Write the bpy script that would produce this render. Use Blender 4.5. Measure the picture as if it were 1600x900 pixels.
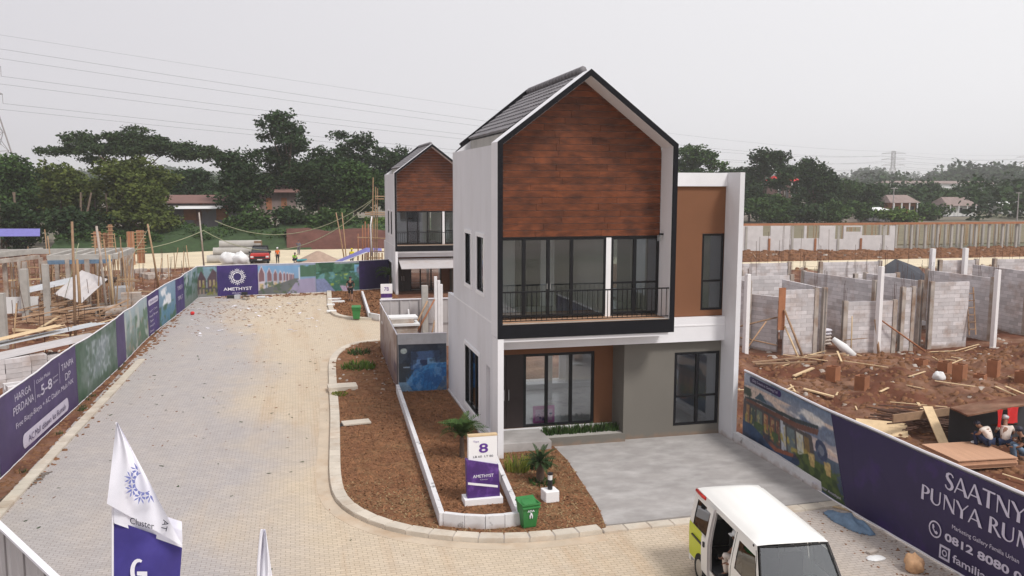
import bpy, math, random
import numpy as np
from mathutils import Vector, Matrix
random.seed(7); RNG = np.random.default_rng(11)
for o in list(bpy.data.objects): bpy.data.objects.remove(o)
S = bpy.context.scene; COL = S.collection
R = math.radians; PI = math.pi
# ------------------------------------------------------------------ camera
F_PX = 1350.2; C0 = np.array([-5.637, -24.425, 8.268])
_y, _p, _r = R(13.940), R(6.899), R(0.150)
FW = np.array([math.sin(_y)*math.cos(_p), math.cos(_y)*math.cos(_p), -math.sin(_p)])
_R = np.array([math.cos(_y), -math.sin(_y), 0.]); _U = np.cross(_R, FW)
RT = _R*math.cos(_r)+_U*math.sin(_r); UP = -_R*math.sin(_r)+_U*math.cos(_r)
cam = bpy.data.cameras.new('camera'); co = bpy.data.objects.new('camera', cam); COL.objects.link(co)
cam.sensor_width = 36; cam.lens = 36*F_PX/1600; cam.clip_start = .1; cam.clip_end = 9000
m = Matrix.Identity(4)
for i in range(3):
    m[i][0] = RT[i]; m[i][1] = UP[i]; m[i][2] = -FW[i]; m[i][3] = C0[i]
co.matrix_world = m; S.camera = co
# ------------------------------------------------------------------ sky
SUN_EL, SUN_AZ = R(52), R(150)          # azimuth measured clockwise from +Y
W = bpy.data.worlds.new('World'); S.world = W; W.use_nodes = True
nt = W.node_tree; nt.nodes.clear()
sk = nt.nodes.new('ShaderNodeTexSky'); sk.sky_type = 'NISHITA'; sk.sun_disc = False
sk.sun_elevation = SUN_EL; sk.sun_rotation = SUN_AZ; sk.dust_density = 4; sk.air_density = 1.5
hs = nt.nodes.new('ShaderNodeHueSaturation'); hs.inputs['Saturation'].default_value = .15
tc = nt.nodes.new('ShaderNodeTexCoord')
dp = nt.nodes.new('ShaderNodeVectorMath'); dp.operation = 'DOT_PRODUCT'; dp.inputs[1].default_value = (.78, -.05, .35)
rp = nt.nodes.new('ShaderNodeValToRGB')
rp.color_ramp.elements[0].position = .0; rp.color_ramp.elements[0].color = (.70, .68, .725, 1)
rp.color_ramp.elements[1].position = 1.; rp.color_ramp.elements[1].color = (1.0, .995, 1.015, 1)
mr = nt.nodes.new('ShaderNodeMapRange'); mr.inputs[1].default_value = -.35; mr.inputs[2].default_value = .75
sc = nt.nodes.new('ShaderNodeVectorMath'); sc.operation = 'SCALE'; sc.inputs['Scale'].default_value = 10.0
mx = nt.nodes.new('ShaderNodeMixRGB'); mx.inputs[0].default_value = .88
bg = nt.nodes.new('ShaderNodeBackground'); bg.inputs[1].default_value = .1
wo = nt.nodes.new('ShaderNodeOutputWorld'); L = nt.links.new
L(sk.outputs[0], hs.inputs['Color']); L(tc.outputs['Generated'], dp.inputs[0]); L(dp.outputs['Value'], mr.inputs[0])
L(mr.outputs[0], rp.inputs[0]); L(rp.outputs[0], sc.inputs[0]); L(hs.outputs[0], mx.inputs[1]); L(sc.outputs[0], mx.inputs[2])
L(mx.outputs[0], bg.inputs[0]); L(bg.outputs[0], wo.inputs[0])
sl = bpy.data.lights.new('sun', 'SUN'); so = bpy.data.objects.new('sun', sl); COL.objects.link(so)
sl.energy = 2.4; sl.angle = R(12); sl.color = (1, .965, .92)
sd = Vector((math.sin(SUN_AZ)*math.cos(SUN_EL), math.cos(SUN_AZ)*math.cos(SUN_EL), math.sin(SUN_EL)))
so.rotation_euler = sd.to_track_quat('Z', 'Y').to_euler()
S.view_settings.view_transform = 'Standard'; S.view_settings.look = 'None'
S.view_settings.exposure = 0.05; S.view_settings.gamma = 1
S.render.engine = 'CYCLES'; S.cycles.max_bounces = 7; S.cycles.transparent_max_bounces = 12; S.cycles.volume_bounces = 2; S.cycles.diffuse_bounces = 5
S.cycles.volume_step_rate = 10

# ------------------------------------------------------------------ helpers
def ray(px, py): return FW+RT*((px-800)/F_PX)-UP*((py-450)/F_PX)
def at(px, py, z=0.):
    d = ray(px, py); t = (z-C0[2])/d[2]; return (float(C0[0]+d[0]*t), float(C0[1]+d[1]*t))
def at3(px, py, z=0.): a = at(px, py, z); return (a[0], a[1], z)
def htop(px, x, y, py):
    d = ray(px, py); return float(C0[2]+d[2]*math.hypot(x-C0[0], y-C0[1])/math.hypot(d[0], d[1]))
def tag(o, label=None, cat=None, group=None, kind=None):
    if label: o['label'] = label
    if cat: o['category'] = cat
    if group: o['group'] = group
    if kind: o['kind'] = kind
    return o
def link(o, parent=None):
    COL.objects.link(o)
    if parent: o.parent = parent
    return o
def empty(name, loc=(0, 0, 0), rz=0, label=None, cat=None, group=None):
    o = bpy.data.objects.new(name, None); o.empty_display_size = .2; o.location = loc; o.rotation_euler = (0, 0, rz)
    COL.objects.link(o); return tag(o, label, cat, group)
def copy_tree(o, parent=None, children=None):
    c = o.copy(); COL.objects.link(c); c.parent = parent
    for ch in list(o.children): copy_tree(ch, c)
    return c
def inst(name, mesh, parent, loc=(0, 0, 0), rot=(0, 0, 0), scale=(1, 1, 1)):
    o = bpy.data.objects.new(name, mesh); o.location = loc; o.rotation_euler = rot; o.scale = scale
    return link(o, parent)
class MB:
    def __init__(s, M=None): s.v = []; s.f = []; s.m = []; s.mi = 0; s.M = M
    def add(s, vs, fs):
        b = len(s.v)
        if s.M is not None: vs = [tuple(s.M @ Vector(v)) for v in vs]
        s.v.extend([tuple(v) for v in vs]); s.f.extend([tuple(b+i for i in f) for f in fs]); s.m.extend([s.mi]*len(fs)); return s
    def box(s, x0, x1, y0, y1, z0, z1):
        return s.add([(x0, y0, z0), (x1, y0, z0), (x1, y1, z0), (x0, y1, z0), (x0, y0, z1), (x1, y0, z1), (x1, y1, z1), (x0, y1, z1)],
            [(0, 3, 2, 1), (4, 5, 6, 7), (0, 1, 5, 4), (1, 2, 6, 5), (2, 3, 7, 6), (3, 0, 4, 7)])
    def bar(s, a, b, w, h=None, up=(0, 0, 1)):      # rectangular bar from a to b
        h = h or w; a = Vector(a); b = Vector(b); d = (b-a).normalized(); u = Vector(up)
        if abs(d.dot(u)) > .98: u = Vector((0, 1, 0))
        r = d.cross(u).normalized(); u = r.cross(d).normalized(); r *= w/2; u *= h/2
        vs = [p+q for p in (a, b) for q in (-r-u, r-u, r+u, -r+u)]
        return s.add([tuple(v) for v in vs], [(0, 1, 2, 3), (7, 6, 5, 4), (0, 4, 5, 1), (1, 5, 6, 2), (2, 6, 7, 3), (3, 7, 4, 0)])
    def tube(s, pts, rs, n=8, cap=True):
        pts = [Vector(p) for p in pts]
        if not hasattr(rs, '__len__'): rs = [rs]*len(pts)
        vs = []; fs = []; prev = None
        for i, p in enumerate(pts):
            d = (pts[min(i+1, len(pts)-1)]-pts[max(i-1, 0)])
            d = d.normalized() if d.length > 1e-9 else Vector((0, 0, 1))
            if prev is None:
                u = Vector((0, 0, 1)) if abs(d.z) < .9 else Vector((1, 0, 0)); r = d.cross(u).normalized()
            else:
                r = (prev-d*prev.dot(d)).normalized()
            prev = r; w = d.cross(r)
            for k in range(n):
                a = 2*PI*k/n; vs.append(tuple(p+(r*math.cos(a)+w*math.sin(a))*rs[i]))
        for i in range(len(pts)-1):
            for k in range(n):
                a = i*n+k; b = i*n+(k+1) % n; fs.append((a, b, b+n, a+n))
        if cap: fs.append(tuple(range(n-1, -1, -1))); fs.append(tuple((len(pts)-1)*n+k for k in range(n)))
        return s.add(vs, fs)
    def prism(s, poly, z0, z1):
        n = len(poly); vs = [(p[0], p[1], z0) for p in poly]+[(p[0], p[1], z1) for p in poly]
        A = sum(poly[i][0]*poly[(i+1) % n][1]-poly[(i+1) % n][0]*poly[i][1] for i in range(n))
        if A < 0: vs = vs[:n][::-1]+vs[n:][::-1]
        return s.add(vs, [tuple(range(n-1, -1, -1)), tuple(range(n, 2*n))]+[(i, (i+1) % n, (i+1) % n+n, i+n) for i in range(n)])
    def ext_y(s, poly, y0, y1):     # polygon in xz extruded along y
        n = len(poly); vs = [(p[0], y0, p[1]) for p in poly]+[(p[0], y1, p[1]) for p in poly]
        A = sum(poly[i][0]*poly[(i+1) % n][1]-poly[(i+1) % n][0]*poly[i][1] for i in range(n))
        if A < 0: vs = vs[:n][::-1]+vs[n:][::-1]
        return s.add(vs, [tuple(range(n)), tuple(range(2*n-1, n-1, -1))]+[(i+n, (i+1) % n+n, (i+1) % n, i) for i in range(n)])
    def ball(s, c, rx, ry=None, rz=None, n=10, k=7, jit=0):
        ry = ry or rx; rz = rz or rx; vs = [(c[0], c[1], c[2]-rz)]; fs = []
        for i in range(1, k):
            t = -PI/2+PI*i/k
            for j in range(n):
                a = 2*PI*j/n; q = 1+random.uniform(-jit, jit)
                vs.append((c[0]+rx*q*math.cos(t)*math.cos(a), c[1]+ry*q*math.cos(t)*math.sin(a), c[2]+rz*q*math.sin(t)))
        vs.append((c[0], c[1], c[2]+rz)); last = len(vs)-1
        for j in range(n):
            fs.append((0, 1+(j+1) % n, 1+j)); fs.append((last, last-n+j, last-n+(j+1) % n))
            for i in range(k-2):
                a = 1+i*n+j; b = 1+i*n+(j+1) % n; fs.append((a, b, b+n, a+n))
        return s.add(vs, fs)
    def mesh(s, name, mats, smooth=False):
        me = bpy.data.meshes.new(name); me.from_pydata(s.v, [], s.f)
        for mt in (mats if isinstance(mats, (list, tuple)) else [mats]): me.materials.append(mt)
        if max(s.m, default=0): me.polygons.foreach_set('material_index', s.m)
        if smooth: me.polygons.foreach_set('use_smooth', [True]*len(me.polygons))
        me.update(); return me
    def build(s, name, mats, parent=None, smooth=False, loc=(0, 0, 0), rot=(0, 0, 0), bevel=0):
        o = bpy.data.objects.new(name, s.mesh(name, mats, smooth)); o.location = loc; o.rotation_euler = rot
        if bevel:
            b = o.modifiers.new('bevel', 'BEVEL'); b.width = bevel; b.segments = 2; b.limit_method = 'ANGLE'
        return link(o, parent)
def npmesh(name, V, Fq, mat, smooth=False):
    V = np.asarray(V, np.float32); Fq = np.asarray(Fq, np.int32); k = Fq.shape[1]
    me = bpy.data.meshes.new(name); me.vertices.add(len(V)); me.vertices.foreach_set('co', V.ravel())
    me.loops.add(Fq.size); me.loops.foreach_set('vertex_index', Fq.ravel())
    me.polygons.add(len(Fq)); me.polygons.foreach_set('loop_start', np.arange(0, Fq.size, k, dtype=np.int32))
    me.polygons.foreach_set('loop_total', np.full(len(Fq), k, np.int32))
    if smooth: me.polygons.foreach_set('use_smooth', np.ones(len(Fq), bool))
    me.materials.append(mat); me.update(calc_edges=True); return me
# value noise
_T = RNG.random((256, 256)).astype(np.float64)
def vnoise(x, y):
    xi = np.floor(x).astype(int); yi = np.floor(y).astype(int); fx = x-xi; fy = y-yi
    fx = fx*fx*(3-2*fx); fy = fy*fy*(3-2*fy)
    a = _T[xi % 256, yi % 256]; b = _T[(xi+1) % 256, yi % 256]; c = _T[xi % 256, (yi+1) % 256]; d = _T[(xi+1) % 256, (yi+1) % 256]
    return (a*(1-fx)+b*fx)*(1-fy)+(c*(1-fx)+d*fx)*fy
def fbm(x, y, o=4):
    s = 0; a = 1; t = 0
    for i in range(o): s = s+a*vnoise(x*2**i+i*17.3, y*2**i+i*9.1); t += a; a *= .5
    return s/t
# ------------------------------------------------------------------ materials
def srgb(r, g, b):
    f = lambda c: (c/255/12.92) if c/255 <= .04045 else ((c/255+.055)/1.055)**2.4
    return (f(r), f(g), f(b))
def mat(name, col, rough=.8, var=.12, scale=3., bump=.0, bscale=40., metal=0., objvar=0., col2=None, c2scale=1., c2pos=(.45, .6), spec=.4, coord='Object', stretch=None, c2detail=6):
    m = bpy.data.materials.new(name); m.use_nodes = True; n = m.node_tree.nodes; l = m.node_tree.links.new
    b = n['Principled BSDF']; b.inputs['Roughness'].default_value = rough; b.inputs['Metallic'].default_value = metal
    b.inputs['Specular IOR Level'].default_value = spec
    if coord == 'World': src = n.new('ShaderNodeNewGeometry').outputs['Position']
    else: tc = n.new('ShaderNodeTexCoord'); src = tc.outputs[coord]
    if stretch:
        mp = n.new('ShaderNodeMapping'); mp.inputs['Scale'].default_value = stretch; l(src, mp.inputs[0]); src = mp.outputs[0]
    base = n.new('ShaderNodeRGB'); base.outputs[0].default_value = (*col, 1); out = base.outputs[0]
    if col2:
        nz = n.new('ShaderNodeTexNoise'); nz.inputs['Scale'].default_value = c2scale; nz.inputs['Detail'].default_value = c2detail; nz.inputs['Roughness'].default_value = .62; l(src, nz.inputs[0])
        r = n.new('ShaderNodeMapRange'); r.inputs[1].default_value = c2pos[0]; r.inputs[2].default_value = c2pos[1]; l(nz.outputs[0], r.inputs[0])
        x = n.new('ShaderNodeMixRGB'); x.inputs[2].default_value = (*col2, 1); l(r.outputs[0], x.inputs[0]); l(out, x.inputs[1]); out = x.outputs[0]
    if var or objvar:
        h = n.new('ShaderNodeHueSaturation'); l(out, h.inputs['Color']); val = None
        if var:
            nz = n.new('ShaderNodeTexNoise'); nz.inputs['Scale'].default_value = scale; nz.inputs['Detail'].default_value = 8; nz.inputs['Roughness'].default_value = .65; l(src, nz.inputs[0])
            r = n.new('ShaderNodeMapRange'); r.inputs[1].default_value = .3; r.inputs[2].default_value = .7; r.inputs[3].default_value = 1-var; r.inputs[4].default_value = 1+var; l(nz.outputs[0], r.inputs[0]); val = r.outputs[0]
        if objvar:
            oi = n.new('ShaderNodeObjectInfo'); r = n.new('ShaderNodeMapRange'); r.inputs[3].default_value = 1-objvar; r.inputs[4].default_value = 1+objvar; l(oi.outputs['Random'], r.inputs[0])
            if val:
                mm = n.new('ShaderNodeMath'); mm.operation = 'MULTIPLY'; l(val, mm.inputs[0]); l(r.outputs[0], mm.inputs[1]); val = mm.outputs[0]
            else: val = r.outputs[0]
        l(val, h.inputs['Value']); out = h.outputs[0]
    l(out, b.inputs['Base Color'])
    if bump:
        nz = n.new('ShaderNodeTexNoise'); nz.inputs['Scale'].default_value = bscale; nz.inputs['Detail'].default_value = 6; l(src, nz.inputs[0])
        bp = n.new('ShaderNodeBump'); bp.inputs['Strength'].default_value = bump; bp.inputs['Distance'].default_value = .02; l(nz.outputs[0], bp.inputs['Height']); l(bp.outputs[0], b.inputs['Normal'])
    return m
def glass_mat(name, tint, refl=.12, dark=.0):
    m = bpy.data.materials.new(name); m.use_nodes = True; n = m.node_tree.nodes; l = m.node_tree.links.new
    n.remove(n['Principled BSDF']); o = n['Material Output']
    t = n.new('ShaderNodeBsdfTransparent'); t.inputs[0].default_value = (*tint, 1)
    g = n.new('ShaderNodeBsdfGlossy'); g.inputs['Roughness'].default_value = .02; g.inputs[0].default_value = (.9, .92, .95, 1)
    fr = n.new('ShaderNodeFresnel'); fr.inputs[0].default_value = 1.5
    a = n.new('ShaderNodeMath'); a.operation = 'MULTIPLY_ADD'; a.inputs[1].default_value = 1.; a.inputs[2].default_value = refl-.04; l(fr.outputs[0], a.inputs[0])
    nz = n.new('ShaderNodeTexNoise'); nz.inputs['Scale'].default_value = 1.3; tc = n.new('ShaderNodeTexCoord'); l(tc.outputs['Object'], nz.inputs[0])
    bp = n.new('ShaderNodeBump'); bp.inputs['Strength'].default_value = .05; l(nz.outputs[0], bp.inputs['Height']); l(bp.outputs[0], g.inputs['Normal'])
    x = n.new('ShaderNodeMixShader'); l(a.outputs[0], x.inputs[0]); l(t.outputs[0], x.inputs[1]); l(g.outputs[0], x.inputs[2]); l(x.outputs[0], o.inputs[0])
    return m
def print_mat(name, rough=.55):
    m = bpy.data.materials.new(name); m.use_nodes = True; n = m.node_tree.nodes; l = m.node_tree.links.new
    b = n['Principled BSDF']; b.inputs['Roughness'].default_value = rough; b.inputs['Specular IOR Level'].default_value = .3
    a = n.new('ShaderNodeAttribute'); a.attribute_name = 'print'; l(a.outputs['Color'], b.inputs['Base Color']); return m
M = {}
M['white'] = mat('white_paint', (.79, .78, .80), .75, .045, .7, .05, 60, col2=(.60, .59, .60), c2scale=.45, c2pos=(.60, .95))
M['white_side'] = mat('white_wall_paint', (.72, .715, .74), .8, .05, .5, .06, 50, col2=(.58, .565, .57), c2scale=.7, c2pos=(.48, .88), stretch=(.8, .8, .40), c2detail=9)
M['white_trim'] = mat('white_trim_paint', (.84, .83, .84), .6, .03, 1, .02)
def splash(m):     # dried soil splashes rising from the ground
    n = m.node_tree.nodes; l = m.node_tree.links.new; b = n['Principled BSDF']; src = b.inputs['Base Color'].links[0].from_socket
    g = n.new('ShaderNodeNewGeometry'); sx = n.new('ShaderNodeSeparateXYZ'); l(g.outputs['Position'], sx.inputs[0]); nz = n.new('ShaderNodeTexNoise'); nz.inputs['Scale'].default_value = 3.2; nz.inputs['Detail'].default_value = 9; l(g.outputs['Position'], nz.inputs[0])
    a = n.new('ShaderNodeMath'); a.operation = 'MULTIPLY_ADD'; a.inputs[1].default_value = -2.6; a.inputs[2].default_value = .45; l(sx.outputs[2], a.inputs[0])
    c = n.new('ShaderNodeMath'); c.operation = 'ADD'; l(a.outputs[0], c.inputs[0]); l(nz.outputs[0], c.inputs[1]); r = n.new('ShaderNodeMapRange'); r.inputs[1].default_value = .45; r.inputs[2].default_value = 1.; r.inputs[4].default_value = .75; l(c.outputs[0], r.inputs[0])
    x = n.new('ShaderNodeMixRGB'); x.inputs[2].default_value = (.30, .19, .125, 1); l(r.outputs[0], x.inputs[0]); l(src, x.inputs[1]); l(x.outputs[0], b.inputs['Base Color'])
M['black'] = mat('black_paint', (.010, .010, .013), .75, .2, 2, spec=.15)
M['frame'] = mat('black_aluminium', (.008, .008, .010), .45, .1, 3, spec=.3)
M['brown'] = mat('brown_wall_paint', (.20, .085, .040), .8, .06, .8, .03, 50)
M['grey_wall'] = mat('grey_wall_paint', (.165, .152, .132), .85, .05, .8, .04, 50)
M['door'] = mat('dark_door', (.028, .018, .018), .5, .15, 4)
M['wood'] = mat('stained_wood', (.160, .047, .018), .5, .4, 3.5, .1, 25, objvar=.16, col2=(.050, .018, .011), c2scale=2.1, c2pos=(.42, .76), stretch=(.8, 1, 1.8), spec=.3)
M['tile'] = mat('roof_tile', (.20, .19, .20), .7, .25, 3, .1, 30, objvar=.15)
M['concrete'] = mat('concrete', (.42, .40, .37), .9, .12, 1.5, .15, 30, col2=(.28, .26, .24), c2scale=.8, c2pos=(.5, .75))
M['concrete_old'] = mat('weathered_concrete', (.42, .37, .33), .95, .22, 2, .25, 20, col2=(.27, .17, .11), c2scale=1.4, c2pos=(.45, .72), coord='World')
M['drive'] = mat('driveway_concrete', (.34, .32, .31), .75, .14, .9, .1, 30, col2=(.47, .45, .44), c2scale=1.1, c2pos=(.44, .74), c2detail=14, stretch=(1, 1.6, 1))
M['kerb'] = mat('kerb_concrete', (.56, .50, .42), .9, .12, 2, .1, 30, objvar=.06, col2=(.42, .31, .22), c2scale=.9, c2pos=(.5, .8), coord='World')
M['planterwall'] = mat('planter_white', (.66, .65, .66), .9, .1, 2, .1, 30, col2=(.12, .12, .12), c2scale=3.5, c2pos=(.60, .72))
M['aac'] = mat('aerated_block', (.60, .57, .575), .95, .10, 3, .15, 60, objvar=.17, col2=(.36, .26, .21), c2scale=.9, c2pos=(.50, .78), coord='World', c2detail=10)
M['aac_far'] = mat('far_block_wall', (.62, .60, .60), .95, .10, 1.2, .1, 10)
M['mortar'] = mat('mortar_joint', (.36, .33, .32), .95, .1, 3)
M['soil'] = mat('red_brown_soil', (.125, .050, .030), .95, .35, 1.3, .7, 9, col2=(.225, .125, .082), c2scale=.45, c2pos=(.45, .60), spec=.15, c2detail=9)
M['mulch'] = mat('mulch_soil', (.18, .085, .045), .95, .4, 5, .6, 25, col2=(.21, .12, .062), c2scale=.9, c2pos=(.46, .66), spec=.1)
M['clod'] = mat('soil_clod', (.20, .10, .055), .95, .35, 2, .3, 20, spec=.1)
M['leaflitter'] = mat('dry_grass_tuft', (.24, .115, .058), .95, .35, 3, spec=.1)
M['leaflitter_g'] = mat('faded_grass_tuft', (.27, .185, .10), .95, .35, 3, spec=.1)
M['cream'] = mat('cream_concrete_road', (.62, .53, .38), .95, .12, .5)
M['farground'] = mat('far_ground', (.22, .18, .15), 1., .3, .05, col2=(.13, .13, .08), c2scale=.02, c2pos=(.4, .6))
M['grass'] = mat('grass_green', (.032, .060, .020), .95, .35, 1.2)
M['field'] = mat('field_green', (.17, .145, .09), .95, .2, .2)
M['timber'] = mat('rough_timber', (.33, .21, .13), .9, .25, 3, .1, 40, objvar=.3, stretch=(1, 1, 1))
M['timber_pale'] = mat('pale_timber', (.58, .43, .26), .85, .15, 3, .1, 40, objvar=.12)
M['bamboo'] = mat('bamboo', (.40, .26, .15), .7, .2, 5, objvar=.2)
M['formwork'] = mat('brown_plywood', (.33, .14, .07), .8, .2, 2, objvar=.15)
M['plywood'] = mat('new_plywood', (.52, .30, .19), .75, .1, 2, .03, 30, objvar=.06, stretch=(.4, 3, 1))
M['rebar'] = mat('rusty_rebar', (.10, .050, .034), .8, .3, 8)
M['galv'] = mat('galvanised_sheet', (.52, .53, .55), .5, .12, 2, metal=.25, col2=(.33, .25, .2), c2scale=1.5, c2pos=(.62, .8))
M['sheet'] = mat('grey_metal_sheet', (.50, .47, .47), .6, .06, 1.2, metal=.1, col2=(.42, .33, .27), c2scale=.9, c2pos=(.55, .9))
M['sheet_edge'] = mat('dark_sheet_rib', (.22, .20, .20), .6, .1, 2)
M['tarp'] = mat('blue_violet_tarp', (.16, .15, .42), .6, .15, 2)
M['print'] = print_mat('printed_vinyl')
M['purple'] = mat('purple_vinyl', srgb(52, 40, 98), .55, .12, .9, col2=srgb(70, 45, 120), c2scale=.9, c2pos=(.45, .8))
M['purple_dark'] = mat('dark_purple_vinyl', srgb(44, 34, 74), .5, .1, .7, col2=srgb(72, 42, 118), c2scale=.8, c2pos=(.56, .85))
M['purple_faded'] = mat('faded_purple_vinyl', srgb(70, 57, 98), .6, .10, .8, col2=srgb(84, 70, 114), c2scale=.8, c2pos=(.45, .8))
M['lett'] = mat('white_lettering', (.78, .76, .82), .6, .04, 2)
M['lett_dim'] = mat('pale_lilac_lettering', (.58, .54, .66), .6, .06, 2)
M['lett_purple'] = mat('purple_lettering', srgb(92, 48, 140), .6, .1, 2)
M['lett_dark'] = mat('dark_lettering', (.03, .03, .05), .6, .1, 2)
M['bluegrey_ink'] = mat('blue_ink', srgb(120, 128, 190), .7, .1, 3)
M['rail'] = mat('white_rail', (.78, .76, .80), .6, .05, 2)
M['vanwhite'] = mat('van_white_paint', (.80, .79, .76), .28, .03, 1, spec=.5)
M['vanlime'] = mat('van_lime_panel', (.56, .62, .02), .35, .05, 1)
M['vanglass'] = glass_mat('van_glass', (.10, .11, .12), .12)
M['windscreen'] = glass_mat('windscreen_glass', (.55, .62, .62), .16)
M['rubber'] = mat('black_rubber', (.015, .015, .016), .8, .1, 3)
M['plastic'] = mat('black_plastic', (.02, .02, .022), .45, .1, 3)
M['chrome'] = mat('steel', (.6, .6, .6), .3, .05, 3, metal=.9)
M['redlamp'] = mat('red_lamp_plastic', (.55, .03, .02), .3, .05, 3)
M['red'] = mat('red_paint', (.50, .04, .035), .4, .1, 2)
M['redcloth'] = mat('red_cloth', (.60, .03, .03), .9, .1, 4)
M['pink'] = mat('pink_card', (.72, .20, .50), .6, .05, 3)
M['glass'] = glass_mat('window_glass', (.88, .91, .92), .13)
M['glass_dark'] = glass_mat('window_glass_tinted', (.50, .55, .57), .15)
M['inner'] = mat('interior_wall', (.72, .72, .72), .9, .04, 1)
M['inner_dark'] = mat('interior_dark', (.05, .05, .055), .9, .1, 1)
M['marble'] = mat('marble_floor', (.62, .61, .60), .25, .08, 1.2, col2=(.45, .44, .44), c2scale=1.5, c2pos=(.55, .7))
M['tilefloor'] = mat('terracotta_tile', (.48, .28, .17), .6, .1, 3)
for k_ in ('white', 'white_side', 'grey_wall', 'planterwall', 'concrete', 'aac', 'pvc') if False else ('white', 'white_side', 'grey_wall', 'planterwall', 'aac'): splash(M[k_])
M['trunk'] = mat('tree_bark', (.13, .095, .07), .95, .3, 4, .3, 20)
M['palmtrunk'] = mat('palm_bark', (.085, .055, .04), .95, .3, 9, .4, 30)
M['bin'] = mat('green_bin_plastic', (.035, .19, .05), .5, .1, 4)
M['skin'] = mat('skin', (.27, .14, .09), .6, .05, 8)
M['cloth_black'] = mat('black_cloth', (.012, .012, .014), .9, .2, 8)
M['cloth_white'] = mat('off_white_cloth', (.70, .62, .56), .9, .12, 6)
M['cloth_orange'] = mat('orange_vest', (.85, .16, .02), .8, .1, 6)
M['cloth_lime'] = mat('lime_shirt', (.30, .75, .06), .8, .1, 6)
M['cloth_yellow'] = mat('yellow_shirt', (.72, .62, .02), .8, .1, 6)
M['cloth_grey'] = mat('grey_clothes', (.13, .13, .17), .9, .1, 6)
M['cloth_navy'] = mat('navy_trousers', (.02, .03, .07), .9, .1, 6)
M['cloth_dots'] = mat('spotted_shirt', (.01, .01, .012), .9, .0, 3, col2=(.6, .6, .55), c2scale=45, c2pos=(.62, .66))
M['cloth_blue'] = mat('crumpled_blue_tarp', (.13, .20, .29), .7, .25, 5)
M['hat_white'] = mat('white_hat', (.8, .8, .8), .5, .03, 6)
M['sandmound'] = mat('grey_sand', (.36, .26, .20), .95, .15, 2)
M['roofred'] = mat('old_red_roof', (.20, .11, .095), .9, .2, 1, stretch=(1, 5, 1))
M['roofgrey'] = mat('old_grey_roof', (.25, .19, .175), .9, .2, .6, stretch=(3, 1, 1))
M['shedwall'] = mat('grey_shed_wall', (.24, .23, .25), .9, .2, .4, col2=(.20, .09, .06), c2scale=.4, c2pos=(.55, .65), stretch=(1, 1, .4))
M['steelgrey'] = mat('pylon_steel', (.33, .30, .30), .7, .1, 1)
M['wire'] = mat('power_line', (.16, .16, .17), .7, 0)
M['rope'] = mat('rope_cable', (.33, .34, .22), .8, .1, 2)
M['pvc'] = mat('white_plastic_sleeve', (.82, .80, .80), .4, .05, 3)
M['flag_white'] = mat('white_flag_cloth', (.80, .79, .86), .8, .05, 3)
M['flag_purple'] = mat('purple_flag_cloth', srgb(66, 58, 132), .8, .12, 3)
def leaf_mat(name, base, dark):
    m = bpy.data.materials.new(name); m.use_nodes = True; n = m.node_tree.nodes; l = m.node_tree.links.new
    b = n['Principled BSDF']; b.inputs['Roughness'].default_value = .8; b.inputs['Specular IOR Level'].default_value = .06
    a = n.new('ShaderNodeAttribute'); a.attribute_name = 'tint'
    x = n.new('ShaderNodeMixRGB'); x.inputs[1].default_value = (*dark, 1); x.inputs[2].default_value = (*base, 1); l(a.outputs['Fac'], x.inputs[0]); l(x.outputs[0], b.inputs['Base Color'])
    return m
M['leaf_olive'] = leaf_mat('olive_leaves', (.115, .140, .036), (.050, .070, .020))
M['leaf_green'] = leaf_mat('green_leaves', (.075, .130, .038), (.026, .052, .018))
M['leaf_dark'] = leaf_mat('dark_leaves', (.048, .082, .032), (.018, .034, .016))
M['leaf_rain'] = leaf_mat('rain_tree_leaves', (.058, .088, .034), (.022, .038, .018))
M['leaf_bright'] = leaf_mat('bright_leaves', (.13, .20, .04), (.045, .09, .02))
M['leaf_yellow'] = leaf_mat('yellow_green_leaves', (.30, .30, .06), (.10, .15, .03))
# ------------------------------------------------------------------ ground and roads
def smooth_path(P, n=8):
    P = [np.array(p, float) for p in P]; out = []
    for i in range(len(P)-1):
        p0 = P[max(i-1, 0)]; p1 = P[i]; p2 = P[i+1]; p3 = P[min(i+2, len(P)-1)]
        for k in range(n):
            t = k/n; out.append(.5*((2*p1)+(-p0+p2)*t+(2*p0-5*p1+4*p2-p3)*t*t+(-p0+3*p1-3*p2+p3)*t**3))
    out.append(P[-1]); return out
def resample(P, step):
    P = [np.array(p, float) for p in P]; d = [0]
    for i in range(1, len(P)): d.append(d[-1]+np.linalg.norm(P[i]-P[i-1]))
    n = max(1, int(round(d[-1]/step))); X = np.array(P)
    return [np.array([np.interp(t, d, X[:, j]) for j in range(X.shape[1])]) for t in np.linspace(0, d[-1], n+1)]
def normals(P):
    N = []
    for i in range(len(P)):
        d = P[min(i+1, len(P)-1)]-P[max(i-1, 0)]; d = d/np.linalg.norm(d); N.append(np.array([d[1], -d[0]]))
    return N
def inpoly(x, y, poly):
    ins = np.zeros(np.shape(x), bool); n = len(poly)
    for i in range(n):
        x1, y1 = poly[i][:2]; x2, y2 = poly[(i+1) % n][:2]
        if y1 == y2: continue
        c = ((y1 > y) != (y2 > y)) & (x < (x2-x1)*(y-y1)/(y2-y1)+x1); ins ^= c
    return ins
MB().box(-2400, 2400, -900, 3200, -.9, -.14).build('ground', M['farground']).__setitem__('kind', 'structure')
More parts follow.
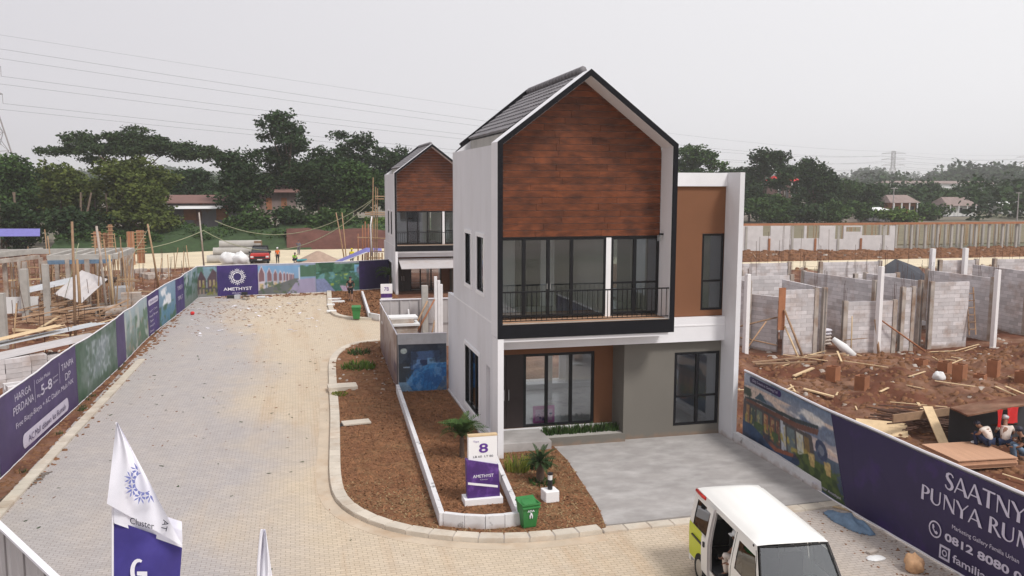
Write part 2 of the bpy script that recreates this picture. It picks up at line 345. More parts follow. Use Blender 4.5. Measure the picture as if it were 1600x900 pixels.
def road_mat():
    m = mat('block_paving', srgb(182, 150, 118), .9, .10, .8, .0); n = m.node_tree.nodes; l = m.node_tree.links.new
    b = n['Principled BSDF']; tc = n.new('ShaderNodeTexCoord'); sx = n.new('ShaderNodeSeparateXYZ'); l(tc.outputs['Object'], sx.inputs[0])
    nz = n.new('ShaderNodeTexNoise'); nz.inputs['Scale'].default_value = .16; nz.inputs['Detail'].default_value = 8; nz.inputs['Roughness'].default_value = .6; l(tc.outputs['Object'], nz.inputs[0])
    # greyer, less muddy paving to the left of the street and on the open front apron
    a = n.new('ShaderNodeMath'); a.operation = 'MULTIPLY_ADD'; a.inputs[1].default_value = -.36; a.inputs[2].default_value = -2.05; l(sx.outputs[0], a.inputs[0])
    yy = n.new('ShaderNodeMath'); yy.operation = 'MULTIPLY_ADD'; yy.inputs[1].default_value = -.028; l(sx.outputs[1], yy.inputs[0]); l(a.outputs[0], yy.inputs[2])
    s = n.new('ShaderNodeMath'); s.operation = 'MULTIPLY_ADD'; s.inputs[1].default_value = 3.2; s.inputs[2].default_value = -1.45; l(nz.outputs[0], s.inputs[0])
    t = n.new('ShaderNodeMath'); t.operation = 'ADD'; t.use_clamp = True; l(yy.outputs[0], t.inputs[0]); l(s.outputs[0], t.inputs[1])
    x2 = n.new('ShaderNodeMapRange'); x2.inputs[1].default_value = 3.2; x2.inputs[2].default_value = 6.5; x2.inputs[4].default_value = .8; l(sx.outputs[0], x2.inputs[0])
    mxm = n.new('ShaderNodeMath'); mxm.operation = 'MAXIMUM'; l(t.outputs[0], mxm.inputs[0]); l(x2.outputs[0], mxm.inputs[1])
    c = n.new('ShaderNodeMixRGB'); c.inputs[1].default_value = (.585, .485, .365, 1); c.inputs[2].default_value = (.43, .395, .385, 1); l(mxm.outputs[0], c.inputs[0])
    # orange mud stains
    n2 = n.new('ShaderNodeTexNoise'); n2.inputs['Scale'].default_value = .45; n2.inputs['Detail'].default_value = 10; n2.inputs['Roughness'].default_value = .68
    mp = n.new('ShaderNodeMapping'); mp.inputs['Scale'].default_value = (2.0, .16, 1); l(tc.outputs['Object'], mp.inputs[0]); l(mp.outputs[0], n2.inputs[0])
    r2 = n.new('ShaderNodeMapRange'); r2.inputs[1].default_value = .5; r2.inputs[2].default_value = .72; r2.inputs[4].default_value = .75; l(n2.outputs[0], r2.inputs[0])
    inv = n.new('ShaderNodeMath'); inv.operation = 'SUBTRACT'; inv.inputs[0].default_value = 1.15; inv.use_clamp = True; l(mxm.outputs[0], inv.inputs[1])
    mm = n.new('ShaderNodeMath'); mm.operation = 'MULTIPLY'; l(r2.outputs[0], mm.inputs[0]); l(inv.outputs[0], mm.inputs[1])
    c2 = n.new('ShaderNodeMixRGB'); c2.inputs[2].default_value = (.50, .35, .22, 1); l(mm.outputs[0], c2.inputs[0]); l(c.outputs[0], c2.inputs[1])
    # pale worn dust
    n3 = n.new('ShaderNodeTexNoise'); n3.inputs['Scale'].default_value = .9; n3.inputs['Detail'].default_value = 10; n3.inputs['Roughness'].default_value = .7; l(tc.outputs['Object'], n3.inputs[0])
    r3 = n.new('ShaderNodeMapRange'); r3.inputs[1].default_value = .45; r3.inputs[2].default_value = .75; r3.inputs[4].default_value = .34; l(n3.outputs[0], r3.inputs[0])
    c3 = n.new('ShaderNodeMixRGB'); c3.inputs[2].default_value = (.60, .52, .44, 1); l(r3.outputs[0], c3.inputs[0]); l(c2.outputs[0], c3.inputs[1])
    # the blocks
    br = n.new('ShaderNodeTexBrick'); br.inputs['Scale'].default_value = 1.; br.inputs['Brick Width'].default_value = .21; br.inputs['Row Height'].default_value = .105
    br.inputs['Mortar Size'].default_value = .008; br.inputs['Mortar Smooth'].default_value = .3; br.inputs['Color1'].default_value = (1, 1, 1, 1); br.inputs['Color2'].default_value = (.85, .85, .85, 1); br.inputs['Mortar'].default_value = (.50, .47, .44, 1)
    l(tc.outputs['Object'], br.inputs['Vector'])
    c4 = n.new('ShaderNodeMixRGB'); c4.blend_type = 'MULTIPLY'; c4.inputs[0].default_value = .8; l(c3.outputs[0], c4.inputs[1]); l(br.outputs['Color'], c4.inputs[2])
    l(c4.outputs[0], b.inputs['Base Color'])
    bp = n.new('ShaderNodeBump'); bp.inputs['Strength'].default_value = .4; bp.inputs['Distance'].default_value = .01; l(br.outputs['Fac'], bp.inputs['Height']); bp.invert = True; l(bp.outputs[0], b.inputs['Normal'])
    return m
tag(MB().box(-14.25, 8.15, -60, 42.6, -.1, 0.).build('road', road_mat()), kind='structure')
tag(MB().prism([(-24, 63.5), (-13, 66.5), (4, 67), (36, 50.5), (110, 49.5), (110, 57.5), (40, 58.5), (5, 86), (-16, 86), (-25, 82)], -.14, .02).build('cross_road', M['cream']), kind='structure')
KOUT = smooth_path([(-1.75, 20.75), (-2.9, 20.25), (-3.79, 18.62), (-4.35, 16.05), (-4.55, 11.43), (-4.68, 6.35), (-4.84, 2.53), (-4.95, -.48), (-4.85, -2.27), (-4.36, -3.58), (-3.53, -4.63), (-2.43, -5.36), (-1.3, -5.78), (-.11, -5.92), (1.21, -5.84)])
KOUT2 = smooth_path([(-3.59, 42.3), (-3.8, 34.2), (-3.63, 30.4), (-2.74, 28.61), (-1.3, 27.95)])
def stones(root, P, w, h, step=.6, mt=None):
    Q = resample(P, step); N = normals(Q)
    for i in range(len(Q)-1):
        a, b = Q[i], Q[i+1]; na, nb = N[i], N[i+1]; g = .006/np.linalg.norm(b-a)
        a2 = a+(b-a)*g; b2 = b-(b-a)*g; dz = random.uniform(-.004, .004)
        # inner side is to the left of the direction of travel
        q = [a2, b2, b2-nb*w, a2-na*w]; c = sum(q)/4
        mb = MB(); t = [(p[0]-c[0], p[1]-c[1]) for p in q]; ch = .03
        low = [(p[0], p[1], 0) for p in t]; mid = [(p[0], p[1], h-ch) for p in t]; topv = [(p[0]*.94, p[1]*.985+.0, h+dz) for p in t]
        mb.add(low+mid+topv, [(0, 1, 5, 4), (1, 2, 6, 5), (2, 3, 7, 6), (3, 0, 4, 7), (4, 5, 9, 8), (5, 6, 10, 9), (6, 7, 11, 10), (7, 4, 8, 11), (8, 9, 10, 11)])
        o = mb.build('kerb_stone', mt or M['kerb'], root, loc=(c[0], c[1], 0))
def strip(P, off0, off1, z0, z1, name, mt):
    Q = resample(P, .7); N = normals(Q); mb = MB()
    for i in range(len(Q)-1):
        q = [Q[i]+N[i]*off0, Q[i+1]+N[i+1]*off0, Q[i+1]+N[i+1]*off1, Q[i]+N[i]*off1]
        mb.add([(p[0], p[1], z) for z in (z0, z1) for p in q], [(4, 5, 6, 7), (0, 1, 5, 4), (1, 2, 6, 5), (2, 3, 7, 6), (3, 0, 4, 7)])
    return mb.build(name, mt)
k1 = tag(strip(KOUT, -.02, -.30, .0, .10, 'kerb', M['mortar']), kind='structure'); stones(k1, KOUT, .33, .12)
k2 = tag(strip(KOUT2, -.02, -.30, .0, .10, 'kerb', M['mortar']), kind='structure'); stones(k2, KOUT2, .33, .14)
DK = [(1.25, -5.84), (4.6, -5.78), (7.95, -5.62)]
k3 = tag(strip(DK, -.03, -.30, .0, .02, 'dropped_kerb', M['mortar']), kind='structure'); stones(k3, DK, .33, .05)
LK = [(-13.28, -4), (-13.22, 5), (-13.12, 12), (-13.05, 18.3)]
k4 = tag(strip([(p[0], p[1]) for p in LK], .28, .03, .0, .05, 'kerb', M['mortar']), kind='structure')
stones(k4, [(p[0]+.32, p[1]) for p in LK], .32, .085, .45)
gm = mat('gutter_concrete', (.52, .43, .33), .9, .12, 1.2, .1, 30, col2=(.42, .28, .17), c2scale=.7, c2pos=(.5, .8))
tag(strip(KOUT, .02, .36, .0, .006, 'gutter', gm), kind='structure')
tag(MB().box(-14.2, -13.34, -6, 42.2, -.02, .012).build('verge', M['soil']), kind='structure')
# islands and lots
GI = [tuple(p-n*.2) for p, n in zip(resample(KOUT, .8), normals(resample(KOUT, .8)))]
garden_poly = GI+[(1.38, -5.6), (1.62, -4.4), (2.0, -.6), (2.0, .9), (0, 1.2), (0, 9), (-1.9, 9), (-1.72, 18.4), (-1.6, 20.6)]
tag(MB().prism(garden_poly, 0, .075).build('garden_soil', M['mulch']), kind='structure')
g2 = [tuple(p-n*.2) for p, n in zip(resample(KOUT2, .8), normals(resample(KOUT2, .8)))]+[(1.2, 28.0), (1.3, 42.3)]
tag(MB().prism(g2, 0, .075).build('garden_soil', M['mulch']), kind='structure')
tag(MB().prism([(1.42, -5.45), (7.86, -5.27), (7.8, 1.05), (1.95, 1.05), (1.95, -.6)], .0, .055).build('driveway', M['drive']), kind='structure')
tag(MB().prism([(-1.9, 9.05), (8.2, 8.95), (8.2, 20.5), (-1.6, 20.5), (-1.72, 18.4)], -.02, .05).build('lot_soil', M['soil']), kind='structure')
tag(MB().prism([(1.3, 28.2), (8.2, 28.2), (8.2, 42), (1.3, 42)], -.02, .05).build('lot_soil', M['soil']), kind='structure')
# construction soil, real relief
def soil_h(x, y):
    x = np.asarray(x, float); y = np.asarray(y, float)
    h = 1.25*(fbm(x*.16+40, y*.16+40, 3)-.45)+.85*(fbm(x*.6+5, y*.6+9, 3)-.5)+.30*(fbm(x*2.6, y*2.6, 2)-.5)
    e = np.clip(np.minimum(np.abs(x-8.3), np.abs(x+14.2))/1.6, 0, 1)
    e = np.where((x > 8.3) | (x < -14.2), e, np.clip((y-43)/3, 0, 1)); h = h*e
    h = np.where((y > 27) | (y < -900), h*.35, h)
    flat = np.clip((np.maximum(np.abs(x-25)/10, np.abs(y-15.2)/4.4)-.85)/.25, 0, 1)   # levelled floor of the block rooms
    h = h*(.25+.75*flat)
    flat2 = np.clip((np.maximum(np.abs(x-14.2)/4.2, np.abs(y+1.2)/4.2)-.8)/.3, 0, 1); h = h*(.15+.85*flat2)
    return np.maximum(h-.02, -.10+.02*vnoise(x*3, y*3))
def sh(x, y): return float(soil_h(np.array([x]), np.array([y]))[0])
def soil_grid(name, x0, x1, y0, y1, st):
    nx = int((x1-x0)/st)+1; ny = int((y1-y0)/st)+1
    X, Y = np.meshgrid(np.linspace(x0, x1, nx), np.linspace(y0, y1, ny)); Z = soil_h(X, Y)
    Z = Z+(RNG.random(Z.shape)-.5)*.05*min(1, st/.3)
    edge = np.minimum.reduce([X-x0, x1-X, Y-y0, y1-Y]); Z = np.where(edge < .01, -.3, Z)
    V = np.stack([X, Y, Z], -1).reshape(-1, 3); i = np.arange(nx*ny).reshape(ny, nx)
    Fq = np.stack([i[:-1, :-1], i[:-1, 1:], i[1:, 1:], i[1:, :-1]], -1).reshape(-1, 4)
    o = link(bpy.data.objects.new(name, npmesh(name, V, Fq, M['soil'], True))); return tag(o, kind='structure')
soil_grid('right_site_soil', 8.32, 46, -16, 27, .2)
soil_grid('right_site_soil', 8.32, 150, 26.6, 49.6, .8)
soil_grid('right_site_soil', 37, 150, 58.2, 72, .8)
soil_grid('left_site_soil', -50, -14.1, -6, 44, .25)
soil_grid('left_site_soil', -60, 36, 43.2, 66.4, .6)
soil_grid('left_site_soil', -60, -24, 66, 92, .8)
# scattered clods, rubble and litter: nobody could count them
def clods(name, n, sampler, s0, s1, mt, zf, flat=.6):
    base = np.array([(-1, -1, -1), (1, -1, -1), (1, 1, -1), (-1, 1, -1), (-.6, -.7, 1), (.7, -.5, 1), (.5, .7, 1), (-.7, .5, 1)], float)*.5
    fc = np.array([(4, 5, 6, 7), (0, 1, 5, 4), (1, 2, 6, 5), (2, 3, 7, 6), (3, 0, 4, 7)])
    XY = sampler(n); n = len(XY); s = RNG.uniform(s0, s1, n)*RNG.uniform(.5, 1, n); a = RNG.uniform(0, 2*PI, n); z = zf(XY[:, 0], XY[:, 1])
    ca, sa = np.cos(a)[:, None], np.sin(a)[:, None]; jit = RNG.uniform(.7, 1.3, (n, 8, 3)); B = base[None]*jit*s[:, None, None]; B[:, :, 2] *= flat
    el = RNG.uniform(.8, 2.0, n)[:, None]
    X = B[:, :, 0]*el*ca-B[:, :, 1]*sa; Yy = B[:, :, 0]*el*sa+B[:, :, 1]*ca
    V = np.stack([X+XY[:, 0:1], Yy+XY[:, 1:2], B[:, :, 2]+z[:, None]], -1).reshape(-1, 3)
    Fq = (fc[None]+(np.arange(n)*8)[:, None, None]).reshape(-1, 4)
    return tag(link(bpy.data.objects.new(name, npmesh(name, V, Fq, mt))), kind='stuff')
def rect(x0, x1, y0, y1, pw=1.):
    return lambda n: np.stack([x0+(x1-x0)*RNG.random(n), y0+(y1-y0)*RNG.random(n)**pw], -1)
def polys(poly, hole=None):
    def f(n):
        P = np.array([p[:2] for p in poly]); a, b = P.min(0), P.max(0); q = a+(b-a)*RNG.random((n, 2)); k = inpoly(q[:, 0], q[:, 1], poly)
        if hole: k &= ~inpoly(q[:, 0], q[:, 1], hole)
        return q[k]
    return f
clods('soil_clods', 9000, rect(8.6, 40, -12, 12, 1), .05, .28, M['clod'], soil_h)
def offroad(x0, x1, y0, y1):
    def f(n): q = rect(x0, x1, y0, y1)(n); return q[(q[:, 1] < 49.8) | (q[:, 1] > 58.6)]
    return f
clods('soil_clods', 6000, offroad(30, 120, 20, 70), .1, .5, M['clod'], soil_h)
clods('soil_clods', 6500, rect(-44, -14.4, -2, 60, 1), .06, .35, M['clod'], soil_h)
clods('soil_clods', 5000, offroad(36, 140, 58.6, 71.5), .15, .9, M['clod'], soil_h)
clods('pale_rubble', 500, offroad(36, 130, 30, 71.5), .1, .6, M['concrete_old'], soil_h)
clods('pale_rubble', 700, rect(8.8, 38, -10, 24, 1), .05, .28, M['concrete_old'], soil_h)
clods('pale_rubble', 900, rect(-44, -14.6, 2, 60, 1), .06, .3, M['concrete_old'], soil_h)
def splinters(name, n, sampler, l0, l1, mt, zf):
    mb = MB(); XY = sampler(n)
    for x, y in XY:
        a = random.uniform(0, PI); L_ = random.uniform(l0, l1); z = float(zf(np.array([x]), np.array([y]))[0])+.05; w = random.uniform(.03, .10)
        mb.bar((x, y, z), (x+math.cos(a)*L_, y+math.sin(a)*L_, z+random.uniform(-.05, .25)), w, .02)
    return tag(mb.build(name, mt), kind='stuff')
splinters('wood_offcuts', 120, rect(9, 36, -8, 12), .3, 2.0, M['timber_pale'], soil_h)
splinters('wood_offcuts', 170, rect(-40, -15, 4, 50), .4, 2.6, M['timber'], soil_h)
splinters('wood_offcuts', 130, rect(-30, -15, 12, 46), .4, 2.2, M['timber_pale'], soil_h)
splinters('wood_offcuts', 160, offroad(36, 110, 22, 70), .6, 4, M['timber'], soil_h)
# dry tufts on the gardens
def tufts(name, n, sampler, s0, s1, mt, z0, slope=.5):
    XY = sampler(n); n = len(XY); a = RNG.uniform(0, 2*PI, n); s = RNG.uniform(s0, s1, n); w = s*RNG.uniform(.15, .4, n); h = s*RNG.uniform(.1, slope, n)
    dx, dy = np.cos(a), np.sin(a); V = np.zeros((n, 4, 3))
    V[:, 0, 0] = XY[:, 0]-dy*w; V[:, 0, 1] = XY[:, 1]+dx*w; V[:, 1, 0] = XY[:, 0]+dy*w; V[:, 1, 1] = XY[:, 1]-dx*w
    V[:, 2, 0] = XY[:, 0]+dx*s+dy*w*.4; V[:, 2, 1] = XY[:, 1]+dy*s-dx*w*.4; V[:, 3, 0] = XY[:, 0]+dx*s-dy*w*.4; V[:, 3, 1] = XY[:, 1]+dy*s+dx*w*.4
    V[:, :2, 2] = z0; V[:, 2:, 2] = (z0+h)[:, None]
    return tag(link(bpy.data.objects.new(name, npmesh(name, V.reshape(-1, 3), np.arange(n*4).reshape(-1, 4), mt))), kind='stuff')
gs = [(p[0]+.0, p[1]) for p in garden_poly]
south = [(-4.6, 9), (-1.9, 9), (0, 9), (0, 1.2), (1.9, .7), (1.9, -.6), (1.3, -5.4), (-4.9, -5.6)]
def south_s(n): q = polys(gs)(n); return q[q[:, 1] < 9.2]
def north_s(n): q = polys(gs)(n); return q[q[:, 1] > 8.6]
def front_s(n): q = polys(gs)(n); k = (q[:, 1] < -.5-2.2*RNG.random(len(q))) | (q[:, 0] > -.1); return q[k]
tufts('mulch_litter', 42000, south_s, .03, .09, M['leaflitter'], .074)
tufts('dry_grass', 22000, front_s, .03, .09, M['leaflitter_g'], .074)
tufts('mulch_litter', 9000, lambda n: polys(g2)(n), .06, .18, M['leaflitter'], .074)
clods('garden_clods', 1500, south_s, .03, .10, M['clod'], lambda x, y: np.full(np.shape(x), .08))
clods('garden_clods', 2600, north_s, .04, .22, M['clod'], lambda x, y: np.full(np.shape(x), .08))
clods('garden_rubble', 260, north_s, .05, .2, M['concrete_old'], lambda x, y: np.full(np.shape(x), .09))
z_road = lambda x, y: np.full(np.shape(x), .004)
clods('road_mud_crumbs', 260, lambda n: np.stack([RNG.uniform(-13, -3.9, n), RNG.uniform(4, 42, n)**1.0], -1), .02, .08, M['clod'], z_road, .35)
clods('road_mud_crumbs', 420, lambda n: np.stack([RNG.uniform(-12, -5, n), RNG.normal(34, 4, n)], -1), .04, .17, M['clod'], z_road, .25)
clods('verge_debris', 1300, lambda n: np.stack([-13.75+np.abs(RNG.normal(0, .28, n))+.5*(RNG.random(n) < .3), RNG.uniform(-2, 41, n)], -1), .04, .2, M['clod'], z_road, .5)
clods('verge_debris', 260, lambda n: np.stack([RNG.uniform(-11.5, -3, n), 41.2+RNG.normal(0, .4, n)], -1), .06, .3, M['clod'], z_road, .4)
clods('kerb_debris', 260, lambda n: np.stack([RNG.uniform(6.2, 7.75, n), RNG.uniform(-16, -5.8, n)], -1), .015, .07, M['clod'], z_road, .4)
clods('kerb_debris', 160, lambda n: np.stack([7.72-np.abs(RNG.normal(0, .25, n)), RNG.uniform(-16, -5.8, n)], -1), .03, .12, M['concrete_old'], z_road, .4)
tufts('road_leaves', 110, lambda n: np.stack([RNG.uniform(-12.5, -3, n), RNG.uniform(-16, 22, n)], -1), .04, .15, M['grass'], .006, .12)
tufts('road_leaves', 70, lambda n: np.stack([RNG.uniform(-12.5, -3, n), RNG.uniform(-16, 32, n)], -1), .04, .13, M['clod'], .006, .12)
tufts('paper_scraps', 90, lambda n: np.stack([RNG.uniform(-12.5, -4, n), RNG.uniform(24, 41, n)], -1), .1, .35, M['lett'], .008, .12)

# ------------------------------------------------------------------ the houses
def holes_wall(mb, plane, c0, c1, u0, u1, z0, z1, holes):
    us = sorted({u0, u1, *[h[0] for h in holes], *[h[1] for h in holes]}); us = [u for u in us if u0 <= u <= u1]
    for i in range(len(us)-1):
        a, b = us[i], us[i+1]; seg = [(z0, z1)]
        for h in holes:
            if h[0] <= a+1e-6 and h[1] >= b-1e-6:
                ns = []
                for s0, s1 in seg:
                    if h[2] > s0: ns.append((s0, min(h[2], s1)))
                    if h[3] < s1: ns.append((max(h[3], s0), s1))
                seg = [q for q in ns if q[1] > q[0]]
        for s0, s1 in seg:
            if plane == 'x': mb.box(c0, c1, a, b, s0, s1)
            else: mb.box(a, b, c0, c1, s0, s1)
    return mb
def frame_y(mb, x0, x1, z0, z1, y0, y1, t):     # rectangular frame in a wall facing -y, butted pieces
    mb.box(x0, x0+t, y0, y1, z0, z1); mb.box(x1-t, x1, y0, y1, z0, z1); mb.box(x0+t, x1-t, y0, y1, z1-t, z1); mb.box(x0+t, x1-t, y0, y1, z0, z0+t); return mb
def window_y(parent, x0, x1, z0, z1, y, mullx=(), transz=None, t=.07, glass='glass', name='window'):
    w = frame_y(MB(), x0, x1, z0, z1, y, y+.07, t).build(name, M['frame'], parent)
    xs = [x0]+list(mullx)+[x1]
    for mxx in mullx: MB().box(mxx-.05, mxx+.05, y-.012, y+.075, z0+t, z1-t).build('mullion', M['frame'], w)
    for i in range(len(xs)-1):
        a = xs[i]+(t if i == 0 else .05); b = xs[i+1]-(t if i == len(xs)-2 else .05)
        zz = [z0+t, z1-t] if transz is None else [z0+t, transz-.03, transz+.03, z1-t]
        if transz is not None: MB().box(a, b, y-.006, y+.07, transz-.03, transz+.03).build('transom', M['frame'], w)
        for k in range(0, len(zz), 2): MB().box(a, b, y+.03, y+.036, zz[k], zz[k+1]).build('pane', M[glass], w)
    return w
def gable(W_, H_, A_, t, bot, tb):
    k = (A_-H_)/(W_/2); ln = math.hypot(1, k); dz = t*ln      # inner offset of slope
    out = [(0, bot), (W_, bot), (W_, H_), (W_/2, A_), (0, H_)]
    inn = [(t, bot+tb), (W_-t, bot+tb), (W_-t, H_-dz+k*t), (W_/2, A_-dz), (t, H_-dz+k*t)]
    return out, inn
def ring(mb, out, inn, y0, y1, mi_face, mi_out, mi_in):
    n = len(out)
    for i in range(n):
        j = (i+1) % n; a, b, c, d = out[i], out[j], inn[j], inn[i]
        mb.mi = mi_face; mb.add([(a[0], y0, a[1]), (b[0], y0, b[1]), (c[0], y0, c[1]), (d[0], y0, d[1])], [(0, 1, 2, 3)])
        mb.add([(a[0], y1, a[1]), (b[0], y1, b[1]), (c[0], y1, c[1]), (d[0], y1, d[1])], [(3, 2, 1, 0)])
        mb.mi = mi_out; mb.add([(a[0], y0, a[1]), (b[0], y0, b[1]), (b[0], y1, b[1]), (a[0], y1, a[1])], [(3, 2, 1, 0)])
        mb.mi = mi_in; mb.add([(c[0], y0, c[1]), (d[0], y0, d[1]), (d[0], y1, d[1]), (c[0], y1, c[1])], [(3, 2, 1, 0)])
def house(x, y, z, label, detail=True):
    h = empty('show_house', (x, y, z), 0, label, 'house')
    W_, H_, A_ = 5.6, 9.46, 11.59
    wins = [(1.95, 3.27, 4.70, 6.70), (4.0, 5.28, 4.70, 6.70), (2.7, 5.4, .42, 2.76), (1.16, 1.78, .52, 2.60)]
    mb = MB(); iw = [(a+.13, b-.13, c+.13, d-.13) for a, b, c, d in wins[:3]]+[wins[3]]
    holes_wall(mb, 'x', .03, .18, .72, 7.45, 0, 9.40, iw); mb.box(.03, .18, 7.45, 8.8, 0, 4.03); mb.box(-.0, .18, .73, 8.86, -.02, .16)
    mb.box(.16, .178, 1.16, 1.78, .52, 2.6)
    mb.build('left_wall', M['white_side'], h)
    for i, (a, b, c, d) in enumerate(wins[:3]):
        w = MB()
        w.box(.0, .10, a, a+.13, c, d); w.box(.0, .10, b-.13, b, c, d); w.box(.0, .10, a+.13, b-.13, d-.13, d); w.box(.0, .10, a+.13, b-.13, c, c+.13)
        wo_ = w.build('window', M['white_trim'], h)
        MB().box(.10, .14, a+.13, b-.13, c+.13, d-.13).build('pane', M['glass'], wo_)
        f = MB(); t = .05; a2, b2, c2, d2 = a+.13, b-.13, c+.13, d-.13
        f.box(.07, .10, a2, a2+t, c2, d2); f.box(.07, .10, b2-t, b2, c2, d2); f.box(.07, .10, a2+t, b2-t, d2-t, d2); f.box(.07, .10, a2+t, b2-t, c2, c2+t)
        if i == 2:
            for q in (.33, .66): f.box(.06, .10, a2+(b2-a2)*q-.05, a2+(b2-a2)*q+.05, c2+t, d2-t)
        f.build('window_frame', M['frame'], wo_)
    MB().box(.022, .03, .72, 7.45, 4.03, 4.07).build('string_course', M['white_trim'], h)
    # gable portal: black edge, white body
    out, inn = gable(W_, H_, A_, .15, 3.71, .40)
    mb = MB(); ring(mb, out, inn, .0, .05, 0, 0, 0); mb.build('black_frame_edge', M['black'], h)
    out2, inn2 = gable(W_, H_, A_, .16, 3.72, .40)
    mb = MB(); ring(mb, [(a, b) for a, b in out2], inn2, .052, .88, 0, 0, 1); mb.build('gable_frame', [M['white'], M['white']], h)
    MB().box(0, .18, .0, .72, 0, 3.705).build('front_pier', M['white'], h)
    # balcony
    bf = MB().box(.17, W_-.17, .052, 2.4, 4.085, 4.125).build('balcony_floor', M['tilefloor'], h)
    MB().box(.17, W_-.17, .055, .10, 4.126, 4.15).build('balcony_kerb', M['concrete'], h)
    rl = MB().box(.15, W_-.15, .075, .115, 5.06, 5.10); rl.box(.15, W_-.15, .08, .11, 4.20, 4.225)
    rl = rl.build('railing', M['frame'], h)
    bme = MB().box(-.009, .009, -.009, .009, 4.225, 5.06).mesh('baluster', M['frame'])
    nb = 33
    for i in range(nb): inst('baluster', bme, rl, (.24+(W_-.48)*i/(nb-1), .095, 0))
    # wood cladding: planks clipped to the gable
    zb, t = 6.66, .2; back = MB().ext_y([(.155, zb), (W_-.155, zb), (W_-.155, 9.40), (W_/2, 11.43), (.155, 9.40)], .915, .93).build('cladding', M['mortar'], h)
    k = (11.43-9.40)/(W_/2-.155)
    def xl(zz): return .16 if zz <= 9.40 else .16+(zz-9.40)/k
    row = 0; zc = zb
    while zc < 11.3:
        z1 = min(zc+t-.013, 11.34); a0, a1 = xl(zc), xl(z1); L0 = W_-2*a0
        cuts = [0, 1] if L0 < 1.8 else ([0, random.uniform(.3, .7), 1] if L0 < 3.6 else [0, random.uniform(.2, .42), random.uniform(.56, .82), 1])
        for i in range(len(cuts)-1):
            xa0 = a0+L0*cuts[i]; xb0 = a0+L0*cuts[i+1]
            xa1 = a1 if i == 0 else xa0; xb1 = W_-a1 if i == len(cuts)-2 else xb0
            if xb1 <= xa1: continue
            dy = random.uniform(0, .006)
            MB().ext_y([(xa0, zc), (xb0-.007, zc), (xb1-.007, z1), (xa1, z1)], .885-dy, .914).build('plank', M['wood'], back)
        zc += t; row += 1
    MB().box(.165, W_-.165, .885, .95, 6.62, 6.655).build('lintel_trim', M['frame'], h)
    # upper glazing
    window_y(h, .17, 3.66, 4.19, 6.615, .90, (1.02, 1.79, 2.54), None, .06)
    MB().box(3.665, 3.83, .90, 1.05, 4.13, 6.615).build('white_post', M['white_trim'], h)
    window_y(h, 3.835, W_-.17, 4.19, 6.615, .90, (4.62,), 5.19, .07, 'glass_dark')
    if detail:
        for xx in (1.75, 1.86):
            MB().box(xx-.012, xx+.012, .865, .885, 5.05, 5.22).build('door_handle', M['chrome'], h)
        lm = MB().box(-.02, .10, -.04, .04, -.02, .04).build('wall_lamp', M['plastic'], h, loc=(W_-.27, .62, 6.70))
        MB().tube([(-.03, 0, -.02), (-.03, 0, -.2)], .05, 10).build('lamp_shade', M['glass'], lm)
    # rooms: upper
    rm = MB(); rm.box(.2, 5.4, 6.9, 7.0, 4.13, 5.0) ; holes_wall(rm, 'y', 7.0, 7.1, .2, 5.4, 4.13, 6.9, [(3.35, 4.75, 4.13, 6.35)]) if False else None
    rm = MB(); holes_wall(rm, 'y', 7.0, 7.12, .19, 5.40, 4.13, 6.85, [(3.62, 4.6, 4.95, 6.4)])
    rm.box(3.72, 3.78, 1.06, 6.99, 4.13, 6.85); rm.box(.19, 5.4, 1.0, 7.12, 6.86, 6.95); rm.box(2.74, 2.80, 3.6, 6.99, 4.13, 6.85); rm.box(.19, 2.73, 3.6, 3.7, 4.13, 6.85)  # left partition set close behind the glass, shaped to catch more daylight
    rm.build('upper_room_walls', M['inner'], h)
    MB().box(.19, 5.4, 2.41, 7.4, 4.06, 4.12).build('upper_floor', M['marble'], h)
    MB().box(1.42, 2.3, 3.57, 3.595, 4.13, 6.5).build('doorway_gloom_panel', M['inner_dark'], h)  # dark panel on the solid wall paints the gloom of an open doorway
    # ground floor recess
    MB().box(.185, 7.78, .86, 1.06, 3.215, 3.995).build('white_beam', M['white'], h)
    MB().box(.185, 5.43, .055, .855, 3.60, 3.70).build('soffit', M['white'], h)
    MB().box(5.62, 7.78, .845, .858, 3.72, 3.76).build('beam_groove', M['white_trim'], h)
    gw = MB(); holes_wall(gw, 'y', 1.075, 1.24, 4.40, 7.78, 0, 3.21, [(6.14, 7.74, .385, 2.83)]); gw.box(4.40, 4.55, 1.241, 2.10, 0, 3.21); gw.build('grey_wall', M['grey_wall'], h)
    window_y(h, 6.15, 7.73, .39, 2.825, 1.085, (6.96,), 1.36, .08)
    bw = MB(); holes_wall(bw, 'y', 2.10, 2.25, .185, 4.55, .0, 3.40, [(.19, 3.76, .36, 2.80)]); bw.build('brown_recess_wall', M['brown'], h)
    MB().box(.185, 4.39, 1.07, 2.09, 3.41, 3.5).build('recess_soffit', M['brown'], h)
    window_y(h, 1.34, 3.755, .365, 2.795, 2.12, (2.12, 2.95), None, .09)
    for xx in (.195, .78):
        d = MB().box(xx, xx+.575, 2.13, 2.18, .37, 2.79).build('door', M['door'], h)
        if xx > .5 or True: MB().tube([(xx+(.5 if xx < .5 else .07), 2.10, 1.3), (xx+(.5 if xx < .5 else .07), 2.10, 1.65)], .014, 6).build('door_handle', M['chrome'], d)
    MB().box(.185, 4.39, 1.98, 2.095, .0, .36).build('white_sill', M['white_trim'], h)
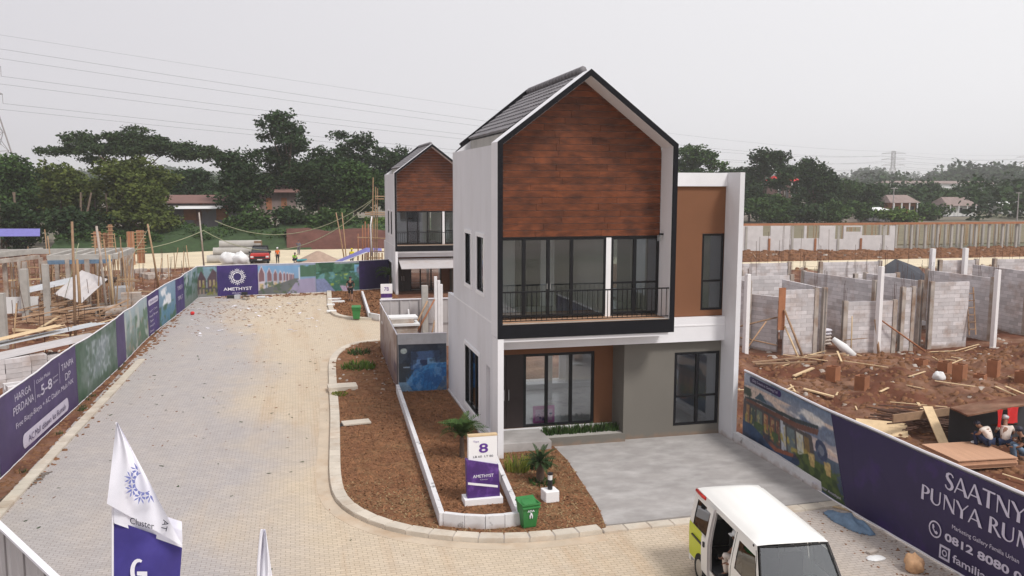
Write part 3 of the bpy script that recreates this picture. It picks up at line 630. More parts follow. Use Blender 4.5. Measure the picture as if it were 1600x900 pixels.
    if detail:
        MB().box(.185, 1.84, .55, 1.975, .0, .345).build('porch_step', M['drive'], h, bevel=.01)
        MB().box(1.0, 1.84, .1, .545, .0, .17).build('porch_step', M['drive'], h, bevel=.01) if False else None
        MB().box(1.842, 4.395, .86, 1.0, .0, .30).build('planter_edge', M['grey_wall'], h)
        MB().box(1.842, 4.395, 1.0, 1.975, .0, .27).build('planter_gravel', M['concrete'], h)
        pk = MB().box(1.62, 2.32, 2.04, 2.06, .42, .98) if False else MB().box(1.72, 2.46, 2.30, 2.33, .40, 1.0)
        pk = pk.build('pink_poster', M['pink'], h); MB().box(1.80, 2.38, 2.292, 2.298, .50, .88).build('poster_print', mat('poster_print', (.75, .40, .65), .6, .1, 3, col2=(.08, .05, .25), c2scale=6, c2pos=(.52, .6)), pk)
    lo = MB(); lo.box(.19, 7.7, 7.1, 7.2, .36, .55); holes_wall(lo, 'y', 7.2, 7.3, .19, 5.5, .36, 3.2, [(.8, 4.4, .5, 3.0)]); lo.box(4.56, 4.66, 2.26, 4.3, .36, 3.2); lo.box(4.67, 7.7, 4.2, 4.3, .36, 3.85); lo.box(3.1, 3.3, 5.4, 5.6, .36, 3.2)  # right room's near back wall and wide rear opening shaped to brighten the interior
    lo.build('lower_room_walls', M['inner'], h)
    MB().box(.19, 7.7, 2.26, 8.7, .28, .355).build('lower_floor', M['marble'], h)
    MB().box(4.56, 7.7, 1.25, 2.255, .28, .355).build('lower_floor', M['marble'], h)
    MB().box(.19, 5.6, 1.26, 8.6, 3.9, 4.0).box(5.601, 7.78, 1.26, 4.3, 3.9, 4.0).build('floor_slab', M['inner'], h)  # slab left out over the added light court
    # wing
    ww = MB(); holes_wall(ww, 'y', 1.08, 1.22, 5.62, 7.78, 4.0, 8.19, [(7.0, 7.775, 4.19, 6.68)]); ww.build('brown_wing_wall', M['brown'], h)
    window_y(h, 7.01, 7.77, 4.20, 6.67, 1.09, (), 5.15, .06, 'glass_dark')
    MB().box(6.9, 7.77, 1.30, 1.33, 4.15, 6.8).build('pale_pane_backing', M['inner'], h)  # pale panel added behind the glass so the window looks lighter
    MB().box(5.605, 7.78, .99, 1.15, 8.195, 8.62).build('wing_beam', M['white'], h)
    sw = MB(); sw.box(7.785, 7.945, .18, 8.7, 0, 8.63); sw.build('side_wall', M['white_side'], h)
    MB().box(5.62, 7.78, 1.23, 4.3, 8.1, 8.2).build('flat_roof', M['concrete'], h)  # stops short, leaving an added open court that lets daylight down
    holes_wall(MB(), 'x', 5.44, 5.598, .89, 7.45, 4.0, 9.3, [(2.0, 3.3, 4.6, 6.6), (4.6, 6.6, 4.2, 6.7)]).build('right_wall', M['white_side'], h)  # rear opening added, unseen, to let daylight into the upper room
    bw2 = MB(); holes_wall(bw2, 'y', 7.46, 7.6, .03, 5.6, 4.0, 9.4, [(3.62, 4.6, 4.95, 6.4)]); holes_wall(bw2, 'y', 8.7, 8.84, .19, 7.785, 0, 4.0, [(.6, 4.6, .36, 3.2)]); bw2.build('back_wall', M['white_side'], h)  # lower opening widened to bring daylight into the ground floor
    bk = [(.03, 9.4), (5.57, 9.4), (2.8, 11.45)]
    MB().ext_y(bk, 6.85, 6.95).build('back_gable', M['white_side'], h)
    # roof: tiles row by row on the left slope, the unseen right slope as one tiled sheet
    k = (A_-.02-9.72)/(2.8-.30); ang = math.atan(k)
    rf = MB().add([(.56, .9, 9.62+.26*k), (2.8, .9, A_-.12), (2.8, 7.05, A_-.12), (.56, 7.05, 9.62+.26*k), (5.3, .9, 9.62), (5.3, 7.05, 9.62)], [(0, 1, 2, 3), (1, 4, 5, 2)])
    rf = rf.build('roof', M['tile'], h)
    tl = MB(); tw, tlh = .30, .32
    tl.add([(0, 0, .035), (0, tw*.5, .065), (0, tw, .035), (tlh+.05, 0, .0), (tlh+.05, tw*.5, .025), (tlh+.05, tw, .0), (0, 0, -.03), (0, tw, -.03)],
        [(0, 3, 4, 1), (1, 4, 5, 2), (0, 1, 2, 7, 6)])
    tme = tl.mesh('roof_tile', M['tile']); rows = 9; cols = 20
    for r_ in range(rows):
        s0 = r_*tlh*.98+.38; xx = .22+s0*math.cos(ang); zz = 9.64+s0*math.sin(ang)
        for c_ in range(cols): inst('roof_tile', tme, rf, (xx, .93+c_*.305, zz+random.uniform(0, .006)), (0, -ang, 0))
    rr = MB()
    for r_ in range(10):
        s0 = r_*tlh*.98; xa = 5.38-s0*math.cos(ang); xb = xa-tlh*math.cos(ang); za = 9.66+s0*math.sin(ang); zb2 = za+tlh*math.sin(ang)-.03
        rr.add([(xa, .93, za), (xb, .93, zb2), (xb, 7.05, zb2), (xa, 7.05, za), (xa, .93, za-.05), (xa, 7.05, za-.05)], [(0, 1, 2, 3), (0, 3, 5, 4)])
    rr.build('right_roof_slope', M['tile'], rf)
    cp = MB()
    for i in range(18):
        y0 = .80+i*.35; cp.tube([(2.8, y0, A_+.06), (2.8, y0+.36, A_+.045)], [.125, .11], 8)
    cp.build('ridge_tiles', M['tile'], rf, True)
    MB().bar((.26, 7.08, 9.60), (2.8, 7.08, A_+.02), .06, .26).build('barge_board', M['black'], rf)
    MB().bar((5.34, 7.08, 9.60), (2.8, 7.08, A_+.02), .06, .26).build('barge_board', M['black'], rf)
    MB().box(.56, .60, .9, 7.04, 9.3, 9.80).box(.185, .56, .9, 7.1, 9.28, 9.32).build('gutter_upstand', M['concrete'], rf)
    MB().ext_y([(.035, 9.41), (.60, 9.41), (.60, 9.86), (.5, 9.86)], 6.9, 7.14).build('rake_end', M['black'], rf)
    return h
H1 = house(0, 0, 0, 'two storey white show house with a wood clad gable and balcony, nearest the camera')
H2 = house(1.32, 39.3, -.45, 'distant matching wood gabled house behind the fenced lot, beside the purple hoarding', False)
# canopy on the distant house
c = MB(); c.add([(.3, -1.2, 2.55), (6.2, -1.2, 2.55), (6.2, .85, 3.1), (.3, .85, 3.1), (.3, -1.2, 2.51), (6.2, -1.2, 2.51), (6.2, .85, 3.06), (.3, .85, 3.06)], [(0, 1, 2, 3), (7, 6, 5, 4), (0, 4, 5, 1), (1, 5, 6, 2), (3, 7, 4, 0)])
cn = c.build('canopy', M['sheet'], H2); MB().bar((.4, -1.1, 2.5), (.4, .8, 3.0), .05).build('canopy_bracket', M['frame'], cn)
# ------------------------------------------------------------------ printed hoardings
class Canvas:
    def __init__(s, w, h, col):
        s.w, s.h = w, h; s.a = np.ones((h, w, 3))*np.array(col)/255.
        s.U, s.V = np.meshgrid(np.linspace(0, 1, w), np.linspace(0, 1, h))
    def _m(s, mask, col, al): s.a = np.where(mask[..., None], s.a*(1-al)+np.array(col)/255.*al, s.a); return s
    def poly(s, P, col, al=1.): return s._m(inpoly(s.U, s.V, P), col, al)
    def box(s, u0, u1, v0, v1, col, al=1.): return s._m((s.U >= u0) & (s.U <= u1) & (s.V >= v0) & (s.V <= v1), col, al)
    def ell(s, cu, cv, ru, rv, col, al=1.): return s._m(((s.U-cu)/ru)**2+((s.V-cv)/rv)**2 < 1, col, al)
    def grad(s, c0, c1, u0=0, u1=1, v0=0, v1=1):
        t = np.clip((s.V-v0)/(v1-v0), 0, 1)[..., None]; g = (np.array(c0)*(1-t)+np.array(c1)*t)/255.
        mk = (s.U >= u0) & (s.U <= u1) & (s.V >= v0) & (s.V <= v1); s.a = np.where(mk[..., None], g, s.a); return s
    def blot(s, col, fu, fv, thr, al, u0=0, u1=1, v0=0, v1=1, sd=0., soft=.08):
        n = fbm(s.U*fu+sd, s.V*fv+sd*1.7, 4); t = np.clip((n-thr)/soft, 0, 1)*al
        t = t*((s.U >= u0) & (s.U <= u1) & (s.V >= v0) & (s.V <= v1)); s.a = s.a*(1-t[..., None])+np.array(col)/255.*t[..., None]; return s
    def grain(s, amp, f=60): s.a = np.clip(s.a*(1+(fbm(s.U*f, s.V*f*s.h/s.w, 2)[..., None]-.5)*amp), 0, 1); return s
    def blur(s, k=1):
        for _ in range(k):
            p = np.pad(s.a, ((1, 1), (1, 1), (0, 0)), 'edge'); s.a = (p[:-2, 1:-1]+p[2:, 1:-1]+p[1:-1, :-2]+p[1:-1, 2:]+2*s.a)/6
        return s
    def fade(s, col, al): s.a = s.a*(1-al)+np.array(col)/255.*al; return s
class Hoard:
    """a banner stretched along a ground polyline; nrm=+1: printed side to the right of the direction of travel"""
    def __init__(s, path, h0, h1, side, ripple=.012, hvar=.05, sd=1., smooth=True):
        s.P = resample(smooth_path(path, 6), .25) if smooth else resample(path, .25); s.N = normals(s.P); s.side = side; s.h0 = h0; s.h1 = h1
        s.d = np.concatenate([[0], np.cumsum([np.linalg.norm(s.P[i+1]-s.P[i]) for i in range(len(s.P)-1)])]); s.L = s.d[-1]
        s.X = np.array(s.P); s.NN = np.array(s.N); s.rp = ripple; s.hv = hvar; s.sd = sd
    def top(s, u): return s.h1+s.hv*(vnoise(np.asarray(u)*.45+s.sd, np.asarray(u)*0+s.sd)-.5)
    def pt(s, u, z, off=0.):     # u in metres along, z height, off proud of the print
        u = np.asarray(u, float); z = np.asarray(z, float)
        x = np.interp(u, s.d, s.X[:, 0]); y = np.interp(u, s.d, s.X[:, 1]); nx = np.interp(u, s.d, s.NN[:, 0]); ny = np.interp(u, s.d, s.NN[:, 1])
        o = (off+s.rp*(np.sin(u*5.1+s.sd+z*1.3)+.7*np.sin(u*11.3+z*3.1)*.6+1.2*(vnoise(u*1.1+s.sd, z*1.5)-.5)*2))*s.side
        return np.stack([x+nx*o, y+ny*o, z+0*x], -1)
    def grid(s, name, u0, u1, v0, v1, mt, parent, off, canvas=None, flip=False, step=.12, z_top=None, edge=None):
        if canvas is not None: nx, ny = canvas.w, canvas.h; canvas.blur(1); canvas.fade((140, 140, 150), .14)  # prints greyed towards haze, painted into their colours
        else: nx, ny = max(2, int((u1-u0)/step)), 8
        U, V = np.meshgrid(np.linspace(u0, u1, nx), np.linspace(0, 1, ny))
        if edge: U = U+edge*(1-V)*np.clip((U-u0)/(u1-u0), 0, 1)
        T = s.top(U); Z = s.h0+(v0+(v1-v0)*V)*(T-s.h0); P = s.pt(U, Z, off).reshape(-1, 3)
        i = np.arange(nx*ny).reshape(ny, nx); Fq = np.stack([i[:-1, :-1], i[:-1, 1:], i[1:, 1:], i[1:, :-1]], -1).reshape(-1, 4)
        if s.side < 0: Fq = Fq[:, ::-1]
        me = npmesh(name, P, Fq, mt, True)
        if canvas is not None:
            a = canvas.a[:, ::-1] if flip else canvas.a
            lin = np.where(a <= .04045, a/12.92, ((a+.055)/1.055)**2.4); col = np.concatenate([lin.reshape(-1, 3), np.ones((nx*ny, 1))], 1).astype(np.float32)
            at_ = me.color_attributes.new('print', 'FLOAT_COLOR', 'POINT'); at_.data.foreach_set('color', col.ravel())
        return link(bpy.data.objects.new(name, me), parent)
    def frame(s, root, post=2.4, mt='rail', rail=.035, posts=True):
        us = np.linspace(0, s.L, int(s.L/.4)+2); mb = MB(); t = s.top(us)
        mb.tube([tuple(p) for p in s.pt(us, t+.0, -.004)], rail/2+.006, 6); mb.build('top_rail', M[mt], root)
        mb = MB(); mb.tube([tuple(p) for p in s.pt(us, us*0+s.h0, .0)], rail/2, 6); mb.build('bottom_rail', M[mt], root)
        if posts:
            for u in np.arange(.2, s.L, post):
                a = s.pt(u, s.h0, -.08); b = s.pt(u, float(s.top(u))-.05, -.08)
                MB().bar((a[0], a[1], 0), tuple(b), .05, .05).build('post', M['timber'], root)
        sheet = s.grid('backing_sheet', 0, s.L, 0, 1, M['sheet'], root, -.045)
FONTCACHE = {}
def text_mesh(txt, weight=0.):
    k = (txt, weight)
    if k not in FONTCACHE:
        cu = bpy.data.curves.new('t', 'FONT'); cu.body = txt; cu.offset = weight; cu.resolution_u = 3
        o = bpy.data.objects.new('t', cu); COL.objects.link(o); dg = bpy.context.evaluated_depsgraph_get()
        me = bpy.data.meshes.new_from_object(o.evaluated_get(dg)); bpy.data.objects.remove(o)
        v = np.array([q.co[:2] for q in me.vertices]); f = [tuple(p.vertices) for p in me.polygons]; bpy.data.meshes.remove(me); FONTCACHE[k] = (v, f)
    return FONTCACHE[k]
# flared display capitals, drawn stroke by stroke (x, y in a 1-high box)
def stroke(P, w):
    return [(P, w)]
def glyph(ch):
    K, T = .17, .075         # thick and thin stroke widths
    arc = lambda cx, cy, rx, ry, a0, a1, n=10: [(cx+rx*math.cos(R(a0+(a1-a0)*i/n)), cy+ry*math.sin(R(a0+(a1-a0)*i/n))) for i in range(n+1)]
    G = {
     'S': (.58, [([(.49, .80), (.44, .91), (.34, .97), (.22, .95), (.13, .86), (.12, .73), (.19, .61), (.30, .52), (.41, .41), (.47, .28), (.43, .13), (.33, .03), (.20, .02), (.10, .09), (.05, .22)], [T, .08, .09, .12, .16, .18, .19, .20, .19, .18, .15, .11, .08, .08, T])]),
     'A': (.78, [([(.04, 0), (.36, 1)], [T, T]), ([(.36, 1), (.72, 0)], [.10, K+.02]), ([(.16, .32), (.56, .32)], [T, T])]),
     'T': (.70, [([(.33, 0), (.33, .96)], [K, .13]), ([(.0, .95), (.68, .95)], [.10, .10])]),
     'N': (.84, [([(.12, 0), (.12, .98)], [.05, T]), ([(.12, .98), (.70, .02)], [K, K]), ([(.70, 0), (.70, 1)], [T, .06])]),
     'Y': (.74, [([(.02, 1), (.36, .48)], [K, .14]), ([(.70, 1), (.36, .48)], [T, T]), ([(.36, .5), (.36, 0)], [K-.02, K])]),
     'P': (.60, [([(.13, 0), (.13, 1)], [K, .13]), (arc(.18, .72, .32, .25, 90, -90), [.07, .08, .10, .13, .15, .16, .15, .13, .10, .08, .07])]),
     'U': (.80, [([(.12, 1), (.12, .36)], [.13, K-.01]), (arc(.38, .36, .26, .31, 180, 360), [.16, .16, .14, .12, .10, .09, .08, T, T, T, T]), ([(.64, .36), (.64, 1)], [T, .07])]),
     'R': (.72, [([(.13, 0), (.13, 1)], [K, .13]), (arc(.18, .74, .28, .23, 90, -90), [.07, .08, .10, .13, .15, .16, .15, .13, .10, .08, .07]), ([(.30, .52), (.68, 0)], [.13, K])]),
     'M': (1.0, [([(.07, 0), (.16, 1)], [T, T]), ([(.16, .98), (.47, .1)], [K, .13]), ([(.47, .1), (.80, .98)], [T, T]), ([(.80, 1), (.88, 0)], [.14, K])]),
     'H': (.82, [([(.12, 0), (.12, 1)], [K, .14]), ([(.68, 0), (.68, 1)], [K, .14]), ([(.12, .5), (.68, .5)], [T, T])]),
     ' ': (.32, [])}
    return G[ch]
def flared_mesh(txt):
    V = []; Fc = []; Zo = []; x = 0; layer = 0
    for ch in txt:
        adv, strokes = glyph(ch)
        for P, w in strokes:
            n = len(P); b = len(V); layer += 1
            for i, (px, py) in enumerate(P):
                a = P[max(i-1, 0)]; c = P[min(i+1, n-1)]; dx, dy = c[0]-a[0], c[1]-a[1]; ln = math.hypot(dx, dy) or 1
                nx, ny = -dy/ln, dx/ln; ww = w[min(i, len(w)-1)]/2
                if n == 2 and abs(dy) > .5: nx, ny = 1, 0; ww *= 1.02     # flat-cut stems
                V += [(x+px+nx*ww, py+ny*ww), (x+px-nx*ww, py-ny*ww)]; Zo += [layer % 7, layer % 7]
            for i in range(n-1): Fc.append((b+2*i, b+2*i+1, b+2*i+3, b+2*i+2))
        x += adv
    return np.array(V), Fc, np.array(Zo)*.0006
def letter(hd, root, txt, u0, u1, z0, z1, mt, off=.03, flared=False, weight=0., shear=0., name='lettering', d=1):
    """fit txt into [u0,u1]x[z0,z1]; d=+1 if u grows to the reader's right"""
    if flared: v, f, zo = flared_mesh(txt)
    else: v, f = text_mesh(txt, weight); zo = np.zeros(len(v))
    a, b = v.min(0), v.max(0)
    x = (v[:, 0]-a[0])/(b[0]-a[0]); y = (v[:, 1]-a[1])/(b[1]-a[1]) if not flared else v[:, 1]
    U = u0+(u1-u0)*x; Z = z0+(z1-z0)*y+shear*(U-u0)
    P = hd.pt(U, Z, off)
    nrm = np.stack([np.interp(U, hd.d, hd.NN[:, 0]), np.interp(U, hd.d, hd.NN[:, 1]), 0*U], -1)*hd.side
    P = P+nrm*zo[:, None]
    me = bpy.data.meshes.new(name); me.from_pydata([tuple(p) for p in P], [], f); me.materials.append(M[mt]); me.update()
    return link(bpy.data.objects.new(name, me), root)
def shape(hd, root, polys_, mt, off=.032, name='emblem'):
    V = []; Fc = []
    for k, P in enumerate(polys_):
        b = len(V); U = np.array([p[0] for p in P]); Z = np.array([p[1] for p in P]); Q = hd.pt(U, Z, off+.0005*(k % 5)); V += [tuple(q) for q in Q]; Fc.append(tuple(range(b, b+len(P))))
    me = bpy.data.meshes.new(name); me.from_pydata(V, [], Fc); me.materials.append(M[mt]); me.update()
    return link(bpy.data.objects.new(name, me), root)
def rosette(cu, cz, r, n=8):
    """lace-like ring emblem of eight flower heads round an open centre"""
    out = []
    for k in range(n):
        a = 2*PI*k/n; c, s_ = math.cos(a), math.sin(a); T = lambda x, y: (cu+(x*c-y*s_)*r, cz+(x*s_+y*c)*r)
        out.append([T(.62, 0), T(.72, .05), T(1.0, 0), T(.72, -.05)])
        for q in (-1, 1):
            out.append([T(.66, .03*q), T(.80, .21*q), T(.90, .24*q), T(.80, .12*q)]); out.append([T(.60, .05*q), T(.60, .24*q), T(.70, .26*q), T(.68, .12*q)])
            out.append([T(.48, .02*q), T(.44, .17*q), T(.52, .15*q), T(.60, .03*q)])
        for i in range(3):
            a0 = -.36+.24*i; out.append([T(.47*math.cos(a0), .47*math.sin(a0)), T(.47*math.cos(a0+.23), .47*math.sin(a0+.23)), T(.43*math.cos(a0+.23), .43*math.sin(a0+.23)), T(.43*math.cos(a0), .43*math.sin(a0))])
    return out
def ringpoly(cu, cz, r0, r1, n=20):
    return [[(cu+r*math.cos(a), cz+r*math.sin(a)) for r, a in ((r0, 2*PI*i/n), (r1, 2*PI*i/n), (r1, 2*PI*(i+1)/n), (r0, 2*PI*(i+1)/n))] for i in range(n)]
def roundbox(u0, u1, z0, z1, n=8):
    r = (z1-z0)/2; c = (z0+z1)/2
    return [(u1-r+r*math.sin(PI*i/n), c-r*math.cos(PI*i/n)) for i in range(n+1)]+[(u0+r-r*math.sin(PI*i/n), c+r*math.cos(PI*i/n)) for i in range(n+1)]

# --- left hoarding along the street (u grows away from the camera; reader's right)
LP = [(-13.92, -6), (-13.88, 1.61), (-13.85, 5.24), (-13.73, 9.88), (-13.55, 16.76), (-13.54, 24.17), (-13.2, 31), (-12.85, 37), (-12.72, 40.95)]
hl = Hoard(LP, .04, 2.28, 1, .006, .10, 3.)
def U(y): return float(np.interp(y, hl.X[:, 1], hl.d))
lb = empty('street_hoarding', (0, 0, 0), 0, 'long printed hoarding running down the left side of the street, with HARGA PERDANA lettering', 'hoarding')
hl.frame(lb)
c = Canvas(50, 30, (62, 98, 96)); c.blot((40, 80, 60), 5, 3, .5, .9); hl.grid('teal_print', 0, U(1.66), .02, .985, M['print'], lb, .012, c)
hl.grid('purple_print', U(1.68), U(9.95), .015, .985, M['purple_faded'], lb, .012)
T = lambda t, y0, y1, z0, z1, mt='lett_dim', **k: letter(hl, lb, t, U(y0), U(y1), z0, z1, mt, **k)
T('HARGA', 3.2, 4.75, 1.84, 2.06, shear=-.02); T('PERDANA', 3.0, 5.0, 1.46, 1.70, shear=.0)
T('Cicilan Mulai', 5.3, 6.75, 1.90, 2.02); T('Rp', 5.32, 5.66, 1.42, 1.54); T('5-8', 5.72, 6.9, 1.42, 1.76, weight=.012); T('Jutaan', 7.0, 7.62, 1.66, 1.75); T('/bulan', 7.0, 7.6, 1.5, 1.59)
T('TANPA', 8.0, 9.5, 1.72, 1.95); T('DP', 8.42, 9.1, 1.30, 1.55)
T('Free Biaya-Biaya + AC Daikin Multi NX', 3.15, 9.35, .98, 1.20)
for yy in (5.12, 7.78): shape(hl, lb, [[(U(yy), 1.35), (U(yy)+.025, 1.35), (U(yy)+.025, 2.08), (U(yy), 2.08)]], 'lett_dim', name='divider')
shape(hl, lb, [roundbox(U(3.7), U(8.65), .22, .68)], 'lett_dim', .026, 'label_pill')
letter(hl, lb, 'AC Mall dibawa ke Rumah', U(4.2), U(8.2), .34, .54, 'purple_faded', .05)
c = Canvas(150, 46, (74, 98, 84)); c.blot((52, 84, 62), 6, 3, .48, .9, sd=3); c.blot((120, 132, 130), 5, 4, .56, .5, sd=8)
for i in range(14):
    o_ = i*.028; c.poly([(.28+o_, .18), (.30+o_, .18), (.60+o_*.7, .82), (.585+o_*.7, .82)], (146, 156, 164), .6)
c.poly([(.2, .32), (.5, .28), (.82, .88), (.45, .86)], (120, 130, 140), .35); c.blot((170, 178, 186), 30, 14, .56, .7, .22, .8, .15, .9, 5); c.grain(.25)
hl.grid('site_plan_print', U(9.97), U(16.4), .015, .985, M['print'], lb, .012, c)
hl.grid('purple_print', U(16.42), U(18.3), .015, .985, M['purple_faded'], lb, .012)
for y0, y1, sd, nm in ((18.32, 21.2, 4, 'garden_print'), (21.22, 24.5, 9, 'garden_print')):
    c = Canvas(70, 44, (150, 168, 172)); c.grad((84, 106, 92), (164, 182, 190)); c.blot((70, 104, 76), 4, 4, .5, .8, 0, 1, 0, .75, sd); c.blot((186, 190, 184), 4, 3, .55, .8, sd=sd+3); c.blot((150, 130, 110), 6, 8, .6, .6, 0, 1, .0, .6, sd+5); c.grain(.2)
    hl.grid(nm, U(y0), U(y1), .015, .985, M['print'], lb, .012, c)
hl.grid('purple_print', U(24.52), U(27.6), .015, .985, M['purple'], lb, .012)
shape(hl, lb, [roundbox(U(24.8), U(27.35), 1.66, 1.98)], 'lett_dim', .026, 'label_pill')
letter(hl, lb, 'Familia Urban', U(25.1), U(27.1), 1.75, 1.9, 'purple', .05)
for i, tx in enumerate(('Sport Club', 'Food Street', 'Taman', 'Masjid', 'Danau')): letter(hl, lb, tx, U(24.95), U(24.95+.2*len(tx)), 1.28-.27*i, 1.40-.27*i, 'lett_dim', .026)
c = Canvas(80, 44, (120, 150, 178)); c.grad((64, 110, 132), (130, 158, 184)); c.blot((232, 234, 238), 3, 3, .50, 1, .1, .7, .45, .95, 2); c.blot((48, 88, 64), 6, 4, .45, .95, 0, 1, 0, .5, 7); c.blot((60, 120, 150), 4, 4, .55, .8, 0, 1, 0, .35, 11); c.grain(.2)
hl.grid('lake_print', U(27.62), U(32.4), .015, .985, M['print'], lb, .012, c)
hl.grid('purple_print', U(32.42), U(35.2), .015, .985, M['purple'], lb, .012)
letter(hl, lb, 'TIPE 8', U(33.0), U(34.6), 1.5, 1.75, 'lett_dim', .026); letter(hl, lb, 'TIPE 7', U(33.0), U(34.6), .85, 1.1, 'lett_dim', .026)
c = Canvas(80, 44, (100, 130, 120)); c.grad((88, 104, 92), (128, 156, 168)); c.blot((44, 84, 60), 5, 4, .46, .9, 0, 1, .25, .9, 2); c.blot((190, 200, 206), 6, 4, .58, .8, 0, 1, .5, 1, 6); c.grain(.25)
hl.grid('park_print', U(35.22), hl.L, .015, .985, M['print'], lb, .012, c)

# --- hoarding across the end of the street (reader's right = +x)
BP = [(-12.70, 41.0), (-11.42, 41.34), (-8.57, 41.81), (-5.99, 42.0), (-2.17, 42.72), (1.30, 44.0)]
hb = Hoard(BP, .02, 2.30, 1, .012, .05, 8.)
def UX(x): return float(np.interp(x, hb.X[:, 0], hb.d))
bb = empty('end_hoarding', (0, 0, 0), 0, 'printed hoarding across the far end of the street with AMETHYST emblem on purple', 'hoarding')
hb.frame(bb)
c = Canvas(50, 64, (110, 138, 150)); c.grad((120, 118, 112), (118, 150, 168)); c.blot((60, 96, 74), 5, 4, .5, .8, 0, 1, .5, 1, 2)
c.poly([(.0, .1), (.0, .62), (.18, .88), (.42, .60), (.42, .1)], (66, 48, 56)); c.poly([(.5, .1), (.5, .60), (.80, .92), (1, .8), (1, .1)], (72, 52, 60)); c.box(0, 1, .12, .3, (56, 58, 62)); 
for q in (.06, .24, .58, .78): c.box(q, q+.1, .34, .56, (150, 132, 100)); c.box(q, q+.1, .1, .26, (128, 110, 92))
c.blot((110, 112, 40), 7, 7, .58, .9, 0, 1, .05, .5, 5); c.grain(.2); hb.grid('house_print', 0, UX(-11.42), .015, .97, M['print'], bb, .014, c)
hb.grid('purple_print', UX(-11.40), UX(-8.58), .015, .985, M['purple'], bb, .014)
shape(hb, bb, rosette(UX(-10.02), 1.42, .66), 'lett', .034)
letter(hb, bb, 'AMETHYST', UX(-11.0), UX(-9.02), .42, .66, 'lett', .034, weight=.012); letter(hb, bb, 'Cluster', UX(-10.4), UX(-9.6), .18, .30, 'lett_dim', .034)
c = Canvas(120, 64, (150, 150, 160)); c.grad((130, 142, 160), (110, 160, 206))
for i in range(9):
    x0 = .0+.62*(1-.80**i)/(1-.80**9); x1 = .0+.62*(1-.80**(i+1))/(1-.80**9); sc = .80**i; bs = .12+.33*(1-sc); tp = .97-.34*(1-sc)
    wd = (x1-x0); c.poly([(x0, bs), (x0, tp-.26*sc), (x0+wd*.42, tp), (x0+wd*.85, tp-.28*sc), (x0+wd*.85, bs+.04)], (200, 190, 200)); c.poly([(x0+wd*.1, bs+.30*sc), (x0+wd*.1, tp-.28*sc), (x0+wd*.42, tp-.06), (x0+wd*.75, tp-.30*sc), (x0+wd*.75, bs+.32*sc)], (120, 86, 92))
    c.box(x0+wd*.15, x0+wd*.6, bs+.05*sc, bs+.24*sc, (196, 172, 130))
c.poly([(0, 0), (0, .12), (.62, .5), (.72, .5), (.5, 0)], (92, 96, 96)); c.blot((130, 140, 40), 12, 7, .52, 1, .25, .6, .03, .34, 3); c.poly([(.5, 0), (.68, .46), (1, .5), (1, 0)], (150, 142, 172)); c.blot((66, 84, 60), 14, 9, .56, .8, .0, .7, .0, .42, 8); c.box(.70, .72, .45, .88, (216, 218, 220)); c.blot((54, 92, 60), 6, 4, .3, .9, .73, 1, .55, .95, 4)
c.box(0, 1, .95, 1, (160, 158, 176), .7); hb.grid('street_print', UX(-8.56), UX(-4.4), .015, .985, M['print'], bb, .014, c)
c = Canvas(150, 64, (70, 120, 130)); c.grad((40, 90, 80), (66, 110, 80)); c.blot((34, 74, 52), 9, 6, .45, 1, 0, 1, .6, 1, 1); c.blot((96, 150, 160), 12, 7, .48, .8, 0, .75, .32, .68, 6); c.blot((150, 170, 60), 9, 8, .62, .9, .1, .6, .2, .6, 9)
c.poly([(0, 0), (.0, .45), (.14, .45), (.30, 0)], (112, 122, 160)); c.poly([(.42, 0), (.36, .26), (.5, .24), (.62, 0)], (170, 150, 176)); c.box(.30, .9, .95, 1, (170, 170, 186), .8); c.box(.62, .70, .62, .9, (110, 166, 200)); c.ell(.80, .7, .14, .22, (120, 112, 136), .85); c.blot((76, 76, 96), 16, 10, .52, .8, .66, .96, .5, .92, 4)
c.poly([(.34, .2), (.9, .06), (.98, .3), (.4, .36)], (34, 84, 58), .8); c.grain(.3)
hb.grid('park_print', UX(-4.38), UX(.25), .015, .985, M['print'], bb, .014, c)
hb.grid('dark_purple_print', UX(-1.1), hb.L-.02, .015, .985, M['purple_dark'], bb, .024)
c = Canvas(30, 64, (54, 120, 130)); c.grad((44, 96, 90), (120, 112, 136)); c.grain(.4)

# --- right hoarding beside the lot (u grows towards the camera; reader's right)
RP = [(8.14, .12), (7.95, -2.7), (7.80, -5.54), (7.82, -9.4), (7.84, -18)]
hr = Hoard(RP, .06, 2.36, 1, .004, .03, 5., True)
def UR(y): return float(np.interp(-y, -hr.X[:, 1], hr.d))
rb = empty('right_hoarding', (0, 0, 0), 0, 'purple hoarding with SAATNYA PUNYA RUMAH lettering to the right of the driveway', 'hoarding')
hr.frame(rb, rail=.05)
c = Canvas(330, 130, (150, 160, 170)); UU, VV = c.U, c.V
c.grad((30, 44, 66), (126, 142, 158)); c.grad((196, 176, 172), (104, 122, 146), v0=.45, v1=1.)
c.blot((222, 196, 176), 3.5, 5, .47, .9, 0, 1, .5, .86, 12); c.blot((236, 230, 220), 5, 7, .56, .8, .3, 1, .55, .9, 3); c.blot((84, 102, 130), 4, 6, .54, .75, .2, 1, .62, 1, 21); c.box(0, .35, .86, 1, (196, 196, 202), .5)
c.blot((44, 56, 44), 8, 5, .42, .95, 0, .16, .35, .80, 4)
c.poly([(.0, .52), (.04, .63), (.22, .66), (.62, .67), (.86, .74), (.86, .78), (.60, .72), (.2, .70), (.02, .66)], (44, 54, 58))
c.poly([(.02, .64), (.62, .67), (.86, .735), (.84, .66), (.62, .60), (.06, .56)], (104, 64, 52)); c.poly([(.14, .70), (.22, .82), (.30, .72)], (56, 78, 92))
c.poly([(.0, .60), (.62, .60), (.78, .62), (.80, .24), (.4, .14), (.0, .34)], (72, 66, 66))
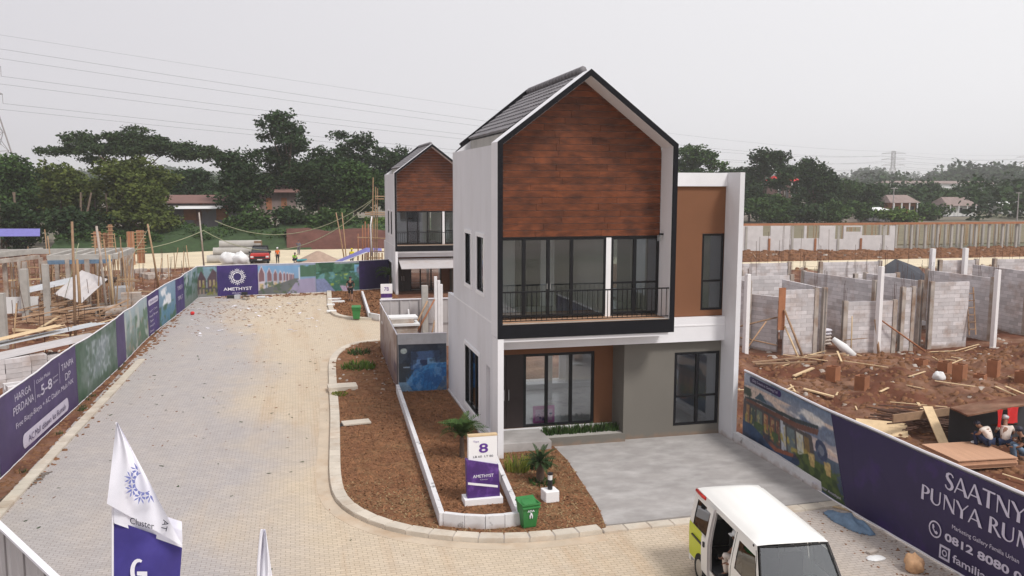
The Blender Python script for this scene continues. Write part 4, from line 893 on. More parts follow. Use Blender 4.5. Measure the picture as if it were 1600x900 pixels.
for q, w_, cc in ((.04, .04, (150, 110, 70)), (.10, .05, (60, 74, 70)), (.17, .07, (96, 110, 100)), (.26, .05, (150, 96, 70)), (.33, .05, (120, 70, 60)), (.40, .04, (110, 64, 54)), (.47, .035, (176, 184, 190)), (.52, .08, (96, 110, 112)), (.62, .07, (190, 190, 176)), (.70, .05, (116, 90, 50))):
    c.box(q, q+w_, .26-.05*q, .56, cc); c.blot((200, 180, 120), 40, 16, .55, .6, q, q+w_, .28, .54, q*30)
c.box(.455, .485, .17, .6, (186, 190, 198)); c.blot((170, 150, 60), 30, 10, .56, .8, .03, .75, .26, .44, 6); c.blot((60, 86, 46), 18, 8, .50, .9, .06, .42, .22, .38, 9)
c.poly([(0, .30), (.12, .30), (.40, .15), (.60, .24), (.9, .0), (0, 0)], (40, 66, 102)); c.poly([(.25, .22), (.38, .13), (.62, .22), (.60, .26), (.40, .19), (.26, .26)], (140, 74, 50))
c.blot((26, 40, 66), 8, 7, .5, .7, 0, .7, 0, .3, 15); c.poly([(.60, .26), (.72, .36), (.95, .26), (1, .0), (.72, .03)], (44, 62, 28)); c.blot((74, 92, 34), 20, 12, .5, .9, .6, 1, .03, .34, 4)
c.ell(.86, .50, .055, .12, (46, 56, 86)); c.ell(.86, .50, .028, .06, (104, 112, 130)); c.blot((120, 126, 146), 40, 20, .60, .5, .80, .92, .38, .62, 2)
for q in (.76, .90): c.poly([(q-.03, .38), (q+.03, .38), (q+.018, .24), (q-.018, .24)], (180, 150, 92)); c.blot((205, 180, 110), 60, 30, .5, .7, q-.03, q+.03, .26, .4, q)
c.grain(.3, 90)
hr.grid('club_house_print', .02, UR(-5.0), .012, .975, M['print'], rb, .014, c, edge=.82)
hr.grid('dark_purple_print', UR(-5.0), hr.L, .012, .975, M['purple_dark'], rb, .0135, edge=-.0) if False else None
nxx = 60
uu = np.linspace(0, 1, nxx); V = []
for j, v in enumerate(np.linspace(0, 1, 14)):
    ua = UR(-5.0)+.82*(1-v)+.004; uq = ua+(hr.L-ua)*uu; tz = hr.h0+(.012+.963*v)*(hr.top(uq)-hr.h0); V.append(hr.pt(uq, tz, .014))
V = np.concatenate(V); i = np.arange(nxx*14).reshape(14, nxx); link(bpy.data.objects.new('dark_purple_print', npmesh('dark_purple_print', V, np.stack([i[:-1, :-1], i[:-1, 1:], i[1:, 1:], i[1:, :-1]], -1).reshape(-1, 4), M['purple_dark'], True)), rb)
shape(hr, rb, [roundbox(UR(-.28), UR(-2.36), 2.06, 2.26)], 'purple_dark', .024, 'label_pill'); letter(hr, rb, 'Only 5 menit to Gerbang Toll', UR(-.5), UR(-2.15), 2.11, 2.21, 'lett_dim', .03)
letter(hr, rb, 'Gate Cluster Amethyst', UR(-4.25), UR(-5.65), .17, .27, 'lett_dim', .03)
shape(hr, rb, [[(UR(-5.9), 2.0), (UR(-7.4), 1.2), (UR(-7.6), .2), (UR(-6.2), .2)]], 'purple_dark', .0165, 'tone_panel')
LR = lambda t, y0, y1, z0, z1, **k: letter(hr, rb, t, UR(y0), UR(y1), z0, z1, 'lett_dim', **k)
LR('SAATNYA', -9.18, -11.75, 1.76, 2.13, flared=True); LR('PUNYA RUMAH', -8.51, -12.35, 1.28, 1.62, flared=True)
LR('Marketing Gallery Familia Urban', -9.47, -11.25, .93, 1.05); LR('0812 8080 0', -9.28, -11.35, .62, .80, weight=.03)
LR('familiaurban', -9.54, -11.3, .24, .42, weight=.015)
shape(hr, rb, ringpoly(UR(-8.99), .75, .155, .19), 'lett_dim', name='phone_icon')
shape(hr, rb, [[(UR(-8.99)+a, .75+b) for a, b in ((-.09, .08), (-.05, .10), (-.02, .04), (-.045, .01), (.0, -.045), (.04, -.02), (.09, -.05), (.06, -.10), (.0, -.09), (-.08, .0))]], 'lett_dim', name='phone_icon')
ic = UR(-9.31); ib = []
for a, b, c_, d_ in ((-.155, .155, .105, .155), (-.155, .155, -.155, -.105), (-.155, -.105, -.105, .105), (.105, .155, -.105, .105)): ib.append([(ic+a, .335+c_), (ic+b, .335+c_), (ic+b, .335+d_), (ic+a, .335+d_)])
shape(hr, rb, ib+ringpoly(ic, .335, .045, .075), 'lett_dim', name='camera_icon')

# --- bedroom poster and metal sheet fence round the empty lot
FP1 = [(-1.76, 18.4), (-1.86, 14), (-1.96, 9.05)]
hf = Hoard(FP1, .06, 2.38, 1, .006, .04, 2.)
fb = empty('side_hoarding', (0, 0, 0), 0, 'faded print hoarding along the side of the empty lot, left of the blue bedroom poster', 'hoarding')
hf.frame(fb)
c = Canvas(120, 44, (150, 128, 118)); c.grad((112, 90, 92), (196, 178, 164)); c.blot((120, 90, 76), 9, 3, .5, .7, sd=2)
for q in np.linspace(.02, .95, 16): c.box(q, q+.018, .1, .95, (100, 78, 80), .35)
c.blot((70, 56, 74), 6, 3, .5, .7, .6, 1, 0, .45, 4); c.grain(.2); hf.grid('faded_print', .02, hf.L-.02, .015, .985, M['print'], fb, .012, c)
hp = Hoard([(-1.95, 9.03), (-.02, 8.93)], .06, 2.40, 1, .006, .02, 6., False)
pb = empty('bedroom_poster', (0, 0, 0), 0, 'printed poster of a bed with blue cover between the lot fence and the show house', 'poster')
hp.frame(pb, post=.9, posts=False)
hp.grid('grey_top_band', 0, hp.L, .82, .99, M['galv'], pb, .012)
c = Canvas(150, 150, (40, 52, 66)); c.grad((70, 110, 150), (38, 46, 58)); c.blot((70, 78, 84), 3, 3, .5, .5, sd=3); c.ell(.11, .86, .07, .06, (190, 205, 200)); c.box(.0, .3, .12, .6, (44, 50, 54), .7); c.box(.1, .24, .50, .53, (150, 170, 190))
c.poly([(.26, .45), (.26, .84), (.86, .86), (.86, .6)], (66, 96, 140)); c.poly([(.3, .48), (.3, .66), (.46, .68), (.48, .5)], (96, 140, 190)); c.poly([(.58, .56), (.60, .70), (.76, .70), (.78, .56)], (110, 160, 205)); c.poly([(.44, .55), (.45, .66), (.6, .66), (.6, .55)], (38, 54, 92))
c.poly([(.16, .20), (.34, .46), (.66, .58), (1, .60), (1, .1), (.8, .02), (.3, .02)], (38, 110, 178)); c.poly([(.34, .46), (.66, .58), (1, .60), (1, .5), (.6, .46), (.4, .36), (.2, .14), (.16, .2)], (60, 136, 200)); 
for i in range(6): c.poly([(.4+.09*i, .04), (.42+.09*i, .04), (.5+.08*i, .46), (.49+.08*i, .46)], (28, 82, 146), .6)
c.poly([(0, 0), (0, .2), (.16, .2), (.3, .0)], (120, 156, 184)); c.poly([(.78, 0), (.95, .3), (1, .3), (1, 0)], (92, 108, 124)); c.blot((24, 76, 140), 7, 9, .5, .55, .2, 1, .02, .58, 4); c.blot((120, 168, 214), 9, 7, .58, .5, .15, .95, .0, .6, 9); c.blot((20, 28, 40), 4, 5, .55, .5, 0, 1, .55, 1, 6); c.grain(.3)
hp.grid('bed_print', .03, hp.L-.02, .015, .82, M['print'], pb, .013, c)
def sheet_fence(name, a, b, h, label, cat='fence', n=None, zs=0.):
    a = Vector(a); b = Vector(b); L_ = (b-a).length; d = (b-a)/L_; ang = math.atan2(d.y, d.x); r = empty(name, (a.x, a.y, zs), ang, label, cat)
    n = n or int(round(L_/.92)); w = L_/n
    me = MB(); me.mi = 0; xs = [0, .10, .12, .42, .44, .50, .52, .82, .84]
    prof = [(0, 0), (.03*w/.92, -.03), (.10, -.03), (.13, 0), (w*.48, 0), (w*.5, -.022), (w*.56, -.022), (w*.58, 0), (w-.004, 0)]
    vs = [(x, y, z) for z in (0.02, h) for x, y in prof]; k = len(prof); me.add(vs, [(i, i+1, i+1+k, i+k) for i in range(k-1)]); me = me.mesh('sheet_panel', M['sheet'])
    for i in range(n): inst('sheet_panel', me, r, (i*w, 0, 0))
    rib = MB().box(-.025, .025, -.05, -.031, .03, h-.01).mesh('rib', M['sheet_edge'])
    for i in range(n+1): inst('rib', rib, r, (i*w, 0, 0))
    for z in ((h*.5),): MB().box(0, L_, -.055, -.05, z-.02, z+.02).build('mid_rail', M['sheet_edge'], r)
    MB().box(-.02, L_+.02, -.06, .05, h, h+.045).build('top_rail', M['rail'], r); return r
a1 = at(590, 471, 2.2); 
sheet_fence('metal_fence', (-1.74, 18.5), (7.9, 18.3), 2.48, 'grey metal sheet fence across the far side of the empty lot')
sheet_fence('metal_fence', (-11.62, -7.0), (-8.4, -12.3), 2.38, 'pale sheet metal fence with white top rail at the lower left corner', n=6)
# ------------------------------------------------------------------ planter walls, signs, garden pieces
def wall_run(name, pts, h, t, mt, label, cat='wall', z0=0.):
    r = empty(name, (0, 0, 0), 0, label, cat)
    for i in range(len(pts)-1):
        a, b = np.array(pts[i], float), np.array(pts[i+1], float); d = (b-a)/np.linalg.norm(b-a)
        if i > 0: a = a+d*(t/2+.002)
        if i < len(pts)-2: b = b+d*t/2
        MB().bar((*a, z0+h/2), (*b, z0+h/2), t, h).build('wall_segment', mt, r, bevel=.008)
    return r
pc = at(690, 801, .38); pd = at(812, 801, .38); pe = at(745, 686, .30); pa = (-1.97, 9.0)
arcp = [(pc[0]+(pd[0]-pc[0])*t, pc[1]+(pd[1]-pc[1])*t-.22*math.sin(PI*t)) for t in (0, .25, .5, .75, 1)]
wall_run('planter_wall', [pa, pc]+arcp[1:]+[(-.06, 1.2)], .40, .13, M['planterwall'], 'low white planter wall round the mulch bed that holds the number 8 sign')
tag(MB().prism([(-1.9, 8.98), (pc[0]+.05, pc[1]+.05), (pd[0]-.05, pd[1]+.05), (-.1, 1.2), (-.02, 1.0), (-.02, 8.9)], .07, .10).build('bed_soil', M['mulch']), kind='structure')
tufts('mulch_litter', 14000, polys([(-1.85, 8.9), (pc[0]+.1, pc[1]+.15), (pd[0]-.1, pd[1]+.12), (-.18, 1.2), (-.1, 8.9)]), .03, .09, M['leaflitter'], .10)
wall_run('planter_wall', [at(566, 455, .4), at(577, 489, .4), at(594, 492, .4)], .42, .14, M['planterwall'], 'low white planter wall beside the distant garden, left of the 7B sign')
wall_run('kerb_wall', [(7.9, -5.05), (7.88, .1)], .30, .16, M['planterwall'], 'low grey kerb wall along the driveway at the foot of the right hoarding', z0=.05)
def plane_text(parent, txt, ux, y, z0, z1, mt, weight=0., slope=0.):
    v, f = text_mesh(txt, weight); a, b = v.min(0), v.max(0)
    x = ux[0]+(ux[1]-ux[0])*(v[:, 0]-a[0])/(b[0]-a[0]); z = z0+(z1-z0)*(v[:, 1]-a[1])/(b[1]-a[1])+slope*(x-ux[0])
    me = bpy.data.meshes.new('lettering'); me.from_pydata([(float(p), y, float(q)) for p, q in zip(x, z)], [], f); me.materials.append(M[mt]); me.update()
    return link(bpy.data.objects.new('lettering', me), parent)
sg = empty('number_sign', (-1.19, -3.51, .10), 0, 'white and purple sign with a big 8 standing on a white block in the planter', 'sign')
MB().box(-.50, .50, -.10, .36, 0, .17).build('base', M['white_trim'], sg, bevel=.01)
MB().ext_y([(-.37, 1.15), (-.37, 1.76), (.38, 1.76), (.38, .95)], .06, .22).build('white_board', M['white_trim'], sg)
MB().box(-.375, .385, .055, .225, 1.762, 1.80).build('timber_cap', M['timber_pale'], sg)
sm_ = mat('sign_purple', srgb(76, 44, 112), .5, .25, 3, col2=srgb(120, 84, 160), c2scale=3, c2pos=(.5, .8))
MB().ext_y([(-.41, .172), (-.44, 1.19), (.40, 1.0), (.44, .172)], .0, .20).build('purple_board', sm_, sg)
MB().ext_y([(-.40, .54), (-.40, .60), (.38, .46), (.38, .40)], -.008, -.001).build('white_stripe', M['white_trim'], sg)
plane_text(sg, '8', (-.10, .14), .052, 1.33, 1.58, 'lett_purple', .02); plane_text(sg, 'Tipe', (-.25, -.10), .052, 1.60, 1.66, 'lett_purple'); plane_text(sg, 'LB 60  LT 80', (-.25, .27), .052, 1.21, 1.265, 'lett_dark')
plane_text(sg, 'AMETHYST', (-.27, .27), -.006, .70, .78, 'lett', .01); plane_text(sg, 'Cluster', (-.08, .12), -.006, .63, .665, 'lett_dim')
sx, sy = at(604, 468, .1)
s7 = empty('unit_sign', (sx, sy, .1), 0, 'small white sign reading 7B above a purple foot, beside the distant house', 'sign')
MB().box(-.40, .40, 0, .16, .0, .12).build('base', M['white_trim'], s7); MB().box(-.38, .38, .02, .12, .12, .42).build('purple_board', sm_, s7); MB().box(-.40, .42, -.01, .13, .425, 1.1).build('white_board', M['white_trim'], s7)
plane_text(s7, '7B', (-.16, .18), -.016, .62, .88, 'lett_purple', .01)
def bin_(x, y, z, rz, label, s=1.):
    b = empty('wheelie_bin', (x, y, z), rz, label, 'bin', 'green rubbish bins')
    mb = MB(); lv = [(.0, .15, .13), (.03, .155, .14), (.50, .205, .20), (.56, .215, .21)]
    vs = []; fs = []
    for zz, hx, hy in lv:
        for sx_, sy_ in ((-1, -1), (1, -1), (1, 1), (-1, 1)): vs.append((sx_*hx*s, sy_*hy*s, zz*s))
    fs = [(i*4+k, i*4+(k+1) % 4, i*4+4+(k+1) % 4, i*4+4+k) for i in range(3) for k in range(4)]+[(3, 2, 1, 0)]
    mb.add(vs, fs).build('body', M['bin'], b, bevel=.012)
    rm_ = MB(); 
    for a in ((-.225, .225, -.23, -.205), (-.225, .225, .205, .23), (-.225, -.20, -.205, .205), (.20, .225, -.205, .205)): rm_.box(a[0]*s, a[1]*s, a[2]*s, a[3]*s, .56*s, .59*s)
    rm_.build('rim', M['bin'], b)
    lid = MB(Matrix.Translation((0, .20*s, .60*s)) @ Matrix.Rotation(R(16), 4, 'X')); lid.box(-.22*s, .22*s, -.45*s, .03, 0, .035*s); lid.ball((0, -.22*s, .04*s), .17*s, .17*s, .03*s)
    lid.build('lid', M['bin'], b, bevel=.01); MB().tube([(-.2*s, .235*s, .57*s), (.2*s, .235*s, .57*s)], .015*s, 6).build('handle', M['bin'], b)
    for q in (-.14, .14): MB().tube([(q*s-.02, .17*s, .05*s), (q*s+.02, .17*s, .05*s)], .05*s, 10).build('wheel', M['rubber'], b)
    return b
b1 = bin_(-.44, -5.12, .08, R(8), 'green wheelie bin with white marking at the planter corner beside the kerb', 1.05)
plane_text(b1, 'ADA', (-.10, .08), -.228, .42, .475, 'lett', .01); MB().ball((0, -.215, .36), .03, .02, .035, 6, 5).build('marking', M['lett'], b1); MB().ball((-.025, -.205, .30), .018, .02, .055, 6, 5).build('marking', M['lett'], b1); MB().ball((.03, -.205, .30), .018, .02, .055, 6, 5).build('marking', M['lett'], b1)
bx, by = at(557, 498, .08); bin_(bx, by, .08, R(-4), 'small green wheelie bin in the far garden behind the empty lot', 1.25)
gl = empty('garden_lamp', (.56, -3.62, .075), .1, 'black bollard lamp on a white concrete cube near the cycad', 'lamp')
MB().box(-.19, .19, -.19, .19, 0, .30).build('base_cube', M['white_trim'], gl, bevel=.02); MB().tube([(0, 0, .30), (0, 0, .56)], .065, 14).build('post', M['plastic'], gl); MB().tube([(0, 0, .561), (0, 0, .70)], .06, 14).build('lamp_shade', M['inner'], gl); MB().tube([(0, 0, .701), (0, 0, .74)], .075, 14).build('cap', M['plastic'], gl)
# --- leafy plants
def tintmesh(name, V, Fq, T, mt):
    me = npmesh(name, V, Fq, mt); a = me.attributes.new('tint', 'FLOAT', 'POINT'); a.data.foreach_set('value', np.asarray(T, np.float32)); return me
def frond_mesh(L_, drop, n, leaf, lw, seed, updir=.9, mt='leaf_green', name='frond'):
    rg = np.random.default_rng(seed); V = []; Fc = []; T = []
    a0 = updir; pts = []
    x = z = 0; ang = a0
    for i in range(n+1):
        pts.append((x, z)); x += L_/n*math.cos(ang); z += L_/n*math.sin(ang); ang -= drop/n
    for i in range(1, n+1):
        t = i/n; px_, pz = pts[i]; ll = leaf*math.sin(PI*min(.97, t*.85+.12))
        dx = pts[i][0]-pts[i-1][0]; dz = pts[i][1]-pts[i-1][1]
        for s in (-1, 1):
            b = len(V); sw = .75; j = rg.uniform(-.1, .1)
            e = (px_+ll*sw*.8, s*ll*(.75+j), pz+ll*(.10-.35*t)+j*ll)
            V += [(px_, 0, pz), (px_+dx*.5, 0, pz+dz*.5), (e[0]+lw*.2, e[1], e[2]), ((px_+e[0])/2-lw, e[1]/2, (pz+e[2])/2+.01)]; Fc.append((b, b+1, b+2, b+3)); T += [rg.uniform(.2, 1)]*4
    for i in range(n):
        b = len(V); w = .012*(1-i/n)+.003; (x0, z0), (x1, z1) = pts[i], pts[i+1]
        V += [(x0, -w, z0), (x0, w, z0), (x1, w*.8, z1), (x1, -w*.8, z1)]; Fc.append((b, b+1, b+2, b+3)); T += [.8]*4
    return tintmesh(name, np.array(V), np.array(Fc), T, M[mt])
def palm(name, x, y, z, th, tr, nf, L_, drop, leaf, label, cat, mt='leaf_green', up=(.3, 1.3), n=16, stems=1):
    r = empty(name, (x, y, z), 0, label, cat)
    tk = MB(); 
    for k in range(8): tk.tube([(0, 0, th*k/8), (0, 0, th*(k+1)/8)], [tr*(1.12-.04*k), tr*(.92-.04*k)], 9)
    tk.build('trunk', M['palmtrunk'], r)
    ms = [frond_mesh(L_*q, drop*random.uniform(.8, 1.2), n, leaf, .02, 10+i, 0, mt) for i, q in enumerate((1, .85, .95))]
    for i in range(nf):
        t = i/nf; el = up[0]+(up[1]-up[0])*t
        inst('frond', ms[i % 3], r, (0, 0, th*.97), (0, -el, i*2.399+random.uniform(-.1, .1)), (1, 1, 1))
    return r
palm('cycad', .70, -2.2, .075, .60, .12, 30, .58, .8, .10, 'short cycad with stout dark trunk and stiff fronds beside the driveway', 'cycad', 'leaf_dark', (-.15, 1.35), 16)
palm('young_palm', -1.02, .35, .10, .62, .08, 26, .92, 1.35, .24, 'young palm with arching feathery fronds behind the number 8 sign', 'palm', 'leaf_green', (.85, 1.52), 18)
q = at(606, 455); palm('young_palm', q[0]+.3, q[1]+1.0, .1, 1.0, .09, 18, 1.6, 1.8, .38, 'young palm against the purple hoarding behind the 7B sign', 'palm', 'leaf_green', (.5, 1.4), 14)
def blades(cx, cy, z, rad, n, h0, h1, w, rg, lean=.5):
    a = rg.uniform(0, 2*PI, n); r = rad*np.sqrt(rg.random(n)); x = cx+r*np.cos(a); y = cy+r*np.sin(a); h = rg.uniform(h0, h1, n)*(1-.4*r/rad); b = rg.uniform(0, 2*PI, n); ln = rg.uniform(0, lean, n)*h
    V = np.zeros((n, 4, 3)); 
    for k, (sx_, t) in enumerate(((-1, 0), (1, 0), (.35, 1), (-.35, 1))):
        V[:, k, 0] = x+np.cos(b)*w*sx_+t*ln*np.cos(a); V[:, k, 1] = y+np.sin(b)*w*sx_+t*ln*np.sin(a); V[:, k, 2] = z+t*h
    return V.reshape(-1, 3), np.repeat(rg.random(n), 4)
def shrub(name, x, y, z, rad, n, h0, h1, w, mt, label, cat='shrub', group=None, lean=.6):
    rg = np.random.default_rng(int(abs(x*31+y*17)*10)+n); r = empty(name, (x, y, z), 0, label, cat, group)
    V, T = blades(0, 0, 0, rad, n, h0, h1, w, rg, lean); link(bpy.data.objects.new('foliage', tintmesh('foliage', V, np.arange(len(V)).reshape(-1, 4), T, M[mt])), r)
    st = MB()
    for i in range(7): a = i*.9; st.tube([(0, 0, 0), (rad*.5*math.cos(a), rad*.5*math.sin(a), h1*.6)], [.012, .004], 4)
    st.build('stem', M['trunk'], r); return r
shrub('shrub', .33, -1.1, .08, .34, 200, .2, .6, .018, 'leaf_yellow', 'yellow green spiky shrub in the corner by the white house pier')
shrub('shrub', .72, -2.3, .08, .34, 200, .05, .18, .02, 'leaf_green', 'low green plant ring round the foot of the cycad', lean=1.2)
shrub('shrub', .95, -.9, .08, .45, 200, .12, .45, .02, 'leaf_dark', 'sparse dark shrub between the porch step and the driveway')
for i in range(7): shrub('hedge_plant', 2.05+i*.36, 1.55+.03*(i % 2), .27, .24, 150, .12, .32, .02, 'leaf_green', 'small green plant in the planter below the living room glass', 'plant', 'low plants below the living room glass')
shrub('weed_clump', -3.15, 14.0, .08, .75, 260, .1, .42, .03, 'leaf_bright', 'larger bright green weed clump on the rubble left of the side hoarding', 'weeds')
shrub('weed_clump', -2.9, 17.3, .08, .55, 150, .08, .35, .03, 'leaf_green', 'smaller green weed clump further up the rubble strip', 'weeds')
for i in range(14): shrub('verge_weed', -13.55+.05*(i % 3), random.uniform(2, 30), .01, .14, 26, .05, .16, .012, 'leaf_green', 'small weed at the foot of the street hoarding', 'weeds', 'weeds along the street hoarding')
def slab(name, x, y, z, lx, ly, lz, rz, mt, label, cat, bev=.01, rx=0., ry=0., group=None):
    o = MB().box(-lx/2, lx/2, -ly/2, ly/2, 0, lz).build(name, mt, None, loc=(x, y, z), rot=(rx, ry, rz), bevel=bev); return tag(o, label, cat, group)
q = at(533, 607, .1); slab('concrete_slab', q[0]+.05, q[1], .08, 1.15, .75, .16, .05, M['kerb'], 'pale concrete slab lying in the rubble beside the kerb', 'slab')
q = at(552, 661, .1); slab('drain_cover', q[0]+.1, q[1], .09, .95, .5, .06, .12, M['kerb'], 'flat concrete drain cover in the mulch bed near the kerb', 'slab')
q = at(528, 664, .08); slab('drain_opening', q[0]+.05, q[1], .062, .34, .42, .03, .03, M['rubber'], 'dark square drain opening beside the drain cover', 'drain')
q = at(531, 616, .1); shrub('yellow_plant', q[0], q[1], .08, .3, 90, .05, .18, .04, 'leaf_yellow', 'small yellow plant between the slab and the kerb', 'plant')
# blue cloth, boulder, sandals etc near the right hoarding
def crumple(name, x, y, z, rx_, ry_, h, mt, label, cat, sd, rz=0):
    n = 26; U_, V_ = np.meshgrid(np.linspace(-1, 1, n), np.linspace(-1, 1, n)); rr = np.sqrt(U_**2+V_**2)
    Z = h*np.clip(1-rr**2, 0, 1)**.6*(.3+1.2*fbm(U_*2+sd, V_*2+sd, 3))+.01; X_ = U_*rx_*(1+.25*(vnoise(U_*2+sd, V_*2)-.5)); Y_ = V_*ry_*(1+.3*(vnoise(U_*2, V_*2+sd)-.5))
    Vv = np.stack([X_, Y_, Z], -1).reshape(-1, 3); i = np.arange(n*n).reshape(n, n); Fq = np.stack([i[:-1, :-1], i[:-1, 1:], i[1:, 1:], i[1:, :-1]], -1).reshape(-1, 4)
    keep = (rr.reshape(-1)[Fq].max(1) < 1.08); o = link(bpy.data.objects.new(name, npmesh(name, Vv, Fq[keep], mt, False))); o.location = (x, y, z); o.rotation_euler = (0, 0, rz); return tag(o, label, cat)
crumple('tarpaulin', 7.3, -6.7, 0, .28, .75, .22, M['cloth_blue'], 'crumpled blue grey tarpaulin on the paving at the foot of the right hoarding', 'tarpaulin', 3., .12)
def rock(name, x, y, z, r, mt, label, cat, sd, sc=(1, 1, 1)):
    n, k = 18, 11; V = []; Fc = []
    for i in range(k+1):
        t = -PI/2+PI*i/k
        for j in range(n):
            a = 2*PI*j/n; d = np.array([math.cos(t)*math.cos(a), math.cos(t)*math.sin(a), math.sin(t)]); q = 1+.55*(float(vnoise(np.array(d[0]*2+sd+d[2]), np.array(d[1]*2+sd)))-.5)+.15*(float(vnoise(np.array(d[0]*6+sd), np.array(d[1]*6+d[2]*5+sd)))-.5)
            V.append((d[0]*r*q*sc[0], d[1]*r*q*sc[1], d[2]*r*q*sc[2]))
    for i in range(k):
        for j in range(n): Fc.append((i*n+j, i*n+(j+1) % n, i*n+n+(j+1) % n, i*n+n+j))
    o = link(bpy.data.objects.new(name, npmesh(name, V, Fc, mt, False))); o.location = (x, y, z+r*sc[2]*.8); return tag(o, label, cat)
q = at(1436, 895); rock('foam_boulder', q[0]-.05, q[1]+.1, 0, .21, mat('hardened_foam', (.60, .36, .20), .8, .2, 5, .3, 20, col2=(.30, .16, .09), c2scale=3, c2pos=(.5, .7)), 'lumpy tan block lying on the paving under the phone number', 'boulder', 4.)
for i, (px_, py_) in enumerate(((1304, 780), (1322, 797), (1296, 772), (1345, 800))):
    q = at(px_, py_); tag(MB().bar((q[0]-.25, q[1]+.3, .03), (q[0]+.2, q[1]-.35, .03), .08, .03).build('plank', M['timber_pale'], None), 'thin plank on the ground by the hoarding foot', 'plank', 'offcuts by the right hoarding')
q = at(1357, 885); crumple('plastic_bag', q[0]+.4, q[1]+.3, 0, .22, .14, .05, M['inner'], 'flattened clear plastic bag on the paving near the lumpy tan block', 'bag', 9.)
q = at(1360, 876); slab('broken_paver', q[0]+.3, q[1]+.35, 0, .30, .12, .06, .3, M['concrete_old'], 'loose grey paver lying near the right hoarding', 'paver')
# street odds and ends
q = at(301, 492); rock('red_bag', q[0], q[1], 0, .13, M['redcloth'], 'small red bag dropped on the paving near the street hoarding', 'bag', 7.)
q = at(70, 705)
# fallen bamboo comb near the left kerb
r_ = empty('fallen_branch', (0, 0, 0), 0, 'long brown palm branch lying on the grey paving at the left edge', 'branch')
a = at(0, 800); b = at(60, 742); MB().bar((a[0]-.5, a[1]-.6, .03), (*b, .03), .04).build('stalk', M['trunk'], r_)
ll = MB()
for i in range(22):
    t = i/21; p = (a[0]-.5+(b[0]-a[0]+.5)*t, a[1]-.6+(b[1]-a[1]+.6)*t); ll.bar((*p, .03), (p[0]+.28+.1*random.random(), p[1]+.15, .02), .03, .012)
ll.build('leaflets', M['trunk'], r_)
q = at(318, 456); MB()
def chair(px_, py_, label):
    q = at(px_, py_); r = empty('folding_chair', (q[0], q[1], 0), .4, label, 'chair')
    r.scale = (.8, .8, .55)
    MB().box(-.28, .28, -.25, .25, .42, .46).build('seat', M['plastic'], r); MB().box(-.28, .28, .25, .30, .55, .95).build('backrest', M['plastic'], r)
    for sx_ in (-.24, .24):
        for sy_ in (-.22, .22): MB().tube([(sx_, sy_, 0), (sx_*.8, sy_*.8, .42)], .02, 5).build('leg', M['plastic'], r)
chair(384, 468, 'black chair with its back to the purple AMETHYST panel')
q = at(361, 466); slab('black_crate', q[0], q[1], 0, .55, .35, .22, .1, M['plastic'], 'low black crate in front of the AMETHYST panel', 'crate', .02)
q = at(371, 467); slab('clear_box', q[0], q[1], 0, .4, .3, .3, -.1, M['galv'], 'small grey box beside the black chair', 'box', .02)
q = at(408, 466); slab('grey_sack', q[0], q[1], 0, .6, .3, .16, .1, M['galv'], 'flat grey sack at the foot of the street print', 'sack', .05)
for i, (px_, py_, w_) in enumerate(((523, 470, .9), (528, 474, .9), (518, 489, .6), (517, 479, .5))):
    q = at(px_, py_); slab('paver_pile', q[0], q[1], .08, w_, .35, .1, .05, M['inner'], 'pale slab lying on the far garden soil', 'slab', .01, group='slabs on the far garden')
q = at(554, 462); rock('soil_lump', q[0]+.5, q[1], .05, .2, M['clod'], 'dark lump beside the walking person in the far garden', 'rock', 2.)

# ------------------------------------------------------------------ feather flags
def flag(d, name, label, Lp, Rp, parts, base):
    def P(px_, py_, off=0.):
        r = ray(px_, py_); return C0+r*(d+off)
    root = empty(name, (0, 0, 0), 0, label, 'flag'); out = {}
    def interp(C, t):
        ts = np.linspace(0, 1, len(C)); return np.interp(t, ts, [c[0] for c in C]), np.interp(t, ts, [c[1] for c in C])
    for nm, mt, LC, RC, sd in parts:
        n, m_ = 18, 30; V = []
        for j in range(m_+1):
            for i in range(n+1):
                t, s = j/m_, i/n; l = interp(LC, t); r = interp(RC, t)
                px_ = l[0]+(r[0]-l[0])*s; py_ = l[1]+(r[1]-l[1])*s
                o = .05*math.sin(s*5+py_*.03+sd)*min(1, t*3+.2)+.02*math.sin(s*14+py_*.05)
                V.append(P(px_, py_, o+sd*.012))
        k = n+1; Fq = [(j*k+i, j*k+k+i, j*k+k+i+1, j*k+i+1) for j in range(m_) for i in range(n)]
        o = link(bpy.data.objects.new(nm, npmesh(nm, V, Fq, M[mt], True)), root)
    a = P(*Lp[0]); pole = [tuple(P(p[0], p[1])) for p in Lp]; last = pole[-1]; pole.append((last[0], last[1], 0.05))
    MB().tube(pole, [.008]+[.014]*(len(pole)-1), 7, True).build('pole', M['rail'], root, True)
    MB().tube([(last[0], last[1], 0), (last[0], last[1], .06)], .22, 16).build('base', M['plastic'], root)
    return root, P
fr, FPp = flag(10.0, 'feather_flag', 'large white and purple feather flag with blue rosette at the lower left', [(181, 660), (183, 664), (180, 700), (177, 760), (176, 830), (176, 1000)], None,
    [('purple_cloth', 'flag_purple', [(177, 812), (177, 900), (176, 1050)], [(285, 850), (282, 890), (270, 1050)], 1.), ('lower_white_cloth', 'flag_white', [(178, 780), (178, 816), (179, 818)], [(284, 815), (285, 840), (285, 856)], .0),
     ('white_cloth', 'flag_white', [(182, 660), (176, 710), (167, 787)], [(184, 660), (238, 762), (285, 853)], -6.)], None)
def flagshape(P, polys_, mt, off, name):
    V = []; Fc = []
    for i, pl in enumerate(polys_):
        b = len(V); V += [tuple(P(p[0], p[1], off-.0006*(i % 5))) for p in pl]; Fc.append(tuple(range(b, b+len(pl))))
    me = bpy.data.meshes.new(name); me.from_pydata(V, [], Fc); me.materials.append(M[mt]); me.update(); return me
